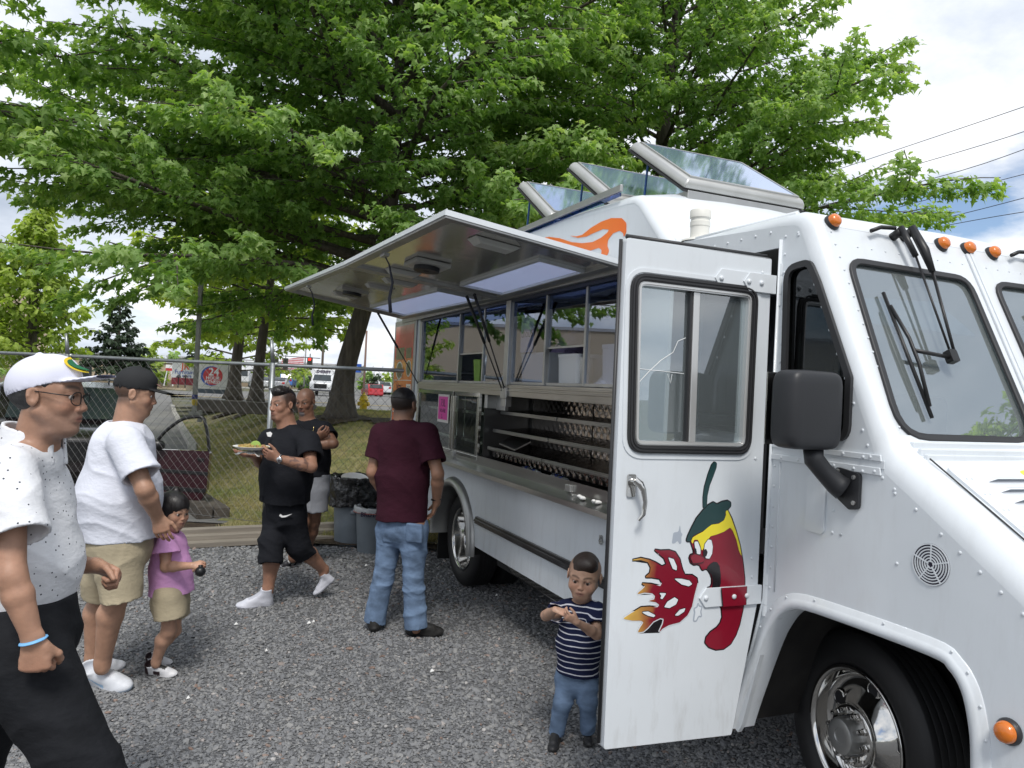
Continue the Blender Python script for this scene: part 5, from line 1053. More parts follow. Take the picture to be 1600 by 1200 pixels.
# bottles lying in the recess
bt = MB(); bt.lathe([(0.001, 0), (0.028, 0.0), (0.032, 0.01), (0.032, 0.13), (0.027, 0.155), (0.012, 0.185), (0.012, 0.20)], 16, (0, 0, 0.033), (1, 0, 0)); bt.cur = 1; bt.lathe([(0.0135, 0.19), (0.0135, 0.207), (0.001, 0.207)], 12, (0, 0, 0.033), (1, 0, 0)); bt.cur = 2; bt.lathe([(0.0327, 0.06), (0.0327, 0.10)], 16, (0, 0, 0.033), (1, 0, 0))
bo = bt.build('water_bottle', [mat('bottle_plastic', (0.62, 0.66, 0.70), 0.12, trans=0.5), mat('bottle_cap', (0.7, 0.72, 0.75), 0.4), mat('bottle_label', (0.05, 0.09, 0.40), 0.4)], None, smooth=True)
for i, (s_, t_, rz, lab) in enumerate(((-1.45, -0.17, 3.05, 'clear water bottle lying in the recess, nearest the open door'), (-1.28, -0.21, 3.25, 'clear water bottle lying second from the open door'), (-1.02, -0.16, 3.1, 'clear water bottle lying third from the open door'), (-0.80, -0.20, 3.2, 'clear water bottle lying farthest from the open door'))):
    o = bo if i == 0 else bo.copy()
    if i: COL.objects.link(o)
    at_truck(o, s_, t_, 1.1, rz); tag(o, lab, 'bottle', 'water bottles lying in the display recess')
b = MB(); b.sphere((0, 0, 0.012), 0.022, 7, 5, (1.4, 0.8, 0.55)); b.sphere((0.02, 0.01, 0.02), 0.013, 6, 4, (1, 1.2, 0.8)); o = b.build('crumpled_napkin', MATS['paper_white'], None); at_truck(o, -2.20, 0.055, 1.108); tag(o, 'small crumpled white napkin on the steel counter', 'napkin', 'napkins left on the counter')
o2 = o.copy(); COL.objects.link(o2); at_truck(o2, -2.36, 0.05, 1.108, 1.2); tag(o2, 'crumpled white napkin on the counter beside the open door', 'napkin', 'napkins left on the counter')
# --- awning panels
AWN = mat('awning_liner', (0.74, 0.72, 0.68), 0.16, 0.8, var=0.15, vs=3, bump=0.25, bs=2.5, bdist=0.02)
def quad(c00, c10, c11, c01):
    c = [Vector(q) for q in (c00, c10, c11, c01)]; n = (c[1]-c[0]).cross(c[3]-c[0]).normalized(); n = n if n.z > 0 else -n
    return lambda a, b, h: tuple((c[0]*(1-a)+c[1]*a)*(1-b)+(c[3]*(1-a)+c[2]*a)*b+n*h)
def awning(fr, spk, sky, lamps, strap, La, Lb):
    b = MB(); skp = [(sky[0], sky[2]), (sky[1], sky[2]), (sky[1], sky[3]), (sky[0], sky[3])]
    o0 = [(0, 0), (1, 0), (1, 1), (0, 1)]; b.prism(o0, (skp,), 0.028, 0.036, fr); root_ = b.build('awning_panel', PW, TR)
    b = MB(); e = 0.03/La; g_ = 0.045/Lb; b.prism([(e, g_), (1-e, g_), (1-e, 1-g_), (e, 1-g_)], (skp,), 0.020, 0.0275, fr); b.build('liner', AWN, root_)
    b = MB(); e2 = 0.05/La; g2 = 0.06/Lb; b.prism(o0, ([(e2, g2), (1-e2, g2), (1-e2, 1-g2), (e2, 1-g2)],), 0.0, 0.0275, fr); b.build('frame', ST2, root_, bevel=0.003)
    b = MB(); e3 = 0.008/La; g3 = 0.01/Lb; b.prism([(-e3, -0.0), (1+e3, -0.0), (1+e3, 1+g3), (-e3, 1+g3)], (o0,), 0.012, 0.040, fr); b.build('edge_strip', PW, root_)
    b = MB(); b.prism(skp, (), 0.018, 0.026, fr); b.build('skylight', SKYL, root_)
    b = MB(); w_ = 0.02; x0, x1, y0, y1 = sky; b.prism([(x0-w_/La, y0-w_/Lb), (x1+w_/La, y0-w_/Lb), (x1+w_/La, y1+w_/Lb), (x0-w_/La, y1+w_/Lb)], (skp,), 0.002, 0.030, fr); b.build('skylight_frame', PW, root_)
    for (x, y, wx, wy) in lamps:
        b = MB(); b.prism([(x-wx, y-wy), (x+wx, y-wy), (x+wx, y+wy), (x-wx, y+wy)], (), -0.012, 0.019, lambda a, c_, h: fr(x+(a-x)*(1-0.18*(h < 0)), y+(c_-y)*(1-0.3*(h < 0)), h)); b.build('lamp_housing', mat('lamp_white', (0.55, 0.55, 0.52), 0.35), root_, bevel=0.003)
    if spk:
        x, y = spk; b = MB(); b.prism([(x-0.12/La, y-0.12/Lb), (x+0.12/La, y-0.12/Lb), (x+0.12/La, y+0.12/Lb), (x-0.12/La, y+0.12/Lb)], (), -0.006, 0.019, fr); s_ = b.build('speaker_mount', MATS['lamp_white'], root_)
        b = MB(); b.prism([(x+0.085/La*math.cos(a), y+0.085/Lb*math.sin(a)) for a in np.linspace(0, 6.283, 25)[:-1]], (), -0.035, -0.007, fr); b.prism([(x+0.02/La*math.cos(a), y+0.02/Lb*math.sin(a)) for a in np.linspace(0, 6.283, 13)[:-1]], (), -0.039, -0.035, fr); b.build('speaker', PLA, s_, bevel=0.003)
    p = Vector(fr(strap[0], 0.955, 0.0)); b = MB(); b.tube([p+Vector(q) for q in ((0, 0, 0), (0.01, -0.04, -0.06), (0.02, -0.07, -0.17), (0.0, -0.05, -0.27), (-0.01, -0.06, -0.36))], [0.008, 0.010, 0.015, 0.020, 0.020], 8, flat=0.3); b.build('strap', mat('webbing', (0.012, 0.014, 0.025), 0.8), root_, smooth=True)
    b = MB(); b.prism([(strap[0]-0.05/La, 0.935), (strap[0]+0.03/La, 0.935), (strap[0]+0.03/La, 0.965), (strap[0]-0.05/La, 0.965)], (), -0.02, 0.0, fr); b.build('strap_buckle', ST2, root_)
    return root_
FN = quad((-2.50, 0.05, 2.42), (-0.79, 0.05, 2.40), (-0.79, 1.225, 2.515), (-2.50, 1.065, 2.555)); awning(FN, (0.66, 0.68), (0.20, 0.90, 0.06, 0.32), [(0.16, 0.62, 0.035, 0.13), (0.90, 0.70, 0.03, 0.10)], (0.62,), 1.71, 1.18)
FF = quad((-0.77, 0.05, 2.40), (2.10, 0.03, 2.44), (2.10, 1.29, 2.63), (-0.77, 1.225, 2.515)); awning(FF, (0.52, 0.68), (0.10, 0.88, 0.06, 0.34), [(0.10, 0.60, 0.02, 0.11), (0.68, 0.65, 0.02, 0.10), (0.28, 0.62, 0.02, 0.10)], (0.63,), 2.87, 1.25)
b = MB(); b.box(-2.52, 2.12, 0.004, 0.035, 2.400, 2.445); b.build('awning_hinge', ST2, TR)
def strut(p, q, m=0.5):
    p, q = Vector(p), Vector(q); mid = p+(q-p)*m; b = MB(); b.tube([p, mid], 0.0115, 8); b.tube([mid, q], 0.0055, 8); b.sphere(tuple(p), 0.014); b.sphere(tuple(q), 0.012); return b.build('gas_strut', PLA, TR, smooth=True)
strut((-0.72, 0.30, 2.40), (-0.82, 0.020, 1.72)); strut((-0.88, 0.30, 2.40), (-0.86, 0.022, 1.74)); strut((2.0, 0.33, 2.47), (1.46, 0.012, 1.75))
b = MB(); b.box(-0.80, -0.91, 0.012, 0.028, 1.66, 1.74); b.build('strut_bracket', ST2, TR, bevel=0.003)
# --- menu board at the rear
MB_ = MB(); MB_.box(1.60, 2.46, 0.001, 0.02, 1.10, 2.43); mb_ = MB_.build('menu_board', ST2, TR, bevel=0.004)
def poster():
    m = bpy.data.materials.new('menu_print'); m.use_nodes = True; nt = m.node_tree; b = nt.nodes['Principled BSDF']; N = nt.nodes.new; L = nt.links.new; tc = N('ShaderNodeTexCoord'); sp = N('ShaderNodeSeparateXYZ'); L(tc.outputs['Object'], sp.inputs[0])
    mr = N('ShaderNodeMapRange'); L(sp.outputs[2], mr.inputs[0]); mr.inputs[1].default_value = 1.1; mr.inputs[2].default_value = 2.4; rp = N('ShaderNodeValToRGB'); L(mr.outputs[0], rp.inputs[0]); e = rp.color_ramp.elements
    for i, (p, c) in enumerate([(0, (0.5, 0.05, 0.03)), (0.3, (0.72, 0.16, 0.03)), (0.55, (0.75, 0.22, 0.04)), (0.66, (0.78, 0.34, 0.05)), (0.72, (0.50, 0.02, 0.03)), (0.9, (0.62, 0.10, 0.09)), (1, (0.75, 0.5, 0.45))]):
        q = e[i] if i < 2 else e.new(p); q.position = p; q.color = (*c, 1)
    n = N('ShaderNodeTexNoise'); n.inputs['Scale'].default_value = 9; L(tc.outputs['Object'], n.inputs['Vector']); mx = N('ShaderNodeMixRGB'); mx.blend_type = 'OVERLAY'; mx.inputs[0].default_value = 0.4; L(rp.outputs[0], mx.inputs[1]); L(n.outputs['Fac'], mx.inputs[2]); L(mx.outputs[0], b.inputs['Base Color']); b.inputs['Roughness'].default_value = 0.25; return m
b = MB(); b.box(1.66, 2.40, 0.0205, 0.022, 1.15, 2.37); b.build('poster', poster(), mb_)
FOODM = mat('menu_food', (0.30, 0.22, 0.10), 0.4, var=0.7, vs=30, var2=(0.05, 0.12, 0.04)); PRW = mat('print_pale', (0.72, 0.70, 0.62), 0.4)
for x, z, rx, rz in ((2.17, 1.88, 0.14, 0.10), (1.80, 1.90, 0.10, 0.09)):
    b = MB(); b.prism([(x+rx*math.cos(a), z+rz*math.sin(a)) for a in np.linspace(0, 6.283, 25)[:-1]], (), 0.0222, 0.0228, side); o_ = b.build('menu_picture', PRW, mb_); b = MB(); b.prism([(x+rx*.85*math.cos(a), z+rz*.85*math.sin(a)) for a in np.linspace(0, 6.283, 25)[:-1]], (), 0.0229, 0.0235, side); b.build('picture_print', FOODM, o_)
b = MB(); b.box(2.0, 2.34, 0.0222, 0.0228, 2.0, 2.13); b.box(1.72, 1.92, 0.0222, 0.0228, 2.01, 2.12); b.build('menu_picture', FOODM, mb_)
for z in (1.77, 1.60, 1.42): b = MB(); b.box(1.68, 2.38, 0.0222, 0.0228, z, z+0.008); b.build('menu_line', PRW, mb_)
for z, s_ in ((1.69, 'TACOS'), (1.62, 'TORTAS'), (1.53, 'BURRITOS')): text(s_, 0.062, INK, mb_, Matrix.Translation((2.17, 0.0232, z-0.01)) @ FACE, ext=0.0004, bold=0.001)
b = MB(); b.box(1.68, 1.86, 0.0222, 0.0228, 1.655, 1.735); q_ = b.build('price_tag', PRW, mb_); text('$ 10', 0.06, INK, q_, Matrix.Translation((1.77, 0.0232, 1.675)) @ FACE, ext=0.0004)
# --- flame decal on the raised side
ORF = mat('orange_flame', (0.82, 0.13, 0.02), 0.3, coat=0.3, var=0.3, vs=1.4, var2=(0.85, 0.22, 0.03))
fp = [(-1.75, 2.727), (-1.851, 2.704), (-1.933, 2.7), (-2.036, 2.724), (-2.16, 2.739), (-2.279, 2.739), (-2.395, 2.717), (-2.446, 2.681), (-2.451, 2.628), (-2.427, 2.603), (-2.421, 2.627), (-2.379, 2.649), (-2.306, 2.646), (-2.255, 2.619), (-2.247, 2.584), (-2.274, 2.55), (-2.252, 2.527), (-2.179, 2.537), (-2.189, 2.569), (-2.15, 2.587), (-2.05, 2.586), (-1.916, 2.611), (-1.773, 2.65), (-1.62, 2.701), (-1.461, 2.743), (-1.343, 2.776), (-1.458, 2.766), (-1.617, 2.731), (-1.798, 2.676), (-1.938, 2.648), (-2.07, 2.634), (-2.169, 2.643), (-2.239, 2.661), (-2.262, 2.676), (-2.189, 2.691), (-2.09, 2.687), (-1.988, 2.681), (-1.88, 2.69)]
b = MB(); b.prism(rpoly([p for p in fp], 0.02, 3), (), 0.001, 0.0022, side); b.build('flame_decal', ORF, TR)
b = MB(); fp2 = [(x+1.25, z-0.03) for x, z in fp]; b.prism(rpoly(fp2, 0.02, 3), (), 0.001, 0.0022, side); b.build('flame_decal', ORF, TR)
# --- roof hatches
for i, (s0, z0, ln, wd) in enumerate(((-2.575, 2.885, 0.70, 0.85), (-2.03, 2.885, 0.66, 0.90), (-1.33, 2.905, 0.66, 0.95))):
    t0_ = (-0.28, -0.115, -0.05)[i]
    an = R(32.5); u_ = Vector((math.cos(an), 0, math.sin(an))); n_ = Vector((-math.sin(an), 0, math.cos(an))); P0 = Vector((s0, t0_, z0))
    fr = lambda a, b_, h: tuple(P0+u_*a+Vector((0, -1, 0))*b_+n_*h)
    b = MB(); vs = []; prof = [(0, 0), (-0.005, 0.012), (0.0, 0.034), (0.010, 0.050), (0.026, 0.058)]; loops = []
    for (ins, h) in prof: loops += [fr(ins, ins, h), fr(ln-ins, ins, h), fr(ln-ins, wd-ins, h), fr(ins, wd-ins, h)]
    b.add(loops, [(4*k+j, 4*k+(j+1) % 4, 4*k+4+(j+1) % 4, 4*k+4+j) for k in range(len(prof)-1) for j in range(4)]+[(16, 17, 18, 19), (3, 2, 1, 0)]); h = b.build('roof_hatch', mat('hatch_aluminium', (0.56, 0.56, 0.54), 0.4, 0.6, var=0.15, vs=5), TR, bevel=0.008, auto=50)
    b = MB(); b.prism([(0.048, 0.048), (ln-0.048, 0.048), (ln-0.048, wd-0.048), (0.048, wd-0.048)], (), 0.059, 0.064, fr); b.build('hatch_glass', BLUEG, h)
    b = MB(); b.prism([(0.034, 0.034), (ln-0.034, 0.034), (ln-0.034, wd-0.034), (0.034, wd-0.034)], ([(0.048, 0.048), (ln-0.048, 0.048), (ln-0.048, wd-0.048), (0.048, wd-0.048)],), 0.0585, 0.067, fr); b.build('hatch_frame', ST2, h)
    b = MB(); b.prism([(-0.01, -0.01), (ln+0.01, -0.01), (ln+0.01, wd+0.01), (-0.01, wd+0.01)], (), -0.012, 0.0, fr); b.build('hatch_gasket', SEAL, h)
    zr = z0-0.03; b = MB(); y0, y1 = t0_-0.02, t0_-wd+0.03
    for q in ((s0, s0+ln*.8, y0, y0-0.02), (s0, s0+ln*.8, y1, y1+0.02), (s0-0.01, s0+0.01, y0, y1), (s0+ln*.78, s0+ln*.8, y0, y1)): b.box(*q, zr-0.05, zr+0.025)
    b.build('hatch_kerb', ST2, TR, bevel=0.004)
    b = MB(); q = P0+u_*ln*0.72+Vector((0, -0.03, 0)); b.tube([q, (q.x+0.03, q.y, zr+0.04)], 0.008, 6); b.tube([q+Vector((0, -wd+0.1, 0)), (q.x+0.03, q.y-wd+0.1, zr+0.04)], 0.008, 6); b.build('hatch_strut', mat('strut_blue', (0.02, 0.07, 0.2), 0.4), TR)
b = MB(); b.lathe([(0.09, 0), (0.085, 0.01), (0.05, 0.02), (0.047, 0.03), (0.047, 0.075), (0.050, 0.078), (0.050, 0.10), (0.046, 0.104), (0.046, 0.115), (0.052, 0.12), (0.052, 0.155), (0.048, 0.160), (0.001, 0.160)], 28, (-2.98, -0.10, 2.50)); b.build('roof_vent', mat('vent_plastic', (0.66, 0.65, 0.60), 0.5), TR, auto=40)
b = MB(); b.tube([(-2.95, -0.045, 2.500), (-3.70, -0.045, 2.495)], 0.014, 8); b.build('drip_rail', PW, TR, smooth=True)
# --- marker lights
def light(p, n_, r, name='marker_light', par=TR):
    b = MB(); b.lathe([(r*1.25, 0), (r*1.25, 0.008), (r*1.08, 0.016), (r*1.0, 0.016)], 28, p, n_); o = b.build(name, SEAL, par, auto=40); b = MB(); b.lathe([(r*1.05, 0.010), (r*1.02, 0.022), (r*0.9, 0.032), (r*0.6, 0.038), (0.001, 0.040)], 28, p, n_); b.build('lens', ORANGE, o, smooth=True)
for t in (-0.103, -0.71, -0.87, -1.03, -WID+0.103): p = wsf(t, 0.055 if t > -.2 or t < -1.5 else 0.072, -0.002); light(p, (NV.x, 0, NV.y), 0.027)
light((-4.678, 0.001, 0.822), (0, 1, 0), 0.030)
# --- wipers
WB = mat('wiper_black', (0.013, 0.013, 0.014), 0.4)
def wip(t0, sg):
    b = MB(); b.tube([wsf(t0+0.03, 0.075, 0.0), wsf(t0+0.03, 0.075, 0.045)], 0.018, 10); b.tube([wsf(t0-0.03, 0.07, 0.0), wsf(t0-0.03, 0.07, 0.05)], 0.018, 10); b.tube([wsf(t0+0.05, 0.06, 0.04), wsf(t0+0.12, 0.06, 0.03), wsf(t0+0.18, 0.085, 0.028)], 0.009, 6); base = b.build('wiper_arm', WB, TR, smooth=True)
    b = MB(); b.tube([wsf(t0+0.03, 0.06, 0.05), wsf(t0+0.015, 0.20, 0.055)], [0.014, 0.012], 8); b.tube([wsf(t0-0.03, 0.055, 0.055), wsf(t0-0.035, 0.17, 0.065), wsf(t0-0.04, 0.27, 0.06)], [0.017, 0.020, 0.012], 8); b.tube([wsf(t0+0.015, 0.20, 0.055), wsf(t0+0.02, 0.62, 0.045)], 0.0045, 6); b.tube([wsf(t0-0.04, 0.27, 0.06), wsf(t0+0.0, 0.64, 0.045)], 0.006, 6); b.box(*[c for c in (0, 0.001, 0, 0.001, 0, 0.001)]); b.build('arm_rod', WB, base, smooth=True)
    c = (t0+0.015, 0.635); b = MB(); b.prism(rrect(c[0]-0.02, c[1]-0.02, c[0]+0.02, c[1]+0.03, 0.006), (), 0.025, 0.055, wsf); b.build('arm_joint', WB, base, bevel=0.003)
    p, q = (t0+0.20, 0.366), (t0+0.19-0.17, 0.90); p = (-0.235, 0.366) if sg else p; q = (-0.25, 0.885) if sg else q
    b = MB(); L_ = [wsf(p[0]+(q[0]-p[0])*k, p[1]+(q[1]-p[1])*k, 0.012) for k in (0, .5, 1)]; b.tube(L_, 0.007, 6); hub = c; b.tube([wsf(p[0]+(q[0]-p[0])*0.12, p[1]+(q[1]-p[1])*0.12, 0.02), wsf(p[0]+(q[0]-p[0])*0.4-0.012, p[1]+(q[1]-p[1])*0.4, 0.035), wsf(p[0]+(q[0]-p[0])*0.6-0.012, p[1]+(q[1]-p[1])*0.6, 0.035), wsf(p[0]+(q[0]-p[0])*0.92, p[1]+(q[1]-p[1])*0.92, 0.02)], 0.007, 6)
    b.tube([wsf(p[0]+(q[0]-p[0])*0.5-0.012, p[1]+(q[1]-p[1])*0.5, 0.036), wsf(c[0], c[1]+0.01, 0.04)], 0.008, 6); b.build('wiper_blade', WB, base, smooth=True)
wip(-0.455, True); wip(-1.30, False)
# --- front door, opened square to the side (faces -s)
DP = empty('door'); DP.parent = TR
dfr = lambda a, b_, c: (-3.648+c, a, b_)
DO = [(0.72, 2.313), (0.03, 2.313), (0.022, 0.90), (0.12, 0.383), (0.71, 0.405)]
DW = rpoly([(0.697, 2.187), (0.098, 2.187), (0.098, 1.510), (0.675, 1.510)], [0.07]*4, 7)
b = MB(); b.prism(rpoly(DO, [0.015, 0.01, 0.02, 0.01, 0.012], 3), (inset(DW, -0.03),), 0.0, 0.045, dfr); b.build('door_panel', PW, DP, bevel=0.004, auto=40)
b = MB(); b.prism(inset(DW, 0.022), (inset(DW, 0.005),), -0.004, 0.0, dfr); b.build('window_emboss', PW, DP, bevel=0.0015)
b = MB(); b.prism(inset(DW, 0.0), (inset(DW, -0.030),), -0.012, 0.05, dfr); b.prism(inset(DW, -0.006), (inset(DW, -0.012),), -0.016, -0.012, dfr); b.prism(inset(DW, -0.018), (inset(DW, -0.024),), -0.016, -0.012, dfr); dw_ = b.build('window_seal', SEAL, DP, bevel=0.002)
b = MB(); b.prism(inset(DW, -0.030), (inset(DW, -0.046),), -0.008, 0.04, dfr); b.prism(inset(DW, -0.034), (inset(DW, -0.040),), -0.013, -0.008, dfr); b.build('window_frame', mat('window_aluminium', (0.62, 0.62, 0.61), 0.3, 0.6), dw_, bevel=0.002)
b = MB(); b.prism([(0.395, 1.556), (0.405, 2.14), (0.375, 2.14), (0.365, 1.556)], (), 0.0, 0.03, dfr); b.build('window_mullion', MATS['window_aluminium'], dw_, bevel=0.002)
b = MB(); b.prism([(0.408, 1.556), (0.418, 2.14), (0.408, 2.14), (0.398, 1.556)], (), 0.004, 0.03, dfr); b.build('mullion_gasket', SEAL, dw_)
for (a0, a1, cc) in ((0.10, 0.40, 0.010), (0.37, 0.67, 0.022)): b = MB(); b.prism([(a0+0.02, 1.545), (a1, 1.545), (a1, 2.155), (a0+0.02, 2.155)], (), cc, cc+0.004, dfr); b.build('pane', GL_DOOR, dw_)
b = MB()                                                                                 # crack lines in the rear pane
for pts in ([(0.655, 1.83), (0.575, 1.825), (0.53, 1.825), (0.47, 1.822), (0.42, 1.82)], [(0.575, 1.825), (0.53, 1.865), (0.475, 1.90), (0.455, 1.945), (0.42, 1.96)], [(0.575, 1.825), (0.61, 1.79), (0.645, 1.75)], [(0.495, 1.815), (0.48, 1.78), (0.475, 1.815)]): b.tube([dfr(x, z, 0.0205) for x, z in pts], 0.0016, 4)
b.build('glass_crack', mat('crack_white', (0.7, 0.72, 0.72), 0.4), dw_)
b = MB(); b.tube([dfr(0.71, 2.322, 0.02), dfr(0.04, 2.322, 0.02)], 0.009, 8); b.tube([dfr(0.727, 2.31, 0.03), dfr(0.717, 0.42, 0.03)], 0.007, 8); b.build('door_gasket', SEAL, DP, smooth=True)
def hinge(z, lw):
    b = MB(); b.prism([(0.012, z-0.038), (0.012, z+0.038), (lw, z+0.038), (lw+0.03, z), (lw, z-0.038)], (), -0.008, 0.0, dfr); b.prism([(0.012, z-0.038), (0.012, z+0.038), (lw*0.52, z+0.038), (lw*0.52+0.03, z), (lw*0.52, z-0.038)], (), -0.014, -0.008, dfr); h = b.build('hinge', PW, DP, bevel=0.002)
    b = MB(); b.tube([(-3.668, -0.004, z-0.085), (-3.668, -0.004, z-0.04)], 0.0135, 12); b.tube([(-3.668, -0.004, z-0.038), (-3.668, -0.004, z+0.038)], 0.0140, 12); b.tube([(-3.668, -0.004, z+0.04), (-3.668, -0.004, z+0.085)], 0.0135, 12); b.build('hinge_barrel', PW, h, auto=40)
    b = MB()
    for x in (0.30*lw/0.3, 0.19*lw/0.3*0.85, 0.09): b.lathe([(0.010, 0.0), (0.010, 0.005), (0.005, 0.008), (0.001, 0.008)], 10, dfr(x, z, -0.008 if x > lw*0.6 else -0.014), (-1, 0, 0))
    b.build('hinge_bolt', PW, h, smooth=True)
hinge(2.205, 0.285); hinge(0.945, 0.285)
b = MB()
for (x, z) in ((0.075, 2.25), (0.085, 2.16), (0.066, 1.495), (0.06, 1.09), (0.055, 1.015)): b.sphere(dfr(x, z, -0.001), 0.007, 8, 5, (0.45, 1, 1))
o_ = b.build('door_rivets', PW, DP, smooth=True); o_['kind'] = 'stuff'
b = MB(); b.prism(rrect(0.632, 1.345, 0.668, 1.430, 0.008), (), -0.008, 0.0, dfr); b.lathe([(0.014, 0), (0.014, 0.03), (0.010, 0.034), (0.001, 0.034)], 16, dfr(0.638, 1.40, -0.008), (-1, 0, 0)); b.tube([dfr(0.650, 1.412, -0.03), dfr(0.635, 1.398, -0.042), dfr(0.622, 1.375, -0.045), dfr(0.612, 1.33, -0.045), dfr(0.616, 1.285, -0.043), dfr(0.632, 1.262, -0.035)], [0.012, 0.014, 0.011, 0.009, 0.009, 0.006], 10); b.build('door_handle', CHROME, DP, auto=50)
# decal: pepper breathing fire (flat print on the door)
DB, DR_, DY, DG, DWH = mat('decal_black', (0.012, 0.010, 0.012), 0.25, coat=0.5), mat('decal_red', (0.24, 0.008, 0.024), 0.25, coat=0.5, var=0.15, vs=5), mat('decal_lemon', (0.78, 0.66, 0.03), 0.25, coat=0.5), mat('decal_green', (0.012, 0.045, 0.045), 0.25, coat=0.5), mat('decal_white', (0.72, 0.75, 0.78), 0.25, coat=0.5)
DGY = mat('decal_grey', (0.36, 0.40, 0.46), 0.3, coat=0.4)
def grad(name, c0, c1, x0, x1, ax=1):
    m = mat(name, c0, 0.25, coat=0.5); nt = m.node_tree; N = nt.nodes.new; L = nt.links.new; tc = N('ShaderNodeTexCoord'); sp = N('ShaderNodeSeparateXYZ'); L(tc.outputs['Object'], sp.inputs[0]); nz = N('ShaderNodeTexNoise'); nz.inputs['Scale'].default_value = 14; L(tc.outputs['Object'], nz.inputs['Vector'])
    ad = N('ShaderNodeMath'); ad.operation = 'MULTIPLY_ADD'; L(nz.outputs['Fac'], ad.inputs[0]); ad.inputs[1].default_value = 0.09; L(sp.outputs[ax], ad.inputs[2]); mr = N('ShaderNodeMapRange'); L(ad.outputs[0], mr.inputs[0]); mr.inputs[1].default_value = x0; mr.inputs[2].default_value = x1
    mx = N('ShaderNodeMixRGB'); L(mr.outputs[0], mx.inputs[0]); mx.inputs[1].default_value = (*c0, 1); mx.inputs[2].default_value = (*c1, 1); L(mx.outputs[0], nt.nodes['Principled BSDF'].inputs['Base Color']); return m
DFL = grad('decal_fire', (0.20, 0.008, 0.022), (0.66, 0.42, 0.08), 0.560, 0.68)
def dec(name, pts, m, lv, grow=0.0, par=DP, rr=0.006, seg=3):
    p = rpoly(pts, rr, seg) if rr else pts
    if grow: p = inset(p, grow)
    b = MB(); b.prism(p, (), -0.0006-0.0007*lv, -0.0001-0.0007*lv, dfr); return b.build(name, m, par)
body = [(0.196, 1.29), (0.172, 1.254), (0.148, 1.204), (0.125, 1.147), (0.107, 1.083), (0.093, 1.011), (0.089, 0.94), (0.095, 0.884), (0.107, 0.828), (0.123, 0.787), (0.147, 0.753), (0.181, 0.735), (0.219, 0.735), (0.254, 0.748), (0.273, 0.767), (0.269, 0.788), (0.249, 0.807), (0.22, 0.822), (0.204, 0.838), (0.195, 0.862), (0.201, 0.898), (0.213, 0.919), (0.24, 0.937), (0.27, 0.944), (0.283, 0.941), (0.286, 0.955), (0.28, 0.972), (0.272, 0.982), (0.26, 0.985), (0.254, 0.998), (0.255, 1.019), (0.263, 1.037), (0.277, 1.055), (0.29, 1.059), (0.302, 1.053), (0.311, 1.064), (0.316, 1.074), (0.329, 1.078), (0.345, 1.077), (0.361, 1.086), (0.368, 1.104), (0.364, 1.115), (0.348, 1.12), (0.35, 1.134), (0.358, 1.151), (0.366, 1.169), (0.352, 1.189), (0.295, 1.212), (0.262, 1.228), (0.212, 1.255)]
capp = [(0.387, 1.17), (0.381, 1.19), (0.366, 1.22), (0.344, 1.258), (0.316, 1.288), (0.292, 1.309), (0.267, 1.321), (0.249, 1.312), (0.224, 1.322), (0.198, 1.326), (0.182, 1.318), (0.181, 1.304), (0.196, 1.29), (0.206, 1.283), (0.203, 1.258), (0.215, 1.245), (0.241, 1.236), (0.27, 1.234), (0.295, 1.215), (0.319, 1.205), (0.344, 1.196), (0.36, 1.186), (0.367, 1.169)]
stem = [(0.314, 1.295), (0.317, 1.34), (0.313, 1.381), (0.299, 1.43), (0.284, 1.468), (0.272, 1.48), (0.259, 1.475), (0.26, 1.458), (0.273, 1.423), (0.288, 1.388), (0.297, 1.347), (0.298, 1.305)]
yel = [(0.364, 1.17), (0.358, 1.184), (0.336, 1.195), (0.311, 1.205), (0.287, 1.222), (0.27, 1.232), (0.236, 1.235), (0.211, 1.248), (0.202, 1.269), (0.205, 1.283), (0.196, 1.289), (0.174, 1.253), (0.149, 1.203), (0.126, 1.146), (0.113, 1.097), (0.13, 1.126), (0.145, 1.169), (0.165, 1.205), (0.179, 1.219), (0.208, 1.203), (0.242, 1.193), (0.272, 1.187), (0.292, 1.167), (0.311, 1.126), (0.321, 1.154), (0.334, 1.175), (0.351, 1.175), (0.357, 1.158)]
mouth = [(0.285, 1.056), (0.278, 1.069), (0.265, 1.079), (0.253, 1.085), (0.236, 1.083), (0.222, 1.067), (0.214, 1.031), (0.212, 0.996), (0.221, 0.972), (0.237, 0.966), (0.254, 0.978), (0.253, 0.998), (0.254, 1.019), (0.263, 1.039)]
eye1 = [(0.3, 1.156), (0.284, 1.175), (0.269, 1.171), (0.261, 1.145), (0.263, 1.117), (0.275, 1.098), (0.292, 1.101), (0.302, 1.125)]; eye2 = [(0.351, 1.168), (0.334, 1.168), (0.32, 1.14), (0.318, 1.116), (0.335, 1.12), (0.345, 1.141)]
pup1 = [(0.307, 1.132), (0.294, 1.139), (0.285, 1.125), (0.29, 1.108), (0.305, 1.108)]; pup2 = [(0.352, 1.144), (0.341, 1.141), (0.336, 1.123), (0.346, 1.122)]; nose = [(0.365, 1.104), (0.362, 1.115), (0.344, 1.119), (0.318, 1.111), (0.298, 1.099), (0.304, 1.087), (0.329, 1.084), (0.354, 1.085)]
dec('decal_outline', body, DB, 0, 0.0052); dec('decal_outline', capp, DB, 1, 0.0045); dec('decal_outline', stem, DB, 0, 0.0025)
dec('decal_body', body, DR_, 2); dec('decal_cap', capp, DG, 3); dec('decal_stem', stem, DG, 2); dec('decal_band', yel, DY, 4); dec('decal_mouth', mouth, DB, 4)
for e_, p_ in ((eye1, pup1), (eye2, pup2)): dec('decal_outline', e_, DB, 5, 0.0025); dec('decal_eye', e_, DWH, 6); dec('decal_pupil', p_, DB, 7)
dec('decal_outline', nose, DB, 8, 0.0022); dec('decal_nose', nose, DR_, 9)
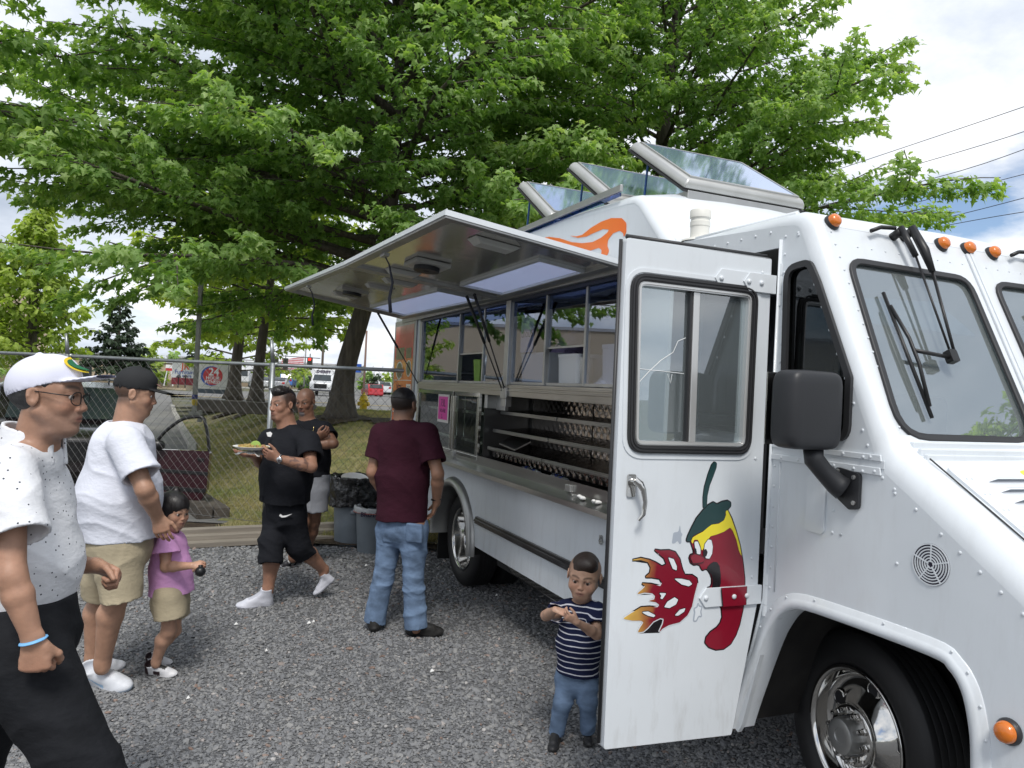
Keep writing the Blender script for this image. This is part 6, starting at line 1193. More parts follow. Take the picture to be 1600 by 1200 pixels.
flame = [(0.536, 1.144), (0.504, 1.138), (0.464, 1.138), (0.435, 1.129), (0.413, 1.102), (0.398, 1.061), (0.385, 1.039), (0.351, 1.037), (0.327, 1.023), (0.323, 1.002), (0.334, 0.961), (0.344, 0.914), (0.363, 0.881), (0.399, 0.856), (0.447, 0.849), (0.475, 0.838), (0.494, 0.822), (0.476, 0.855), (0.473, 0.875), (0.489, 0.879), (0.52, 0.868), (0.543, 0.846), (0.562, 0.833), (0.589, 0.831), (0.578, 0.849), (0.564, 0.868), (0.576, 0.875), (0.615, 0.878), (0.658, 0.888), (0.617, 0.908), (0.579, 0.926), (0.54, 0.926), (0.504, 0.921), (0.496, 0.93), (0.513, 0.941), (0.549, 0.948), (0.521, 0.952), (0.518, 0.965), (0.531, 0.976), (0.566, 0.981), (0.605, 0.975), (0.575, 0.995), (0.564, 1.005), (0.584, 1.017), (0.537, 1.012), (0.496, 1.001), (0.489, 1.014), (0.502, 1.03), (0.538, 1.037), (0.57, 1.038), (0.547, 1.054), (0.544, 1.074), (0.557, 1.095), (0.589, 1.105), (0.64, 1.105), (0.59, 1.113), (0.55, 1.104), (0.522, 1.093), (0.493, 1.077), (0.473, 1.084), (0.486, 1.108), (0.511, 1.126)]
dec('decal_outline', flame, DB, 0, 0.0048, rr=0.004); dec('decal_fire', flame, DFL, 1, rr=0.004)
for h_ in ([(0.468, 1.111), (0.442, 1.103), (0.426, 1.075), (0.425, 1.058), (0.444, 1.066)], [(0.437, 1.028), (0.4, 1.025), (0.363, 1.016), (0.349, 1.002), (0.365, 0.994), (0.399, 1.003)], [(0.475, 0.92), (0.461, 0.94), (0.429, 0.955), (0.412, 0.945), (0.421, 0.927), (0.451, 0.915)], [(0.501, 0.976), (0.468, 0.973), (0.485, 0.951), (0.495, 0.955), (0.49, 0.964)], [(0.425, 0.884), (0.402, 0.905), (0.375, 0.91), (0.382, 0.896), (0.408, 0.883)], [(0.578, 0.908), (0.546, 0.908), (0.512, 0.891), (0.52, 0.885), (0.546, 0.892)]):
    dec('decal_outline', h_, DB, 2, 0.003, rr=0.003); dec('decal_gap', h_, DWH, 3, rr=0.003)
for h_ in ([(0.419, 1.239), (0.424, 1.208), (0.448, 1.205), (0.45, 1.185), (0.453, 1.161), (0.437, 1.164), (0.427, 1.174), (0.416, 1.158), (0.408, 1.163), (0.41, 1.187), (0.404, 1.197), (0.413, 1.206)],): dec('decal_puff', h_, DGY, 0, rr=0.008)
h_ = [(0.316, 0.927), (0.319, 0.909), (0.334, 0.906), (0.33, 0.889), (0.334, 0.855), (0.32, 0.854), (0.31, 0.874), (0.295, 0.869), (0.301, 0.89), (0.295, 0.911), (0.309, 0.912)]; dec('decal_puff', h_, DGY, 0, 0.003, rr=0.008); dec('decal_gap', h_, DWH, 1, -0.003, rr=0.008)
# --- mirror
mr_ = empty('wing_mirror'); mr_.parent = TR
b = MB(); mc = (-4.02, 0.17, 1.705)
def sup(n=8, m=14, sx=0.065, sy=0.122, sz=0.140):
    vs = []; fs = []
    for i in range(m+1):
        for j in range(2*m):
            a, c = math.pi*i/m-math.pi/2, math.pi*j/m; f = lambda q, e: math.copysign(abs(q)**e, q); vs.append((mc[0]+sx*f(math.cos(a), .35)*f(math.cos(c), .45), mc[1]+sy*f(math.cos(a), .30)*f(math.sin(c), .30), mc[2]+sz*f(math.sin(a), .30)))
    for i in range(m):
        for j in range(2*m): k = (j+1) % (2*m); fs.append((i*2*m+j, i*2*m+k, (i+1)*2*m+k, (i+1)*2*m+j))
    return vs, fs
b.add(*sup()); b.build('mirror_housing', PLA, mr_, smooth=True)
b = MB(); b.box(mc[0]+0.0755, mc[0]+0.079, mc[1]-0.115, mc[1]+0.115, mc[2]-0.13, mc[2]+0.13); b.build('mirror_glass', CHROME, mr_)
b = MB(); b.tube([(-4.02, 0.13, 1.565), (-4.02, 0.125, 1.53), (-4.03, 0.09, 1.49), (-4.045, 0.04, 1.445), (-4.06, 0.02, 1.43)], [0.036, 0.036, 0.034, 0.040, 0.045], 12); b.build('mirror_arm', PLA, mr_, smooth=True)
b = MB(); b.prism(rpoly([(-4.015, 1.505), (-4.125, 1.490), (-4.125, 1.365), (-4.085, 1.358), (-4.015, 1.40)], 0.018), (), 0.003, 0.018, side); b.build('mirror_bracket', PLA, mr_, bevel=0.004)
b = MB()
for (x, z) in ((-4.103, 1.475), (-4.107, 1.385), (-4.033, 1.405), (-4.03, 1.49)): b.lathe([(0.008, 0), (0.008, 0.005), (0.001, 0.006)], 10, (x, 0.018, z), (0, 1, 0))
b.build('bracket_bolt', ST2, mr_)
# --- wheels
def tyre_mb(rad, rimr, wdt, dual=False):
    b = MB(); h = wdt/2; b.lathe([(rimr-0.01, h-0.035), (rimr+0.012, h-0.02), (rimr+0.03, h-0.006), (rad-0.09, h+0.002), (rad-0.055, h), (rad-0.03, h-0.006), (rad-0.012, h-0.018)] + sum([[(rad-0.003, h-0.028-q*(wdt-0.06)/5), (rad, h-0.031-q*(wdt-0.06)/5), (rad, h-0.031-(q+0.78)*(wdt-0.06)/5), (rad-0.010, h-0.033-(q+0.8)*(wdt-0.06)/5), (rad-0.010, h-0.033-(q+0.95)*(wdt-0.06)/5)] for q in range(5)], []) + [(rad-0.012, -h+0.02), (rad-0.05, -h), (rimr, -h+0.03), (rimr-0.03, -h+0.05)], 64, ax=(0, 1, 0)); return b
def wheel(name, s_, t_, z_, rot, kind):
    w = empty(name, (s_, t_, z_), rot); w.parent = TR; tyre_mb(0.405, 0.262, 0.225).build('tyre', RUB, w, auto=60)
    if kind == 'front':
        b = MB(); b.lathe([(0.262, 0.088), (0.270, 0.098), (0.266, 0.103), (0.256, 0.100), (0.246, 0.085), (0.240, 0.050), (0.230, 0.030), (0.200, 0.020), (0.175, 0.030), (0.145, 0.062), (0.125, 0.085), (0.118, 0.100), (0.118, 0.106), (0.112, 0.110), (0.085, 0.112), (0.001, 0.112)], 64, ax=(0, 1, 0)); b.build('rim', CHROME, w, smooth=True)
        for k in range(5):
            a = 2*math.pi*k/5+0.45; c = (0.188*math.cos(a), 0.030, 0.188*math.sin(a)); b = MB(); b.lathe([(0.033, 0.0), (0.033, 0.004), (0.0305, 0.008), (0.027, 0.004)], 20, c, (0, 1, 0)); b.cur = 1; b.lathe([(0.031, 0.0045), (0.001, 0.0045)], 20, c, (0, 1, 0)); b.build('hand_hole', [CHROME, DARK], w, smooth=True)
        b = MB(); b.lathe([(0.072, 0.112), (0.072, 0.150), (0.068, 0.162), (0.060, 0.166), (0.030, 0.164), (0.028, 0.160), (0.001, 0.160)], 40, ax=(0, 1, 0)); b.build('hub_cap', ST2, w, auto=35)
        for k in range(10):
            a = 2*math.pi*k/10+0.1; c = (0.096*math.cos(a), 0.111, 0.096*math.sin(a)); b = MB(); b.lathe([(0.015, 0.0), (0.015, 0.010), (0.0115, 0.012), (0.0115, 0.030), (0.008, 0.036), (0.001, 0.037)], 6, c, (0, 1, 0)); b.build('lug_nut', CHROME, w, auto=30)
    else:
        b = MB(); b.lathe([(0.262, 0.088), (0.272, 0.100), (0.268, 0.104), (0.254, 0.100), (0.245, 0.080), (0.238, 0.0), (0.225, -0.030), (0.190, -0.045), (0.12, -0.050), (0.085, -0.045), (0.085, 0.010), (0.078, 0.020), (0.045, 0.022), (0.040, 0.012), (0.001, 0.012)], 64, ax=(0, 1, 0)); b.build('rim', CHROME, w, smooth=True)
        w2 = empty('inner_wheel', (0, -0.27, 0)); w2.parent = w; tyre_mb(0.405, 0.262, 0.225).build('tyre', RUB, w2, auto=60)
    return w
wheel('front_wheel', -3.845, -0.435, 0.403, R(-8), 'front'); wheel('rear_wheel', 0.235, -0.205, 0.403, 0, 'rear')
o = copytree(bpy.data.objects['front_wheel'], TR); o.location = (-3.845, -WID+0.435, 0.403); o.rotation_euler = (0, 0, math.pi-R(8)); o = copytree(bpy.data.objects['rear_wheel'], TR); o.location = (0.235, -WID+0.205, 0.403); o.rotation_euler = (0, 0, math.pi)
b = MB(); b.tube([(-3.85, -0.5, 0.40), (-3.85, -1.25, 0.40)], 0.06, 10); b.tube([(0.235, -0.3, 0.40), (0.235, -1.45, 0.40)], 0.08, 10); b.build('axle', MATS['chassis_black'], TR)
b = MB(); b.box(0.72, 0.74, -0.55, -0.05, 0.12, 0.5); b.build('mud_flap', RUB, TR)
# --- cab interior seen through the glass
b = MB(); b.prism(rrect(-3.30, 1.05, -3.18, 1.75, 0.05), (), -0.75, -0.30, side); b.prism(rrect(-3.62, 1.02, -3.18, 1.14, 0.04), (), -0.75, -0.30, side); b.build('passenger_seat', mat('seat_vinyl', (0.025, 0.025, 0.028), 0.5), TR, bevel=0.02)
b = MB(); b.prism(rrect(-3.30, 1.05, -3.16, 1.80, 0.05), (), -1.50, -1.05, side); b.prism(rrect(-3.62, 1.02, -3.16, 1.14, 0.04), (), -1.50, -1.05, side); b.build('driver_seat', MATS['seat_vinyl'], TR, bevel=0.02)
b = MB(); b.prism([(-4.22, 1.52), (-3.98, 1.50), (-3.93, 1.35), (-3.95, 1.02), (-4.22, 1.02)], (), -WID+0.06, -0.06, side); b.build('dashboard', mat('dash_grey', (0.22, 0.24, 0.25), 0.6), TR, bevel=0.02)
b = MB(); b.tube([(-3.80+0.06*math.sin(a)*0, -1.27+0.2*math.cos(a), 1.52+0.17*math.sin(a)) if False else (-3.84+0.10*math.sin(a), -1.27+0.2*math.cos(a), 1.56+0.16*math.sin(a)) for a in np.linspace(0, 6.283, 33)[:-1]], 0.014, 8, closed=True); b.tube([(-3.84, -1.27, 1.56), (-4.0, -1.27, 1.40)], 0.03, 8); b.build('steering_wheel', MATS['seat_vinyl'], TR, smooth=True)
b = MB(); b.box(-2.64, -2.60, -WID+0.03, -0.95, 0.74, 2.44); b.box(-2.64, -2.60, -0.40, -0.03, 0.74, 2.44); b.build('bulkhead', CREAM, TR)
b = MB(); b.box(-4.30, -3.655, -WID+0.03, -WID+0.05, 0.75, 1.5); b.build('cab_lining', CREAM, TR)

b = MB(); b.prism([(-0.14, 0.36), (-0.62, 0.33), (-0.78, 0.475), (-0.12, 0.47)], (), -0.06, -0.05, wsf); b.build('windscreen_strip', mat('strip_blue', (0.30, 0.46, 0.80), 0.4), TR)  # flat blue strip just inside the windscreen
b = MB(); b.box(-5.30, -5.14, -WID-0.02, 0.02, 0.42, 0.62); b.build('front_bumper', ST2, TR, bevel=0.02)
for t in (-0.25, -WID+0.25):
    b = MB(); b.lathe([(0.11, 0), (0.115, 0.012), (0.10, 0.02), (0.09, 0.02)], 24, (-5.135, t, 0.80), (-1, 0, 0)); h_ = b.build('headlight', CHROME, TR, smooth=True); b = MB(); b.lathe([(0.092, 0.005), (0.08, 0.022), (0.04, 0.03), (0.001, 0.032)], 24, (-5.135, t, 0.80), (-1, 0, 0)); b.build('lens', mat('lamp_clear', (0.7, 0.72, 0.72), 0.1), h_, smooth=True)
_a, _b = (0.216, 0.92), (0.092, 0.912); _z = 0.945
for _n, _m, _g, _l in (('decal_outline', DB, 0.003, 0.0), ('decal_body', DR_, 0.0, 0.0006)):
    b = MB(); b.prism([(_b[0]-_g, _z-0.0375), (_b[0]-_g, _z+0.0375), (_a[0]+_g, _z+0.0375), (_a[0]-0.012+_g, _z-0.0375)], (), -0.0149-_l, -0.0143-_l if _l == 0 else -0.0150, dfr); b.build(_n, _m, DP)

# ---------------------------------------------------------------- bins
BIN = mat('bin_grey', (0.15, 0.175, 0.20), 0.45, spec=0.4, var=0.15, vs=9); BAG = mat('bin_bag_black', (0.010, 0.010, 0.011), 0.22, spec=0.8, bump=0.9, bs=16, bdist=0.03); LIN = mat('bag_clear', (0.62, 0.64, 0.66), 0.25, trans=0.35, bump=0.8, bs=20, bdist=0.02)
def bin_(loc, r, h, label, bag):
    e = empty('bin', loc); tag(e, label, 'bin', 'bins by the fence'); b = MB(); b.lathe([(0.001, 0), (r*0.80, 0), (r*0.82, 0.012), (r*0.96, h*0.86), (r*0.99, h*0.86), (r*1.0, h*0.93), (r*1.03, h*0.94), (r*1.05, h*0.97), (r*1.05, h), (r*0.99, h*1.0), (r*0.95, h*0.9), (r*0.8, 0.03), (0.001, 0.03)], 48); b.build('bin_body', BIN, e, auto=30)
    for s in (-1, 1):
        b = MB(); b.prism(rrect(-0.055, h*0.80, 0.055, h*0.90, 0.02), (), 0, 0.05, lambda x, z, y: (s*(r*0.96+y), x, z)); b.build('bin_handle', BIN, e, bevel=0.008)
    F = Field((-r*1.5, -r*1.5, h*0.3), (r*1.5, r*1.5, h*1.25), (), 0.012, 0.012)
    if bag:
        F.cap((0, 0, h*0.60), (0, 0, h*1.03), r*1.16, r*1.20, k=0.001, flat=True, flata=True); F.cap((0, 0, h*0.88), (0, 0, h*1.3), r*0.92, r*1.05, k=0.02, op='s'); F.noise(0.018, 22, 3); F.noise(0.009, 60, 4, ridge=True, st=(1, 1, 0.5)); F.build('bin_bag', BAG, e)
        b = MB(); b.lathe([(0.001, 0), (r*0.45, 0.004), (r*0.55, 0.018), (r*0.56, 0.02)], 24, (-0.02, -0.05, h*0.985), (0.1, -0.25, 1)); o = b.build('discarded_plate', PAPER, None, smooth=True); o.location = loc; tag(o, 'white paper plate lying in the black-bagged bin', 'plate')
    else:
        F.cap((0, 0, h*0.90), (0, 0, h*1.03), r*1.085, r*1.075, k=0.001, flat=True, flata=True); F.cap((0, 0, h*0.7), (0, 0, h*1.3), r*0.93, r*0.98, k=0.01, op='s'); F.noise(0.006, 30, 3); F.noise(0.004, 70, 4, ridge=True, st=(1, 1, 0.5)); F.build('bin_liner', LIN, e)
        b = MB(); b.tube([(r*1.10*math.cos(t), r*1.10*math.sin(t), h*0.905) for t in np.linspace(0, 6.283, 33)[:-1]], 0.003, 5, closed=True); b.build('liner_cord', mat('cord_red', (0.4, 0.12, 0.1), 0.6), e)
        text('BRUTE', 0.06, INK, e, Matrix.Translation((-0.02, -r*1.045, h*0.845)) @ Matrix.Rotation(R(90), 4, 'X'), ext=0.002, bold=0.002)
    return e
b1 = bin_((-1.613, 8.281, 0), 0.255, 0.70, 'tall grey bin overflowing with a black bin bag', True); b2 = bin_((-1.34, 7.918, 0), 0.200, 0.455, 'small grey bin with a clear liner in front of the black-bagged one', False)
# ---------------------------------------------------------------- hydrant
HY = mat('hydrant_yellow', (0.68, 0.48, 0.02), 0.4, var=0.15, vs=12, coat=0.2); e = empty('fire_hydrant', (-4.599, 24, 0.656)); tag(e, 'yellow fire hydrant on the verge by the road', 'hydrant')
b = MB(); b.lathe([(0.001, 0), (0.17, 0), (0.17, 0.03), (0.12, 0.04), (0.11, 0.12), (0.15, 0.13), (0.15, 0.17), (0.115, 0.18), (0.115, 0.50), (0.15, 0.52), (0.15, 0.56), (0.13, 0.58), (0.11, 0.66), (0.06, 0.72), (0.03, 0.74), (0.03, 0.79), (0.001, 0.79)], 24); b.build('hydrant_body', HY, e, auto=35)
for d, r_, l in (((1, -0.2, 0), 0.055, 0.19), ((-1, 0.2, 0), 0.055, 0.19), ((0.3, -1, 0), 0.075, 0.21)): b = MB(); b.lathe([(r_, 0), (r_, l-0.05), (r_*1.25, l-0.05), (r_*1.25, l-0.01), (r_*0.5, l), (0.001, l+0.03)], 14, (0, 0, 0.42), d); b.build('outlet', HY, e, auto=35)
# ---------------------------------------------------------------- signs and poles
SW = mat('sign_white', (0.58, 0.58, 0.54), 0.5); SR = mat('sign_red', (0.50, 0.03, 0.03), 0.4); SB = mat('sign_blue', (0.02, 0.08, 0.35), 0.4); PWT = mat('print_sign_white', (0.75, 0.75, 0.75), 0.5)
FX = Matrix.Rotation(R(90), 4, 'X')
e = empty('pylon_sign', (-10.133, 26, 1.173)); tag(e, 'low grey sign with a round red and blue emblem reading 24 HOUR FITNESS', 'sign')
b = MB(); b.box(-0.54, 0.54, -0.06, 0.06, 0.08, 0.92); b.build('sign_panel', SW, e, bevel=0.01); b = MB(); b.box(-0.50, 0.54, -0.10, 0.10, -0.06, 0.08); b.build('sign_base', mat('sign_dark', (0.05, 0.07, 0.09), 0.5), e)
for r_, m_, y, x in ((0.36, SB, -0.0615, -0.02), (0.33, SR, -0.0625, 0.03)): b = MB(); b.prism([(x+r_*math.cos(t), 0.53+r_*0.92*math.sin(t)) for t in np.linspace(0, 6.283, 33)[:-1]], (), y-0.002, y, lambda a, c, d: (a, d, c)); em = b.build('emblem', m_, e)
text('24', 0.36, PWT, e, Matrix.Translation((0.06, -0.067, 0.55)) @ FX, bold=0.008); text('HOUR', 0.16, PWT, e, Matrix.Translation((0.03, -0.067, 0.41)) @ FX, bold=0.004); text('FITNESS', 0.15, PWT, e, Matrix.Translation((0.03, -0.067, 0.28)) @ FX, bold=0.004)
e = empty('shop_sign', (-15.308, 36, 1.259)); tag(e, 'white and red shop sign reading JR Furniture beyond the drive', 'sign')
b = MB(); b.box(-0.62, 0.62, -0.05, 0.05, 0.28, 1.02); b.build('sign_panel', PWT, e); b = MB(); b.box(-0.62, 0.62, -0.055, 0.055, -0.05, 0.28); b.build('sign_base', mat('sign_maroon', (0.22, 0.02, 0.03), 0.5), e); text('JR', 0.42, mat('sign_orange', (0.65, 0.10, 0.02), 0.5), e, Matrix.Translation((0.0, -0.056, 0.68)) @ FX, bold=0.01); text('Furniture', 0.26, SB, e, Matrix.Translation((0.0, -0.056, 0.47)) @ FX, bold=0.004); text('& more', 0.2, SB, e, Matrix.Translation((0.0, -0.056, 0.32)) @ FX, bold=0.004)
e = empty('notice_board', (-16.975, 38, 1.097)); tag(e, 'small white and red board on splayed legs left of the shop sign', 'sign'); b = MB(); b.box(-0.17, 0.17, -0.03, 0.03, 0.75, 1.05); b.build('board_panel', SR, e); b = MB(); b.box(-0.17, 0.17, -0.032, 0.032, 0.88, 1.05); b.build('board_heading', PWT, e)
for s in (-1, 1): b = MB(); b.tube([(s*0.10, 0, 0.75), (s*0.22, 0, 0)], 0.03, 6); b.build('leg', PWT, e)
for px, lab in (((-13.023, 30, 1.172), 'left of two small dark drive lights before the shop sign'), ((-12.749, 30, 1.186), 'right of two small dark drive lights before the shop sign')):
    e = empty('drive_light', px); tag(e, lab, 'light', 'drive lights'); b = MB(); b.tube([(0, 0, 0), (0, 0, 0.42)], 0.02, 6); b.build('stem', MATS['black_plastic'], e); b = MB(); b.lathe([(0.09, 0), (0.10, 0.03), (0.02, 0.12), (0.001, 0.12)], 12, (0, 0, 0.40)); b.build('lamp_head', MATS['black_plastic'], e)
e = empty('steel_pole', (-6.788, 16.5, 0.86)); tag(e, 'tall plain grey pole rising from the lawn between the drive and the round sign', 'pole'); b = MB(); b.box(-0.042, 0.042, -0.042, 0.042, 0, 2.86); b.build('pole_shaft', mat('pole_grey', (0.30, 0.30, 0.27), 0.6, var=0.2, vs=4), e, bevel=0.005); b = MB(); b.box(-0.10, 0.10, -0.05, 0.10, -0.02, 0.06); b.box(0.10, 0.16, -0.05, 0.05, -0.15, 0.10); b.build('pole_base', MATS['pole_grey'], e)
b = MB(); b.lathe([(0.055, 0), (0.06, 0.12), (0.05, 0.13)], 10, (0.0, 0.0, 0.20)); b.build('pole_band', mat('band_yellow', (0.55, 0.40, 0.05), 0.6), e); b = MB(); b.lathe([(0.058, 0), (0.06, 0.08), (0.05, 0.09)], 10, (0.0, 0.0, 0.345)); b.build('pole_band', mat('band_blue', (0.03, 0.04, 0.2), 0.6), e); b = MB(); b.box(-0.05, 0.05, -0.05, 0.05, 2.30, 2.36); b.build('pole_clamp', GALV, e)
b = MB(); b.box(-1.3, 1.6, -0.25, 0.25, -0.1, 0.20); o = b.build('planter_edge', mat('planter_dark', (0.15, 0.13, 0.11), 0.85, var=0.4, vs=4), None, bevel=0.02); o.location = (-6.586, 19.5, 0.906); tag(o, 'long low dark timber edging across the lawn behind the tall fence post', 'edging')
for px, h, r_, c, lab in (((-5.967, 31, 0.344), 3.5, 0.055, (0.20, 0.13, 0.11), 'slim brown and white pole right of the big maple trunk'), ((-17.36, 70, 1.451), 5.5, 0.13, (0.10, 0.08, 0.06), 'thin dark pole beyond the road left of the maple trunk'), ((-25.232, 80, 1.14), 5.8, 0.12, (0.16, 0.15, 0.14), 'thin pole beyond the road by the fence post'), ((-24.342, 90, 1.272), 8.2, 0.10, (0.4, 0.4, 0.4), 'pale thin flagpole beyond the road')):
    b = MB(); b.tube([(0, 0, -0.3), (0, 0, h)], [r_, r_*0.7], 8); o = b.build('utility_pole', mat('pole_%d' % int(r_*1000), c, 0.8), None, smooth=True); o.location = px; tag(o, lab, 'pole')
# traffic lights over the junction
for px, lab, red in (((-21.595, 70, 3.106), 'leftmost of three traffic lights over the junction', False), ((-20.718, 70, 3.092), 'middle of three traffic lights over the junction', False), ((-17.449, 66, 3.175), 'right traffic light of the three, showing red', True)):
    e = empty('traffic_light', px); tag(e, lab, 'traffic light', 'traffic lights'); b = MB(); b.box(-0.22, 0.22, -0.12, 0.12, -0.55, 0.55); b.build('signal_box', mat('signal_dark', (0.03, 0.035, 0.02), 0.6), e, bevel=0.03); b = MB(); b.tube([(0, 0, 0.55), (0, 0, 0.85)], 0.04, 6); b.build('hanger', MATS['signal_dark'], e)
    for k in range(3):
        m_ = mat('lamp_dark', (0.03, 0.03, 0.03), 0.3)
        if red and k == 0: m_ = bpy.data.materials.new('red_signal'); m_.use_nodes = True; q = m_.node_tree.nodes['Principled BSDF']; q.inputs['Base Color'].default_value = (0.5, 0.02, 0.02, 1); q.inputs['Emission Color'].default_value = (1, 0.03, 0.02, 1); q.inputs['Emission Strength'].default_value = 2.0
        b = MB(); b.lathe([(0.13, 0), (0.12, 0.03), (0.001, 0.05)], 12, (0, -0.12, 0.36-0.36*k), (0, -1, 0)); b.build('signal_lamp', m_, e)
b = MB(); b.tube([(-24.395, 72, 3.516), (-21.108, 70, 3.832), (-16.091, 64, 3.6)], 0.035, 5); tag(b.build('span_wire', MATS['black_plastic'], None), 'span wire carrying the traffic lights across the junction', 'wire')
e = empty('flag', (-24.38, 89.5, 4.553)); tag(e, 'red and white striped flag hanging from the pale flagpole', 'flag'); b = MB(); n = 12; vs = []
for i in range(n+1):
    for j in range(2): vs.append((-2.6*i/n, 0.15*math.sin(i*1.1), -0.5*math.sin(i/n*1.5)-1.5*j*(0.9)))
b.add(vs, [(2*i, 2*i+2, 2*i+3, 2*i+1) for i in range(n)]); fm = mat('flag_cloth', (0.6, 0.55, 0.55), 0.8); nt = fm.node_tree; w = nt.nodes.new('ShaderNodeTexWave'); w.bands_direction = 'Z'; w.inputs['Scale'].default_value = 1.6; tc = nt.nodes.new('ShaderNodeTexCoord'); nt.links.new(tc.outputs['Object'], w.inputs['Vector']); rp = nt.nodes.new('ShaderNodeValToRGB'); rp.color_ramp.elements[0].position = 0.48; rp.color_ramp.elements[0].color = (0.5, 0.03, 0.05, 1); rp.color_ramp.elements[1].position = 0.52; rp.color_ramp.elements[1].color = (0.7, 0.7, 0.72, 1); nt.links.new(w.outputs[0], rp.inputs[0]); nt.links.new(rp.outputs[0], nt.nodes['Principled BSDF'].inputs['Base Color']); b.build('flag_cloth', fm, e, smooth=True)
# power lines, from far left to near right
wl = [((1150, 318), (1467, 212), (1760, 112)), ((1120, 345), (1490, 240), (1760, 152)), ((1110, 360), (1450, 281), (1760, 178)), ((1150, 392), (1505, 297), (1760, 232)), ((1150, 408), (1450, 347), (1760, 268)), ((1200, 400), (1480, 352), (1760, 305))]
WP = [[(12.881, 46, 13.622), (18.375, 34, 13.99), (19.537, 25, 13.148)], [(11.78, 46, 12.526), (19.064, 34, 13.226), (19.574, 25, 12.31)], [(11.424, 46, 11.93), (17.982, 34, 12.002), (19.597, 25, 11.765)], [(13.018, 46, 10.778), (19.564, 34, 11.626), (19.647, 25, 10.634)], [(13.06, 46, 9.895), (18.069, 34, 10.125), (19.68, 25, 9.88)], [(14.965, 46, 10.261), (18.926, 34, 10.026), (19.713, 25, 9.106)]]
for i, p in enumerate(WP):
    v_ = Vector(p[2])-Vector(p[1]); p = [tuple(Vector(p[0])-(Vector(p[1])-Vector(p[0]))*1.2)]+p+[tuple(Vector(p[2])+v_*2.5)]
    b = MB(); b.tube(catmull(p, 6), 0.016, 5); o = b.build('power_line', MATS['black_plastic'], None); tag(o, ['topmost overhead power line at the right', 'second overhead power line from the top', 'third overhead power line from the top', 'fourth overhead power line from the top', 'fifth overhead power line from the top', 'lowest overhead power line, just above the cab roof'][i], 'power line', 'overhead power lines')
# ---------------------------------------------------------------- vehicles
TYR = RUB; WIN = mat('car_window', (0.03, 0.04, 0.045), 0.08, spec=0.8)
def car(name, label, cat, loc, rz, col, L_=4.5, W_=1.8, H_=1.45, kind='sedan', group=None):
    e = empty(name, loc, rz); tag(e, label, cat, group); m = mat('paint_%d_%d_%d' % tuple(int(c*100) for c in col), col, 0.25, coat=0.6); h = H_; g_ = 0.28
    low = [(-L_/2, g_+0.1), (-L_/2+0.08, g_), (L_/2-0.08, g_), (L_/2, g_+0.12), (L_/2-0.02, h*0.56), (L_/2-0.25, h*0.62)]
    if kind == 'sedan': up = [(L_*0.22, h*0.66), (L_*0.08, h*0.98), (-L_*0.20, h), (-L_*0.36, h*0.70), (-L_/2+0.05, h*0.66)]
    elif kind == 'suv': up = [(L_*0.24, h*0.64), (L_*0.12, h*0.97), (-L_*0.42, h), (-L_/2+0.05, h*0.66)]
    else: up = [(L_*0.24, h*0.60), (L_*0.12, h*0.96), (-L_*0.05, h*0.97), (-L_*0.08, h*0.60), (-L_/2, h*0.60)]
    b = MB(); b.prism(low+up, (), -W_/2, W_/2, side); b.build('body', m, e, bevel=0.09, auto=30)
    gl = [(x*0.985, z-0.045) for x, z in up[:3 if kind != 'sedan' else 4]]; zb = h*0.66
    wp = [(up[0][0]-0.10, zb), (up[1][0]-0.04, h*0.93), (up[2][0]+0.06, h*0.94), ((up[3][0]+0.10) if kind != 'suv' else -L_*0.44, zb)]
    for s in (-1, 1): b = MB(); b.prism(rpoly(wp, 0.06), (), s*(W_/2+0.001), s*(W_/2+0.006), side); b.build('side_window', WIN, e)
    (xa, za), (xb, zb2) = up[0], up[1]; b = MB(); b.add([(xa-0.02, -W_/2+0.14, za+0.045), (xa-0.02, W_/2-0.14, za+0.045), (xb+0.04, W_/2-0.22, zb2-0.02), (xb+0.04, -W_/2+0.22, zb2-0.02)], [(0, 1, 2, 3)]); o = b.build('windscreen', WIN, e); q = o.modifiers.new('solid', 'SOLIDIFY'); q.thickness = 0.03; q.offset = 0
    (xa, za), (xb, zb2) = up[2], up[3]; b = MB(); b.add([(xa-0.06, -W_/2+0.2, za-0.04), (xa-0.06, W_/2-0.2, za-0.04), (xb-0.01, W_/2-0.16, zb2+0.10), (xb-0.01, -W_/2+0.16, zb2+0.10)], [(0, 1, 2, 3)]); o = b.build('rear_window', WIN, e); q = o.modifiers.new('solid', 'SOLIDIFY'); q.thickness = 0.04; q.offset = 0
    for x in (-L_*0.30, L_*0.31):
        for s in (-1, 1): w = empty('wheel', (x, s*(W_/2-0.11), 0.32)); w.parent = e; b = MB(); b.lathe([(0.19, 0.10), (0.30, 0.115), (0.325, 0.08), (0.325, -0.08), (0.30, -0.115)], 20, ax=(0, s, 0)); b.build('tyre', RUB, w, smooth=True); b = MB(); b.lathe([(0.20, 0.105), (0.17, 0.09), (0.001, 0.10)], 12, ax=(0, s, 0)); b.build('rim', ST2, w)
    for s in (-1, 1):
        b = MB(); b.box(L_/2-0.10, L_/2+0.012, s*(W_/2-0.32)-0.17, s*(W_/2-0.32)+0.17, h*0.44, h*0.54); b.build('headlight', mat('lamp_clear', (0.7, 0.72, 0.72), 0.1), e, bevel=0.02); b = MB(); b.box(-L_/2-0.012, -L_/2+0.10, s*(W_/2-0.26)-0.14, s*(W_/2-0.26)+0.14, h*0.48, h*0.62); b.build('tail_light', mat('lamp_red', (0.45, 0.02, 0.02), 0.2), e, bevel=0.02)
    b = MB(); b.box(L_/2-0.05, L_/2+0.015, -W_*0.28, W_*0.28, h*0.36, h*0.52); b.build('grille', MATS['black_plastic'], e); return e
c0 = car('red_car', 'red car driving away on the road right of the hydrant', 'car', (-16.684, 92, 0.066), R(112), (0.40, 0.02, 0.03), 4.4, 1.8, 1.6, 'suv')
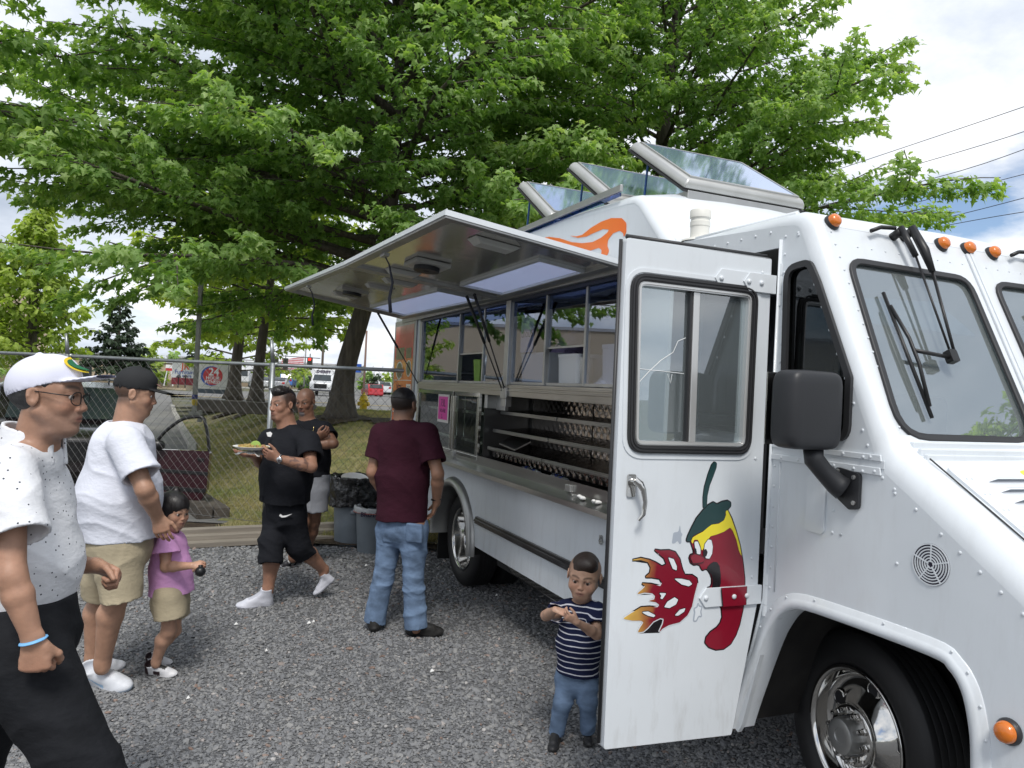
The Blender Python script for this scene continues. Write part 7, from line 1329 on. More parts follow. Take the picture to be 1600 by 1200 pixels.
car('white_car', 'white car half hidden beside the red one', 'car', (-18.937, 112, 0.243), R(112), (0.55, 0.56, 0.58), 4.6, 1.9, 1.8, 'suv')
for px, Y, rz, c, k, lab in (((-34.545, 104.4, 0.271), 0, -75, (0.42, 0.44, 0.46), 'sedan', 'silver car in traffic right behind the fence post'), ((-30.309, 95.7, 0.381), 0, 100, (0.45, 0.47, 0.48), 'sedan', 'pale silver car in the queue'), ((-27.544, 91.3, 0.436), 0, 100, (0.30, 0.31, 0.33), 'sedan', 'grey car in the queue nearest the junction'), ((-32.917, 113.1, 0.568), 0, 98, (0.04, 0.14, 0.42), 'suv', 'blue vehicle in the queue left of the sheriff truck'), ((-23.945, 101.5, 0.546), 0, 80, (0.5, 0.51, 0.52), 'suv', 'white car peeking out right of the sheriff truck')): car('parked_car', lab, 'car', px, R(rz), c, 4.5, 1.8, 1.5 if k == 'sedan' else 1.9, k)
for px, rz, c, k, lab in (((-56.177, 104.4, 0.83), -15, (0.03, 0.10, 0.42), 'sedan', 'blue parked car beyond the drive'), ((-56.666, 107.3, 0.86), 20, (0.45, 0.46, 0.48), 'sedan', 'silver parked car right of the blue one'), ((-55.425, 98.6, 0.595), -10, (0.05, 0.07, 0.06), 'suv', 'dark green parked car left of the blue one'), ((-48.697, 104.4, 1.035), 100, (0.5, 0.5, 0.52), 'sedan', 'white parked car near the notice board'), ((-51.904, 101.5, 0.823), 15, (0.35, 0.04, 0.04), 'suv', 'red parked car near the tan building')): car('parked_car', lab, 'car', px, R(rz), c, 4.5, 1.8, 1.4, k)
# sheriff truck
e = empty('sheriff_truck', (-17.185, 70, 0.351), R(-82)); tag(e, 'white box truck lettered SHERIFF driving towards the camera', 'truck')
VW = mat('vehicle_white', (0.62, 0.63, 0.64), 0.35, coat=0.3)
b = MB(); b.box(-4.4, 0.15, -1.15, 1.15, 0.55, 2.45); b.build('cargo_box', VW, e, bevel=0.06); b = MB(); b.prism([(0.15, 0.45), (2.3, 0.45), (2.3, 1.15), (2.2, 1.25), (1.25, 1.35), (0.75, 2.0), (0.15, 2.0)], (), -0.95, 0.95, side); b.build('cab', VW, e, bevel=0.08, auto=30)
b = MB(); b.add([(1.23, -0.8, 1.40), (1.23, 0.8, 1.40), (0.80, 0.72, 1.93), (0.80, -0.72, 1.93)], [(0, 1, 2, 3)]); o = b.build('windscreen', WIN, e); q = o.modifiers.new('solid', 'SOLIDIFY'); q.thickness = 0.06; q.offset = 0
b = MB(); b.box(2.29, 2.34, -0.55, 0.55, 0.72, 1.12); b.build('grille', MATS['black_plastic'], e, bevel=0.02); b = MB(); b.box(2.28, 2.42, -0.95, 0.95, 0.45, 0.62); b.build('bumper', mat('bumper_dark', (0.06, 0.06, 0.07), 0.5), e, bevel=0.03)
for s in (-1, 1):
    b = MB(); b.box(2.27, 2.335, s*0.75-0.15, s*0.75+0.15, 0.80, 1.08); b.build('headlight', mat('lamp_clear', (0.7, 0.72, 0.72), 0.1), e, bevel=0.02)
    for x in (1.55, -2.9): w = empty('wheel', (x, s*0.85, 0.38)); w.parent = e; b = MB(); b.lathe([(0.2, 0.12), (0.36, 0.13), (0.385, 0.1), (0.385, -0.1), (0.3, -0.12)], 18, ax=(0, s, 0)); b.build('tyre', RUB, w, smooth=True)
    b = MB(); b.box(1.0, 1.1, s*1.05-0.08, s*1.05+0.08, 1.35, 1.75); b.build('wing_mirror', MATS['black_plastic'], e)
FF_ = Matrix(((0, 0, 1, 0), (1, 0, 0, 0), (0, 1, 0, 0), (0, 0, 0, 1)))
text('SHERIFF', 0.36, INK, e, Matrix.Translation((0.155, 0, 2.10)) @ FF_, bold=0.02)
# second box truck
e = empty('delivery_truck', (-33.266, 95, 0.547), R(-80)); tag(e, 'white box truck in traffic between the two maple trunks', 'truck'); b = MB(); b.box(-5, 0, -1.2, 1.2, 0.7, 3.2); b.build('cargo_box', VW, e, bevel=0.05); b = MB(); b.box(0.05, 1.7, -1.0, 1.0, 0.5, 2.2); b.build('cab', VW, e, bevel=0.2); b = MB(); b.box(1.69, 1.72, -0.8, 0.8, 1.3, 1.95); b.build('windscreen', WIN, e)
# ---------------------------------------------------------------- maroon car behind the fence, right front door open
ML_ = (0.030, 0.006, 0.010); e = car('dark_car', 'black car with a maroon door swung open, parked behind the fence', 'car', (-6.75, 11.75, 0.0), R(-59), (0.011, 0.008, 0.009), 4.5, 1.82, 1.50, 'suv')
MAR = mat('maroon_paint', ML_, 0.25, coat=0.6)
b = MB()
for s in (-1, 1): b.tube([(0.5, s*0.62, 1.50), (0.45, s*0.62, 1.56), (-1.6, s*0.62, 1.57), (-1.65, s*0.62, 1.50)], 0.016, 6)
for x in (0.2, -1.2): b.tube([(x, -0.62, 1.565), (x, 0.62, 1.565)], 0.014, 6)
b.build('roof_rack', GALV, e, smooth=True)
dd = empty('door'); dd.parent = e; bpy.context.view_layer.update(); Q = Vector((-4.193, 9.215, 0.16)); Q = Vector((-4.56, 9.75, 0)); dd.matrix_world = Matrix.Translation(((-4.391, 9.55, 0.785)[0], (-4.391, 9.55, 0.785)[1], 0)) @ Matrix.Rotation(R(3), 4, 'Z')
f_ = lambda a, c, d: (a, d, c); DPo = [(0.0, 0.20), (0.60, 0.16), (0.665, 0.30), (0.68, 0.78), (0.0, 0.77)]
b = MB(); b.prism(rpoly(DPo, 0.04), (), -0.03, 0.06, f_); b.build('door_skin', MAR, dd, bevel=0.012, auto=40); b = MB(); b.prism([(0.02, 0.50), (0.675, 0.48), (0.675, 0.52), (0.02, 0.54)], (), -0.042, -0.03, f_); b.prism([(0.02, 0.28), (0.66, 0.26), (0.66, 0.31), (0.02, 0.33)], (), -0.040, -0.03, f_); b.build('door_moulding', MATS['black_plastic'], dd, bevel=0.004)
b = MB(); b.tube(catmull([(0.0, 0.0, 0.84), (0.12, 0.0, 1.0), (0.32, 0.0, 1.16), (0.52, 0.0, 1.20), (0.58, 0.0, 1.17)], 4), 0.022, 8); b.tube(catmull([(0.58, 0.0, 1.18), (0.63, 0, 1.0), (0.665, 0, 0.78)], 4), [0.035]*9, 8, flat=0.5); b.build('window_frame', MATS['black_plastic'], dd, smooth=True)
b = MB(); b.sphere((0.05, -0.09, 0.83), 0.11, 12, 8, (1.0, 0.6, 0.65)); b.build('wing_mirror', MATS['black_plastic'], dd, smooth=True); b = MB(); b.box(0.54, 0.62, -0.05, -0.035, 0.66, 0.69); b.build('handle', MATS['black_plastic'], dd, bevel=0.003)
# ---------------------------------------------------------------- buildings
TAN = mat('tan_render', (0.50, 0.41, 0.30), 0.8, var=0.1, vs=0.6); BLD = mat('pale_roof', (0.40, 0.40, 0.42), 0.5)
def building(label, loc, rz, L_, D_, H_, m, band=(0.25, 0.2, 0.14), doors=()):
    e = empty('building', loc, rz); tag(e, label, 'building'); b = MB(); b.box(-L_/2, L_/2, 0, D_, -1.0, H_); b.build('wall', m, e); b = MB(); b.box(-L_/2-0.15, L_/2+0.15, -0.15, D_+0.15, H_, H_+0.35); b.build('roof_edge', BLD, e); b = MB(); b.box(-L_/2, L_/2, -0.03, 0, 0, 0.9); b.build('plinth', mat('plinth', (0.24, 0.19, 0.13), 0.8), e)
    for x, w, h in doors: b = MB(); b.box(x-w/2, x+w/2, -0.06, -0.02, 0, h); b.build('door', MATS['car_window'], e)
    return e
building('long low tan building far beyond the drive', (-52.0, 96.0, 0.0), R(4), 22, 12, 3.0, TAN, doors=[(6, 3, 2.2), (-2, 3, 2.2)])
building('wide tan store building left of the lot', (-66.0, 56.0, 0.0), R(50), 58, 20, 9.0, TAN, doors=[(-18, 3, 2.6), (-10, 6, 3), (4, 2.5, 2.6), (16, 6, 3)])
building('pale green-roofed building on the skyline at the left', (-80.0, 128.0, 0.0), R(3), 14, 10, 4.5, mat('pale_wall', (0.45, 0.45, 0.42), 0.8))
building('pale low buildings far across the junction', (-46.0, 140.0, 0.0), R(0), 34, 10, 4.6, MATS['pale_wall'], doors=[(0, 4, 2.5), (10, 4, 2.5)])
e = empty('box_sign', (-16.665, 80, 3.243)); tag(e, 'small blue box sign high beside the big maple trunk', 'sign'); b = MB(); b.box(-0.9, 0.9, -0.15, 0.15, -0.45, 0.45); b.build('sign_panel', SB, e); text('MALL', 0.55, PWT, e, Matrix.Translation((0, -0.17, -0.18)) @ FX); b = MB(); b.tube([(0, 0, -0.45), (0, 0, -3.0)], 0.08, 6); b.build('sign_pole', MATS['pole_grey'], e)
# ---------------------------------------------------------------- litter on the gravel
sc = [((-1.81, 5.296, 0), 'scrap of white paper on the gravel left of the burgundy man'), ((-1.447, 4.811, 0), 'white paper scrap lying on open gravel'), ((-1.336, 5.403, 0), 'small white paper scrap left of the dark shoes'), ((-1.313, 5.437, 0), 'tiny folded white scrap beside another scrap'), ((-1.615, 4.051, 0), 'pale chip of paper on the gravel near the girl'), ((-0.39, 4.609, 0), 'thin white paper strip on the gravel'), ((-1.275, 7.19, 0), 'white scrap by the small grey bin'), ((-2.363, 9.725, 0), 'crumpled white wrapper against the fence foot'), ((-0.038, 6.38, 0), 'pale scrap by the rear wheel')]
for i, (p, lab) in enumerate(sc):
    rr = random.Random(i); s = rr.uniform(0.012, 0.022)*(2.0 if i == 7 else 0.7); b = MB(); b.add([(-s, -s*.6, 0.004), (s, -s*.5, 0.012), (s*.8, s*.7, 0.006), (-s*.7, s*.6, 0.016), (0, 0, 0.024)], [(0, 1, 4), (1, 2, 4), (2, 3, 4), (3, 0, 4)]); o = b.build('paper_scrap', PAPER, None); o.location = (p[0], p[1], p[2]+0.012); tag(o, lab, 'scrap', 'paper scraps on the gravel'); o.modifiers.new('solid', 'SOLIDIFY').thickness = 0.001

# ---------------------------------------------------------------- the people
def cloth(name, col, var=0.12, rough=0.85, **kw): return mat(name, col, rough, spec=0.2, var=var, vs=9, bump=0.5, bs=38, bdist=0.006, stretch=(1, 1, 1.6), **kw)
M_WTEE = cloth('white_cotton', (0.68, 0.70, 0.78), 0.06); M_KHAKI = cloth('khaki_twill', (0.42, 0.36, 0.25), 0.14); M_BLK = cloth('black_jersey', (0.012, 0.013, 0.017), 0.2)
M_BURG = cloth('burgundy_pique', (0.045, 0.010, 0.020), 0.2); M_DENIM = cloth('light_denim', (0.20, 0.29, 0.44), 0.55); M_PINK = cloth('pink_cotton', (0.66, 0.34, 0.62), 0.08)
M_GREY = cloth('grey_jersey', (0.25, 0.26, 0.285), 0.1); M_SLATE = cloth('black_twill', (0.014, 0.015, 0.018), 0.3); M_PURP = cloth('lilac_cotton', (0.45, 0.36, 0.55), 0.1)
M_HAIR = mat('black_hair', (0.010, 0.008, 0.008), 0.42, spec=0.5, bump=0.6, bs=90, bdist=0.004, stretch=(1, 1, 0.15)); M_GHAIR = mat('greying_hair', (0.05, 0.05, 0.052), 0.5, bump=0.5, bs=100, bdist=0.004, var=0.6, vs=60)
M_BRAID = mat('brown_hair', (0.028, 0.018, 0.014), 0.5, bump=0.5, bs=120, bdist=0.003); M_ACRY = mat('cap_white', (0.66, 0.67, 0.78), 0.8, bump=0.2, bs=300, bdist=0.001)
M_CAPB = mat('cap_black', (0.015, 0.016, 0.018), 0.8, var=0.3, vs=10, bump=0.2, bs=300, bdist=0.001)
# black speckled white shirt and striped jersey: flat print
def speckle():
    m = cloth('speckled_white_cotton', (0.70, 0.71, 0.74), 0.05); nt = m.node_tree; N = nt.nodes.new; L = nt.links.new; b = nt.nodes['Principled BSDF']
    src = b.inputs['Base Color'].links[0].from_socket; v = N('ShaderNodeTexVoronoi'); v.inputs['Scale'].default_value = 48; v.inputs['Randomness'].default_value = 0.55
    tc = N('ShaderNodeTexCoord'); L(tc.outputs['Object'], v.inputs['Vector']); c = N('ShaderNodeMath'); c.operation = 'LESS_THAN'; L(v.outputs['Distance'], c.inputs[0]); c.inputs[1].default_value = 0.13
    mx = N('ShaderNodeMixRGB'); L(c.outputs[0], mx.inputs[0]); L(src, mx.inputs[1]); mx.inputs[2].default_value = (0.03, 0.035, 0.05, 1); L(mx.outputs[0], b.inputs['Base Color']); return m
M_SPECK = speckle()
def stripes():
    m = cloth('navy_striped_jersey', (0.012, 0.016, 0.05), 0.1); nt = m.node_tree; N = nt.nodes.new; L = nt.links.new; b = nt.nodes['Principled BSDF']
    src = b.inputs['Base Color'].links[0].from_socket; tc = N('ShaderNodeTexCoord'); sp = N('ShaderNodeSeparateXYZ'); L(tc.outputs['Object'], sp.inputs[0])
    nz = N('ShaderNodeTexNoise'); nz.inputs['Scale'].default_value = 9; L(tc.outputs['Object'], nz.inputs['Vector'])
    def mt(op, a, b_):
        n = N('ShaderNodeMath'); n.operation = op
        for i, q in enumerate((a, b_)):
            if isinstance(q, float): n.inputs[i].default_value = q
            else: L(q, n.inputs[i])
        return n.outputs[0]
    z = mt('ADD', sp.outputs[2], mt('MULTIPLY', nz.outputs['Fac'], 0.02)); f = mt('FRACT', mt('MULTIPLY', z, 37.0), 0.0); c = mt('LESS_THAN', f, 0.2)
    mx = N('ShaderNodeMixRGB'); L(c, mx.inputs[0]); L(src, mx.inputs[1]); mx.inputs[2].default_value = (0.6, 0.6, 0.66, 1); L(mx.outputs[0], b.inputs['Base Color']); return m
M_STRIPE = stripes()

def person(label, base):
    r = empty('person', base); tag(r, label, 'person'); return r
def cap_hat(root, org, P, ax, hs, m, brimlen=0.30, tall=0.0, tilt=0.0, res=0.0045):
    F = hair_field(P, ax, hs, None, res); a = lambda r: A(r)*hs
    F.ell(P(0, -0.06, 0.14+tall*0.4), a((0.365, 0.455, 0.395+tall)), ax, k=0.01); F.ell(P(0, 0.14, 0.28+tall), a((0.24, 0.22, 0.19)), ax, 0.12*hs)
    n = -np.array(ax[2])*0.985+np.array(ax[1])*0.13; F.cut(P(0, 0, 0.10), n)
    F.ell(P(0, -0.06, 0.10), a((0.335, 0.425, 0.36)), ax, k=0.005, op='s')
    r_, f_, u_ = ax; f2 = nrm(f_*math.cos(tilt)-u_*math.sin(tilt)); u2 = nrm(np.cross(r_, f2))
    F.ell(P(0, 0.34+brimlen*0.35, 0.135), a((0.30, 0.22+brimlen*0.6, 0.026)), (r_, f2, u2), 0.03*hs)
    F.ell(P(0, -0.06, 0.10), a((0.33, 0.42, 0.30)), ax, k=0.01, op='s')
    F.ell(P(0, -0.06, 0.545+tall*1.25), a((0.035, 0.035, 0.02)), ax, 0.01)
    return F.build('cap', m, root, org=org)

# --- man in white cap, nearest, walking to the right
org = A((-1.334, 2.319, 0)); pr = person('older man in white trucker cap, glasses and speckled white shirt at the left edge', org)
J = dict(head=(-1.408, 2.35, 1.636), hf=(1, 0.10, -0.03), hu=(0.02, 0, 1), neck=(-1.471, 2.38, 1.48), chest=(-1.513, 2.4, 1.294), pelvis=(-1.482, 2.38, 0.903),
         shR=(-1.428, 2.2, 1.414), elR=(-1.35, 2.12, 1.141), wrR=(-1.286, 2.13, 0.965), shL=(-1.609, 2.57, 1.37), elL=(-1.599, 2.66, 1.042), wrL=(-1.368, 2.6, 1.059),
         hdR=(0.10, 0.02, -1), hpR=(-0.15, 1, 0), htR=(1, 0.2, 0), hcR=((1.25, 1.3, 1.3, 1.3), 0.9),
         hdL=(1, -0.05, -0.42), hpL=(-0.25, -0.75, -0.6), htL=(0.2, -0.5, 0.8), hcL=((1.15, 1.2, 1.2, 1.1), 0.35))
o = dict(hs=0.236, skin=(0.34, 0.185, 0.125), h=1.0, limb=0.92, neckr=0.060, fat=0.02, wide=1.0, c=0.0075, f=0.0034, stub=0.25, haircol=(0.12, 0.11, 0.11), brow=(0.05, 0.045, 0.04), scalp=0.0)
F, P, ax = make_skin(pr, J, o, org)
sd = (0.05, 1, 0)
make_torso('shirt', pr, M_SPECK, org, [((-1.534, 2.4, 1.313), 0.190, 0.78), ((-1.512, 2.39, 1.107), 0.195, 0.84), ((-1.512, 2.38, 0.868), 0.200, 0.74)], sd,
    [(J['shR'], (-1.337, 2.13, 1.249)), (J['shL'], (-1.633, 2.66, 1.107))], J['neck'], (J['shR'], J['shL']), 0.060, 0.006, 0.0045, sleeve=(0.068, 0.076), seed=4, nkr=0.082)
Fc = Field(A(J['neck'])-0.14, A(J['neck'])+0.14, (), 0.005, 0.005)     # shirt collar
nk = A(J['neck'])
Fc.cap(nk+A((-0.012, 0, -0.050)), nk+A((0.0, 0, 0.068)), 0.108, 0.084, k=0.001, side=(1, 0, 0), ea=0.95, flat=True, flata=True); Fc.cap(nk+A((-0.012, 0, -0.10)), nk+A((0.004, 0, 0.10)), 0.100, 0.069, k=0.001, side=(1, 0, 0), ea=0.95, op='s')
Fc.ell(nk+A((0.10, 0, -0.02)), (0.06, 0.028, 0.10), k=0.004, op='s'); Fc.cut(nk+A((0, 0, 0.048)), (0.22, 0, 1)); Fc.noise(0.002, 30, 3); Fc.build('collar', M_SPECK, pr, org=org)
make_pants('trousers', pr, M_SLATE, org, (-1.476, 2.37, 0.907), sd, [[((-1.416, 2.28, 0.872), 0.125), ((-1.142, 2.27, 0.466), 0.085), ((-1.057, 2.23, 0.151), 0.10)], [((-1.575, 2.47, 0.799), 0.12), ((-1.687, 2.5, 0.41), 0.085), ((-1.889, 2.5, 0.132), 0.1)]], (0.175, 0.8), 0.19, 0.008, 0.006, seed=12)
Fh = hair_field(P, ax, 0.236, None, 0.004)
Fh.ell(P(0, -0.09, 0.10), A((0.352, 0.432, 0.38))*0.236, ax, 0.01); Fh.ell(P(0, 0.22, -0.25), A((0.5, 0.26, 0.52))*0.236, ax, k=0.01, op='s'); Fh.cut(P(0, 0, -0.20), -np.array(ax[2])); Fh.cut(P(0, 0, 0.2), np.array(ax[2]))
for s in (-1, 1): Fh.ell(P(s*0.38, -0.03, -0.02), A((0.12, 0.12, 0.17))*0.236, ax, k=0.01, op='s')
Fh.noise(0.0015, 110, 5); Fh.build('hair', M_GHAIR, pr, org=org)
ca = math.radians(13); ax0 = ax; ax = (ax[0], nrm(ax[1]*math.cos(ca)+ax[2]*math.sin(ca)), nrm(ax[2]*math.cos(ca)-ax[1]*math.sin(ca))); P0_ = P; P = lambda x, y, z: A(J['head'])+(ax[0]*x+ax[1]*y+ax[2]*z)*0.236
ob = cap_hat(pr, org, P, ax, 0.236, M_ACRY, 0.40, 0.0, 0.0, 0.0038)
b = MB(); r_, f_, u_ = [Vector(q) for q in ax]                                                     # embroidered patch on the front of the cap
def surf_patch(P, hs, pts, off, m, root, org, name, ctr=(0, 0.14, 0.28), rad=(0.24, 0.22, 0.19)):
    b = MB(); vs = [tuple(Vector(P(*p))-Vector(org)) for p in pts]; c = sum((Vector(v) for v in vs), Vector())/len(vs); b.add([tuple(c)]+vs, [(0, 1+i, 1+(i+1) % len(vs)) for i in range(len(vs))]); o_ = b.build(name, m, root); s = o_.modifiers.new('solid', 'SOLIDIFY'); s.thickness = 0.002; return o_
M_GRN = mat('patch_green', (0.01, 0.12, 0.05), 0.7); M_YEL = mat('patch_yellow', (0.75, 0.55, 0.03), 0.7)
surf_patch(P, 0.236, [(0.17*math.cos(a)+0.02, 0.425-0.10*math.sin(a)-0.08*abs(math.cos(a)), 0.335+0.115*math.sin(a)) for a in np.linspace(0, 6.28, 20)[:-1]], 0, M_YEL, pr, org, 'cap_patch')
surf_patch(P, 0.236, [(0.12*math.cos(a)+0.03, 0.437-0.10*math.sin(a)-0.07*abs(math.cos(a)), 0.335+0.085*math.sin(a)) for a in np.linspace(0, 6.28, 20)[:-1]], 0, M_GRN, pr, org, 'cap_emblem'); P = P0_; ax = ax0
M_BLKP = mat('black_plastic', (0.012, 0.012, 0.013), 0.35); M_GLASSC = mat('clear_glass', (0.9, 0.92, 0.92), 0.02, trans=1.0)
b = MB()
for s in (-1, 1):
    ring = [Vector(P(s*0.15+0.115*math.cos(t), 0.415-0.06*abs(math.cos(t)*0.5+s*0.2), -0.02+0.085*math.sin(t)))-Vector(org) for t in np.linspace(0, 6.283, 17)[:-1]]; b.tube(ring, 0.0016, 6, closed=True)
    b.tube([Vector(P(s*0.27, 0.36, 0.02))-Vector(org), Vector(P(s*0.345, 0.25, 0.03))-Vector(org), Vector(P(s*0.365, -0.02, 0.05))-Vector(org)], 0.0018, 6)
b.tube([Vector(P(-0.035, 0.41, 0.0))-Vector(org), Vector(P(0.035, 0.41, 0.0))-Vector(org)], 0.0015, 6); b.build('glasses', M_BLKP, pr, smooth=True)
w = A(J['wrR']); b = MB(); e1, e2 = nrm((1, 0, 0.25)), nrm((0, 1, 0.1)); b.tube([w+A((0.0, 0, 0.0))+e1*0.0315*math.cos(t)+e2*0.029*math.sin(t)-org for t in np.linspace(0, 6.283, 25)[:-1]], 0.0062, 8, closed=True, flat=0.4); b.build('wristband', mat('blue_silicone', (0.17, 0.42, 0.72), 0.45), pr, smooth=True)

# --- man in white T-shirt and black cap, his hand on the girl
org = A((-2.155, 4.216, 0)); pr = person('man in plain white T-shirt, khaki shorts and black cap, hand on the small girl', org)
J = dict(head=(-2.024, 4.15, 1.605), hf=(0.92, 0.36, -0.16), hu=(0.12, 0, 1), neck=(-2.073, 4.15, 1.416), chest=(-2.085, 4.15, 1.263), pelvis=(-2.083, 4.16, 0.882),
         shR=(-1.969, 3.95, 1.352), elR=(-1.834, 3.9, 1.128), wrR=(-1.815, 4.02, 0.967), shL=(-2.21, 4.36, 1.319), elL=(-2.157, 4.5, 1.031), wrL=(-2.075, 4.5, 0.904),
         hdR=(0.28, 0.10, -0.95), hpR=(-0.2, 0.95, 0.05), htR=(1, 0.1, 0.2), hcR=((0.30, 0.35, 0.4, 0.45), 0.1),
         hipR=(-2.04, 4.05, 0.876), knR=(-2.014, 4.06, 0.555), anR=(-2.122, 4.14, 0.154), hipL=(-2.17, 4.28, 0.828), knL=(-2.241, 4.33, 0.473), anL=(-2.291, 4.36, 0.09), bkR=(-1, 0, 0), bkL=(-1, 0, 0))
o = dict(hs=0.236, skin=(0.36, 0.20, 0.135), h=1.0, limb=1.12, neckr=0.070, fat=0.06, wide=1.03, scalp=0.75, hairline=0.3, sideline=-0.22, stub=0.12, c=0.0095, f=0.0045)
F, P, ax = make_skin(pr, J, o, org); sd = (0.4, -0.9, 0)
make_torso('shirt', pr, M_WTEE, org, [((-2.08, 4.15, 1.298), 0.205, 0.78), ((-2.087, 4.15, 1.045), 0.228, 0.90), ((-2.071, 4.15, 0.822), 0.215, 0.90)], sd, [(J['shR'], (-1.857, 3.9, 1.198)), (J['shL'], (-2.174, 4.45, 1.122))], J['neck'], (J['shR'], J['shL']), 0.070, 0.0065, 0.005, sleeve=(0.085, 0.092), seed=21, nkr=0.080)
make_pants('shorts', pr, M_KHAKI, org, (-2.082, 4.16, 0.802), sd, [[((-2.04, 4.07, 0.805), 0.125), ((-1.993, 4.05, 0.515), 0.100)], [((-2.177, 4.26, 0.76), 0.12), ((-2.232, 4.3, 0.456), 0.095)]], (0.19, 0.85), 0.20, 0.0075, 0.005, seed=31)
cap_hat(pr, org, P, ax, 0.236, M_CAPB, 0.40, 0.05, 0.06)
surf_patch(P, 0.236, [(0.13*math.cos(a), 0.40-0.11*math.sin(a)-0.07*abs(math.cos(a)), 0.33+0.10*math.sin(a)) for a in np.linspace(0, 6.28, 16)[:-1]], 0, mat('patch_print', (0.35, 0.2, 0.17), 0.7, var=0.8, vs=60), pr, org, 'cap_patch')
WS = dict(up_c=(0.58, 0.60, 0.64), sole_c=(0.38, 0.45, 0.54), logo=(0.26, 0.40, 0.56), lace=(0.48, 0.49, 0.53))
make_shoe(pr, org, (-2.278, 4.274, 0), (-1.96, 4.17, 0), (-2.122, 4.14, 0.154), **WS); make_shoe(pr, org, (-2.365, 4.379, 0), (-2.171, 4.507, 0), (-2.278, 4.34, 0.134), **WS)

# --- little girl
org = A((-1.912, 4.441, 0)); pr = person('small black-haired girl in pink ruffled top and khaki shorts, standing by the man in khaki', org)
J = dict(head=(-1.869, 4.35, 0.949), hf=(0.86, -0.42, -0.16), hu=(0.1, 0, 1), neck=(-1.903, 4.37, 0.81), chest=(-1.895, 4.37, 0.734), pelvis=(-1.876, 4.37, 0.445),
         shR=(-1.882, 4.28, 0.778), elR=(-1.858, 4.25, 0.651), wrR=(-1.694, 4.2, 0.678), shL=(-1.917, 4.46, 0.741), elL=(-1.881, 4.48, 0.601), wrL=(-1.773, 4.4, 0.606),
         hdR=(1, 0.05, 0.05), hpR=(0, 0.75, -0.6), htR=(0, 0.6, 0.75), hcR=((0.7, 0.8, 0.8, 0.8), 0.5), hipR=(-1.869, 4.32, 0.476), knR=(-1.856, 4.33, 0.277), anR=(-1.936, 4.37, 0.086), hipL=(-1.876, 4.42, 0.45), knL=(-1.878, 4.45, 0.238), anL=(-1.994, 4.52, 0.079), bkR=(-1, 0, 0), bkL=(-1, 0, 0))
o = dict(hs=0.198, skin=(0.40, 0.225, 0.155), h=0.60, limb=1.12, neckr=0.062, fat=0.06, wide=1.05, c=0.008, f=0.0034, hand=1.0, scalp=0.6, hairline=0.28, child=1.0)
F, P, ax = make_skin(pr, J, o, org); sd = (-0.3, -0.95, 0)
def ruffle(F):
    for q in (J['shR'], J['shL']): F.cap(A(q)+A((0, 0, 0.02)), A(q)+A((0.01, -0.012 if q is J['shR'] else 0.012, -0.052)), 0.045, 0.080, 0.012, flat=True, side=(1, 0, 0))
make_torso('top', pr, M_PINK, org, [((-1.895, 4.37, 0.734), 0.102, 0.78), ((-1.881, 4.37, 0.608), 0.112, 0.92), ((-1.87, 4.37, 0.478), 0.125, 0.92)], sd, (), J['neck'], (J['shR'], J['shL']), 0.040, 0.005, 0.0022, seed=41, nkr=0.055, extra=ruffle, fsc=1.6)
make_pants('shorts', pr, M_KHAKI, org, (-1.876, 4.37, 0.456), sd, [[((-1.858, 4.31, 0.473), 0.082), ((-1.841, 4.31, 0.359), 0.082)], [((-1.887, 4.43, 0.439), 0.08), ((-1.871, 4.44, 0.327), 0.08)]], (0.10, 0.9), 0.112, 0.006, 0.003, top=0.05)
hs = 0.198; Fh = hair_field(P, ax, hs, None, 0.0045)
Fh.ell(P(0, -0.08, 0.13), A((0.39, 0.47, 0.42))*hs, ax, 0.01); Fh.cap(P(0, -0.25, 0.0), P(0, -0.30, -0.62), 0.26*hs, 0.20*hs, 0.08*hs)
for s in (-1, 1): Fh.cap(P(s*0.30, 0.02, 0.1), P(s*0.27, -0.06, -0.42), 0.11*hs, 0.10*hs, 0.06*hs)
Fh.ell(P(0, 0.36, -0.16), A((0.27, 0.22, 0.31))*hs, ax, k=0.03*hs, op='s'); Fh.ell(P(0, 0.30, -0.55), A((0.5, 0.42, 0.25))*hs, ax, k=0.02, op='s')
Fh.ell(P(-0.06, -0.16, 0.56), A((0.11, 0.11, 0.09))*hs, ax, 0.02); Fh.noise(0.0016, 75, 3, st=(1, 1, 0.35)); Fh.noise(0.0008, 200, 9, st=(1, 1, 0.1)); Fh.build('hair', M_HAIR, pr, org=org)
b = MB(); b.sphere(tuple(A(P(-0.06, -0.15, 0.50))-org), 0.05*hs, 10, 8, (1.6, 1.6, 0.5)); b.build('hair_tie', M_ACRY, pr, smooth=True)
GS = dict(up_c=(0.6, 0.6, 0.62), sole_c=(0.02, 0.02, 0.02), trim=(0.03, 0.015, 0.018), lace=(0.02, 0.02, 0.02), high=0.012)
make_shoe(pr, org, (-2.012, 4.417, 0), (-1.815, 4.395, 0), (-1.936, 4.36, 0.101), **GS); make_shoe(pr, org, (-2.087, 4.583, 0), (-1.923, 4.574, 0), (-1.99, 4.5, 0.116), **GS)
b = MB(); b.sphere((0, 0, 0), 0.028, 20, 14); b.lathe([(0.012, 0.026), (0.012, 0.034), (0.001, 0.036)], 12); ob = b.build('rubber_ball', M_BLKP, None, smooth=True); ob.location = (-1.639, 4.18, 0.654); tag(ob, 'small black ball held in the hand of the girl in pink', 'ball')

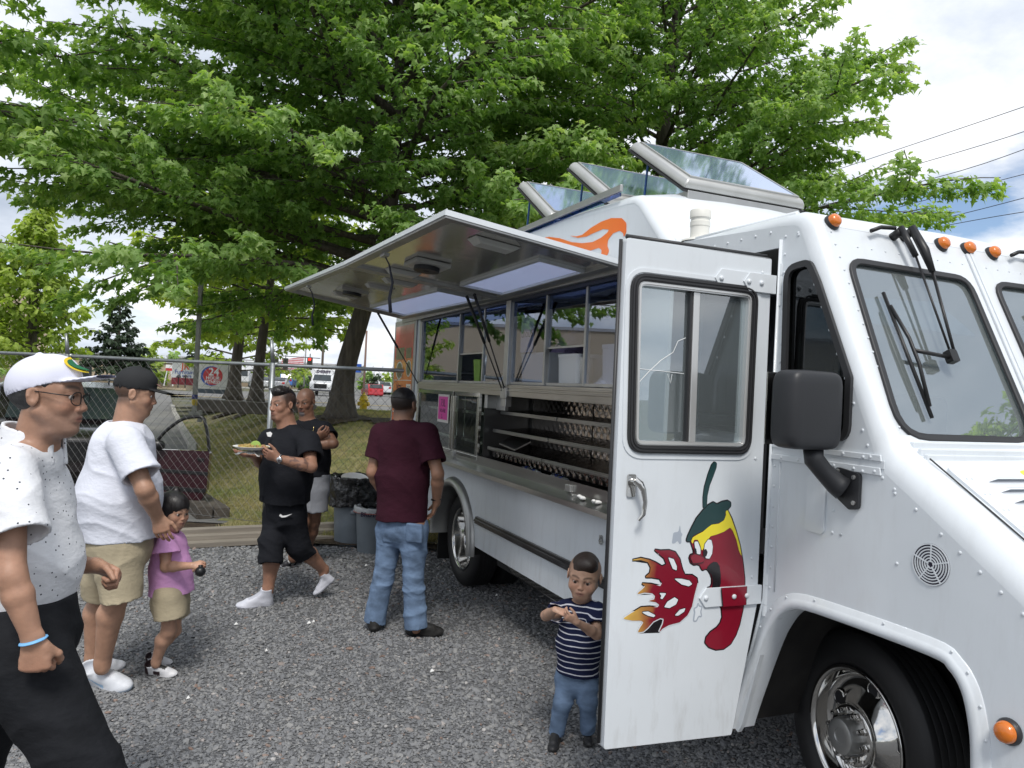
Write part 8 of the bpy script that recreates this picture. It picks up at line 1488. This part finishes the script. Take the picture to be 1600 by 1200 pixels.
# --- man in black carrying a plate
org = A((-1.67, 5.874, -0)); pr = person('spiky-haired man in black T-shirt and black shorts carrying a plate of food', org)
J = dict(head=(-1.739, 5.85, 1.527), hf=(-0.56, -0.82, -0.05), hu=(0, 0, 1), neck=(-1.69, 5.88, 1.357), chest=(-1.692, 5.87, 1.172), pelvis=(-1.683, 5.9, 0.742),
         shR=(-1.874, 6, 1.237), elR=(-1.92, 6.02, 1.048), wrR=(-1.896, 5.74, 1.138), shL=(-1.496, 5.74, 1.264), elL=(-1.426, 5.58, 1.096), wrL=(-1.626, 5.46, 1.153),
         hdL=(-0.9, -0.12, 0.33), hpL=(-0.3, 0.75, 0.5), htL=(0.25, -0.35, 0.85), hcL=((0.25, 0.3, 0.35, 0.4), -0.2),
         hdR=(-0.80, -0.55, 0.05), hpR=(0, 0.1, 1), htR=(-0.4, 0.9, 0), hcR=((0.3, 0.3, 0.3, 0.3), 0.1),
         hipR=(-1.778, 5.98, 0.686), knR=(-1.754, 5.79, 0.418), anR=(-1.757, 5.8, 0.146), hipL=(-1.61, 5.84, 0.707), knL=(-1.568, 5.92, 0.42), anL=(-1.42, 6.12, 0.224), bkR=(0.7, 0.4, 0), bkL=(0.7, 0.3, 0.5))
o = dict(hs=0.236, skin=(0.30, 0.155, 0.105), h=1.0, limb=1.08, neckr=0.070, fat=0.05, wide=1.03, frown=0.4, goat=0.5, must=0.35, scalp=0.9, scedge=0.06, hairline=0.26, sideline=-0.2, c=0.0095, f=0.0045, tat='L')
F, P, ax = make_skin(pr, J, o, org); sd = (-0.7, 0.7, 0)
make_torso('shirt', pr, M_BLK, org, [((-1.697, 5.87, 1.171), 0.205, 0.76), ((-1.692, 5.87, 0.976), 0.212, 0.85), ((-1.69, 5.88, 0.794), 0.212, 0.85)], sd, [(J['shL'], (-1.447, 5.63, 1.151)), (J['shR'], (-1.913, 6.02, 1.103))], J['neck'], (J['shR'], J['shL']), 0.068, 0.0075, 0.005, sleeve=(0.080, 0.090), seed=51)
make_pants('shorts', pr, M_BLK, org, (-1.687, 5.9, 0.727), sd, [[((-1.754, 5.97, 0.664), 0.108), ((-1.748, 5.79, 0.486), 0.095), ((-1.734, 5.74, 0.339), 0.084)], [((-1.627, 5.85, 0.69), 0.108), ((-1.574, 5.9, 0.453), 0.092), ((-1.529, 5.95, 0.367), 0.080)]], (0.18, 0.8), 0.19, 0.008, 0.006, seed=55, top=0.08)
hs = 0.236; Fh = hair_field(P, ax, hs, None, 0.0045)
Fh.ell(P(0, 0.0, 0.38), A((0.25, 0.31, 0.16))*hs, ax, 0.01); Fh.ell(P(0, 0.20, 0.44), A((0.17, 0.15, 0.12))*hs, ax, 0.05); Fh.ell(P(0, -0.24, 0.24), A((0.25, 0.235, 0.22))*hs, ax, 0.04); _r = random.Random(4)
for _ in range(170):
    a_, e_ = _r.uniform(0, 6.28), _r.uniform(0.25, 1.57); dr = A((math.cos(a_)*math.cos(e_), math.sin(a_)*math.cos(e_), math.sin(e_))); q = A((0.24*dr[0], 0.0+0.30*dr[1], 0.38+0.14*dr[2])); tp = q+dr*A((0.07, 0.10, 0.10))*_r.uniform(.5, 1.2)+A((_r.gauss(0, .03), _r.gauss(0, .03)+0.02, 0)); Fh.cap(P(*q), P(*tp), 0.030*hs, 0.010*hs, 0.012*hs)
Fh.noise(0.0025, 110, 8); Fh.build('hair', M_HAIR, pr, org=org)
HT = dict(up_c=(0.56, 0.57, 0.63), sole_c=(0.33, 0.34, 0.38), high=0.055, lace=(0.42, 0.43, 0.48))
make_shoe(pr, org, (-1.725, 5.847, 0), (-1.97, 5.717, 0), (-1.745, 5.78, 0.214), **HT); make_shoe(pr, org, (-1.333, 6.16, 0.142), (-1.48, 6.1, 0.013), (-1.423, 6.1, 0.279), **HT)
w = A(J['wrL'])+nrm((1, 0.1, -0.2))*0.012; b = MB(); e1, e2 = nrm((0.1, -0.2, 1)), nrm((0.1, 1, 0.1)); b.tube([w+e1*0.031*math.cos(t)+e2*0.031*math.sin(t)-org for t in np.linspace(0, 6.283, 21)[:-1]], 0.008, 6, closed=True); b.lathe([(0.001, 0.012), (0.018, 0.012), (0.021, 0.008), (0.021, 0)], 14, tuple(w+A((0, -0.028, 0))-org), (0, -1, 0)); b.build('watch', mat('steel_bright', (0.6, 0.6, 0.6), 0.18, 1.0), pr, smooth=True)
b = MB(); c = A((-1.883, 5.78, 1.27)); b.add([tuple(A((-1.813, 5.735, 1.315))-org+A(q)) for q in ((0, 0, 0), (0.03, 0, 0.008), (0.045, 0, -0.004), (0.036, -0.002, -0.03), (0.012, -0.002, -0.028))], [(0, 1, 2, 3, 4)]); ob = b.build('shirt_logo', mat('print_white', (0.75, 0.75, 0.75), 0.7), pr); ob.modifiers.new('solid', 'SOLIDIFY').thickness = 0.004
swp = [(0, 0), (0.02, -0.012), (0.05, -0.008), (0.095, 0.018), (0.05, 0.004), (0.025, 0.0), (0.008, 0.012)]
b = MB(); q0 = A((-1.673, 5.695, 0.708))-org; b.add([tuple(q0+A((x, 0.02*x, z))) for x, z in swp], [tuple(range(len(swp)))]); ob = b.build('shorts_logo', MATS['print_white'], pr); ob.modifiers.new('solid', 'SOLIDIFY').thickness = 0.01
# plate of food with a napkin under it
pl = empty('plate_of_food', (-1.84, 5.52, 1.206)); tag(pl, 'white paper plate heaped with yellow food, carried by the man in black', 'plate')
b = MB(); b.lathe([(0.001, 0.0), (0.09, 0.0), (0.10, 0.006), (0.132, 0.020), (0.134, 0.023), (0.130, 0.022), (0.098, 0.009), (0.088, 0.004), (0.001, 0.004)], 40); b.build('plate', mat('paper_white', (0.72, 0.72, 0.70), 0.7), pl, smooth=True)
b = MB(); rr = random.Random(3)
for i in range(90):
    a, q = rr.uniform(0, 6.28), 0.108*math.sqrt(rr.random()); s_ = rr.uniform(0.007, 0.016); b.sphere((q*math.cos(a), q*math.sin(a), 0.014+0.020*(1-q/0.11)+rr.uniform(0, .006)), s_, 6, 4, (1.3, rr.uniform(.7, 1.3), 0.55))
ob = b.build('food', mat('food_yellow', (0.45, 0.40, 0.12), 0.6, var=0.5, vs=45, var2=(0.30, 0.14, 0.05)), pl, smooth=True); ob['kind'] = 'stuff'
b = MB(); b.prism([(0.038*math.cos(t), 0.038*math.sin(t)) for t in np.linspace(0, math.pi, 12)], d0=-0.007, d1=0.007, frame=lambda x, y, z: (x+0.03, z-0.02, y+0.026)); b.build('lime_wedge', mat('lime', (0.35, 0.50, 0.12), 0.5), pl, bevel=0.002)
b = MB(); n = 9
vs = [(-0.10+0.17*i/(n-1)+0.01*math.sin(j), -0.10+0.15*j/(n-1), -0.006-0.035*((i/(n-1))-0.5)**2*2-0.02*abs(math.sin(i*0.9+j*0.5))) for i in range(n) for j in range(n)]; b.add(vs, [(i*n+j, (i+1)*n+j, (i+1)*n+j+1, i*n+j+1) for i in range(n-1) for j in range(n-1)]); b.build('napkin', MATS['paper_white'], pl, smooth=True)

# --- bald man with folded arms
org = A((-1.909, 7.233, 0)); pr = person('bald man with grey goatee and grey shorts, arms folded, behind the man with the plate', org)
J = dict(head=(-1.892, 7.07, 1.527), hf=(-0.22, -0.95, -0.24), hu=(0, 0, 1), neck=(-1.867, 7.1, 1.35), chest=(-1.845, 7.1, 1.156), pelvis=(-1.813, 7.1, 0.773),
         shR=(-1.998, 7.12, 1.253), elR=(-1.982, 6.95, 1.101), wrR=(-1.703, 6.83, 1.215), shL=(-1.697, 7.05, 1.272), elL=(-1.574, 6.9, 1.165), wrL=(-1.759, 6.84, 1.149),
         hdR=(0.85, -0.05, 0.5), hpR=(-0.3, 0.8, 0.5), htR=(0.2, 0.4, 0.9), hcR=((0.6, 0.6, 0.6, 0.6), 0.3), hdL=(-1, 0.2, 0), hpL=(0, 0.9, 0), htL=(0, 0, 1),
         hipR=(-1.863, 7.08, 0.714), knR=(-1.846, 7.05, 0.425), anR=(-1.915, 7.02, 0.118), hipL=(-1.757, 7.1, 0.717), knL=(-1.777, 7.15, 0.412), anL=(-1.872, 7.3, 0.096))
o = dict(hs=0.236, skin=(0.21, 0.105, 0.068), h=1.0, limb=1.10, neckr=0.066, frown=0.5, goat=0.8, goatcol=(0.22, 0.22, 0.23), must=0.7, scalp=0.35, hairline=0.33, haircol=(0.05, 0.04, 0.04), c=0.0095, f=0.005)
F, P, ax = make_skin(pr, J, o, org); sd = (1, 0.1, 0)
make_torso('shirt', pr, M_BLK, org, [((-1.845, 7.1, 1.156), 0.190, 0.68), ((-1.83, 7.1, 0.979), 0.175, 0.75), ((-1.816, 7.1, 0.838), 0.180, 0.75)], sd, [(J['shL'], (-1.63, 6.98, 1.209)), (J['shR'], (-1.988, 7.02, 1.165))], J['neck'], (J['shR'], J['shL']), 0.065, 0.008, 0.004, sleeve=(0.075, 0.080), seed=61)
make_pants('shorts', pr, M_GREY, org, (-1.812, 7.1, 0.761), sd, [[((-1.858, 7.08, 0.714), 0.105), ((-1.841, 7.06, 0.512), 0.095)], [((-1.757, 7.1, 0.717), 0.105), ((-1.74, 7.1, 0.517), 0.095)]], (0.17, 0.75), 0.175, 0.009, 0.004)
BS = dict(up_c=(0.03, 0.03, 0.035), sole_c=(0.6, 0.6, 0.62), trim=(0.5, 0.5, 0.5), lace=(0.6, 0.6, 0.6), res=0.006)
make_shoe(pr, org, (-1.949, 7.224, 0), (-2.032, 7.023, 0), (-1.921, 7.02, 0.129), **BS); make_shoe(pr, org, (-1.936, 7.534, 0), (-1.747, 7.379, 0), (-1.868, 7.3, 0.139), **BS)
b = MB(); nk = A(J['neck']); b.tube([nk+A((0.085*math.sin(t)*(1+0.1*math.cos(t)), -0.085-0.03*math.cos(t)*0-0.02, -0.05-0.105*(1-abs(t)/1.6)**0.8))-org for t in np.linspace(-1.6, 1.6, 25)], 0.0042, 6); b.build('necklace', mat('gold', (0.75, 0.58, 0.25), 0.25, 1.0), pr, smooth=True)

# --- man in burgundy polo shirt, seen from behind
org = A((-0.667, 5.411, 0)); pr = person('man in burgundy polo shirt and light blue jeans, seen from behind', org)
J = dict(head=(-0.745, 5.38, 1.586), hf=(0.42, 0.90, 0.02), hu=(0, 0, 1), neck=(-0.74, 5.36, 1.452), chest=(-0.733, 5.38, 1.281), pelvis=(-0.718, 5.4, 0.763),
         shR=(-0.569, 5.3, 1.393), elR=(-0.474, 5.24, 1.13), wrR=(-0.484, 5.36, 0.912), shL=(-0.909, 5.46, 1.366), elL=(-0.951, 5.42, 1.096), wrL=(-0.878, 5.56, 0.909),
         hdR=(-0.25, 0.3, -0.9), hpR=(-1, 0, 0.1), htR=(0, 1, 0.2), hcR=((0.3,)*4, 0.3), hdL=(0.4, 0.3, -0.85), hpL=(1, 0, 0.1), htL=(0, 1, 0.2),
         hipR=(-0.625, 5.34, 0.756), knR=(-0.616, 5.34, 0.402), anR=(-0.578, 5.32, 0.077), hipL=(-0.807, 5.46, 0.726), knL=(-0.832, 5.42, 0.38), anL=(-0.887, 5.42, 0.054))
o = dict(hs=0.236, skin=(0.30, 0.155, 0.10), h=1.0, limb=1.03, neckr=0.064, wide=1.03, scalp=0.97, hairline=0.28, sideline=-0.20, scedge=0.07, haircol=(0.011, 0.009, 0.009), c=0.0095, f=0.0045)
F, P, ax = make_skin(pr, J, o, org); sd = (0.95, -0.3, 0)
make_torso('polo_shirt', pr, M_BURG, org, [((-0.735, 5.38, 1.304), 0.192, 0.66), ((-0.731, 5.38, 1.057), 0.180, 0.74), ((-0.726, 5.38, 0.784), 0.180, 0.76)], sd, [(J['shR'], (-0.51, 5.25, 1.21)), (J['shL'], (-0.932, 5.44, 1.194))], J['neck'], (J['shR'], J['shL']), 0.068, 0.0065, 0.0045, sleeve=(0.075, 0.085), seed=71, nkr=0.062)
nk = A(J['neck']); Fc = Field(nk-0.12, nk+0.12, (), 0.005, 0.005); Fc.cap(nk+A((0, 0, -0.04)), nk+A((0, 0.01, 0.022)), 0.082, 0.074, k=0.001, flat=True, flata=True); Fc.cap(nk+A((0, 0, -0.1)), nk+A((0, 0.01, 0.06)), 0.072, 0.066, k=0.001, op='s'); Fc.build('collar', M_BURG, pr, org=org)
make_pants('jeans', pr, M_DENIM, org, (-0.718, 5.4, 0.75), sd, [[((-0.629, 5.35, 0.732), 0.100), ((-0.616, 5.34, 0.402), 0.071), ((-0.578, 5.33, 0.047), 0.080)], [((-0.8, 5.45, 0.706), 0.100), ((-0.832, 5.42, 0.38), 0.069), ((-0.882, 5.42, 0.045), 0.074)]], (0.168, 0.75), 0.178, 0.006, 0.006, seed=77, top=0.05, extra=lambda F: [F.rbox(A(q)-A((0, 0.0, 0.0)), (0.060, 0.018, 0.066), 0.01, (nrm((0.95, -0.3, 0)), nrm((0.3, 0.95, 0.1)), (0, 0, 1)), 0.004) for q in ((-0.784, 5.325, 0.693), (-0.61, 5.235, 0.719))])
hs = 0.236; Fh = hair_field(P, ax, hs, None, 0.005); Fh.ell(P(0, -0.075, 0.14), A((0.345, 0.425, 0.372))*hs, ax, 0.01); Fh.ell(P(0, 0.34, -0.16), A((0.5, 0.36, 0.45))*hs, ax, k=0.01, op='s'); Fh.cut(P(0, 0, 0.10), -np.array(ax[2])-np.array(ax[1])*0.2); Fh.noise(0.0010, 200, 4); Fh.build('hair', M_HAIR, pr, org=org)
DS = dict(up_c=(0.02, 0.019, 0.018), sole_c=(0.012, 0.012, 0.012), lace=(0.02, 0.02, 0.02))
make_shoe(pr, org, (-0.653, 5.342, 0), (-0.387, 5.399, 0), (-0.579, 5.32, 0.09), **DS); make_shoe(pr, org, (-0.865, 5.336, 0), (-0.876, 5.632, 0), (-0.886, 5.43, 0.073), **DS)
w = A((-0.484, 5.345, 0.94)); b = MB(); b.tube([w+A((0.032*math.cos(t), 0.030*math.sin(t), 0.004*math.cos(t)))-org for t in np.linspace(0, 6.283, 19)[:-1]], 0.007, 6, closed=True); b.build('watch_strap', M_BLKP, pr, smooth=True)

# --- boy in striped shirt
org = A((0.383, 3.809, 0)); pr = person('small boy in navy and white striped shirt standing before the open door', org)
J = dict(head=(0.4, 3.76, 0.834), hf=(-0.27, -0.95, -0.14), hu=(0.07, 0, 1), neck=(0.398, 3.79, 0.691), chest=(0.395, 3.79, 0.622), pelvis=(0.393, 3.8, 0.351),
         shR=(0.322, 3.8, 0.65), elR=(0.219, 3.7, 0.649), wrR=(0.254, 3.56, 0.718), shL=(0.465, 3.73, 0.668), elL=(0.454, 3.6, 0.603), wrL=(0.348, 3.5, 0.685),
         hdR=(0.88, -0.30, -0.15), hpR=(0.15, 0.3, -1), htR=(0.1, 0.9, 0.3), hcR=((0.55, 0.6, 0.7, 0.8), 0.3), hdL=(-0.85, -0.08, 0.45), hpL=(0.3, 0.8, 0.4), htL=(0.2, -0.3, 0.9), hcL=((0.5, 0.6, 0.7, 0.8), 0.3),
         hipR=(0.354, 3.82, 0.341), knR=(0.33, 3.78, 0.208), anR=(0.306, 3.82, 0.045), hipL=(0.429, 3.78, 0.36), knL=(0.45, 3.76, 0.222), anL=(0.462, 3.84, 0.06))
o = dict(hs=0.214, skin=(0.44, 0.26, 0.185), h=0.56, limb=1.02, neckr=0.075, fat=0.03, wide=1.10, scalp=0.42, hairline=0.26, sideline=-0.14, haircol=(0.03, 0.02, 0.016), brow=(0.05, 0.03, 0.02), c=0.007, f=0.0030, hand=1.05, child=1.0, scedge=0.05, gaze=(0.05, 0, 0.02))
F, P, ax = make_skin(pr, J, o, org); sd = (0.97, -0.25, 0)
make_torso('striped_shirt', pr, M_STRIPE, org, [((0.398, 3.79, 0.612), 0.098, 0.74), ((0.395, 3.79, 0.496), 0.102, 0.85), ((0.393, 3.79, 0.351), 0.104, 0.85)], sd, [(J['shR'], (0.267, 3.74, 0.652)), (J['shL'], (0.461, 3.65, 0.621))], J['neck'], (J['shR'], J['shL']), 0.040, 0.0045, 0.0022, sleeve=(0.045, 0.052), seed=81, nkr=0.052, fsc=1.7)
make_pants('jeans', pr, M_DENIM, org, (0.393, 3.8, 0.351), sd, [[((0.354, 3.81, 0.329), 0.056), ((0.327, 3.78, 0.207), 0.044), ((0.306, 3.82, 0.035), 0.039)], [((0.43, 3.78, 0.344), 0.056), ((0.45, 3.76, 0.222), 0.044), ((0.462, 3.83, 0.054), 0.039)]], (0.095, 0.8), 0.098, 0.005, 0.003, seed=87, top=0.03, fsc=1.6)
hs = 0.214; Fh = hair_field(P, ax, hs, None, 0.0035); Fh.ell(P(0, -0.07, 0.155), A((0.345, 0.425, 0.375))*hs, ax, 0.01); Fh.ell(P(-0.06, 0.14, 0.34), A((0.25, 0.22, 0.17))*hs, ax, 0.06*hs)
Fh.ell(P(0, 0.45, -0.16), A((0.5, 0.33, 0.42))*hs, ax, k=0.01, op='s'); Fh.cut(P(0.0, 0, 0.17), A(ax[2])*-1+A(ax[1])*-0.2); Fh.ell(P(0.47, -0.05, 0.05), A((0.22, 0.6, 0.30))*hs, ax, k=0.02, op='s'); Fh.noise(0.0012, 130, 4, st=(0.3, 1, 1)); Fh.build('hair', M_BRAID, pr, org=org)
KS = dict(up_c=(0.02, 0.02, 0.022), sole_c=(0.03, 0.03, 0.03), lace=(0.03, 0.03, 0.03))
make_shoe(pr, org, (0.316, 3.843, 0), (0.282, 3.684, 0), (0.311, 3.85, 0.041), **KS); make_shoe(pr, org, (0.472, 3.911, 0), (0.47, 3.757, 0), (0.468, 3.86, 0.061), **KS)

# --- the cook inside the truck
org = A(TR.matrix_world @ Vector((-0.42, -0.75, 0.74))); pr = person('cook in a lilac T-shirt standing inside the truck behind the service window', org)
def tw(s_, t_, z_): return tuple(TR.matrix_world @ Vector((s_, t_, z_)))
J = dict(head=tw(-0.42, -0.80, 2.36), hf=(0.5, -0.5, -0.6), hu=(0, 0, 1), neck=tw(-0.42, -0.78, 2.22), chest=tw(-0.42, -0.76, 2.08), pelvis=tw(-0.42, -0.75, 1.68), shR=tw(-0.25, -0.80, 2.16), elR=tw(-0.18, -0.70, 1.9), wrR=tw(-0.30, -0.50, 1.86), shL=tw(-0.60, -0.72, 2.16), elL=tw(-0.66, -0.60, 1.92), wrL=tw(-0.50, -0.46, 1.86),
    hdR=(0.2, -0.9, 0), hpR=(0, 0, -1), htR=(1, 0, 0), hdL=(0.2, -0.9, 0), hpL=(0, 0, -1), htL=(-1, 0, 0), hipR=tw(-0.34, -0.75, 1.66), knR=tw(-0.34, -0.75, 1.22), anR=tw(-0.34, -0.75, 0.84), hipL=tw(-0.52, -0.75, 1.66), knL=tw(-0.52, -0.75, 1.22), anL=tw(-0.52, -0.75, 0.84))
o = dict(hs=0.232, skin=(0.30, 0.16, 0.11), c=0.012, f=0.008, scalp=0.8); sd = A(tw(-0.25, -0.80, 2))-A(tw(-0.60, -0.72, 2))
F, P, ax = make_skin(pr, J, o, org); make_torso('shirt', pr, M_PURP, org, [(tw(-0.42, -0.76, 2.08), 0.19, 0.62), (tw(-0.42, -0.75, 1.85), 0.18, 0.7), (tw(-0.42, -0.75, 1.62), 0.19, 0.7)], sd, [(J['shR'], tw(-0.20, -0.74, 2.0)), (J['shL'], tw(-0.64, -0.64, 2.0))], J['neck'], (J['shR'], J['shL']), 0.06, 0.010, 0.004)
make_pants('trousers', pr, M_SLATE, org, tw(-0.42, -0.75, 1.66), sd, [[(tw(-0.34, -0.75, 1.62), 0.10), (tw(-0.34, -0.75, 0.86), 0.07)], [(tw(-0.52, -0.75, 1.62), 0.10), (tw(-0.52, -0.75, 0.86), 0.07)]], (0.17, 0.7), 0.17, 0.012, 0.004)
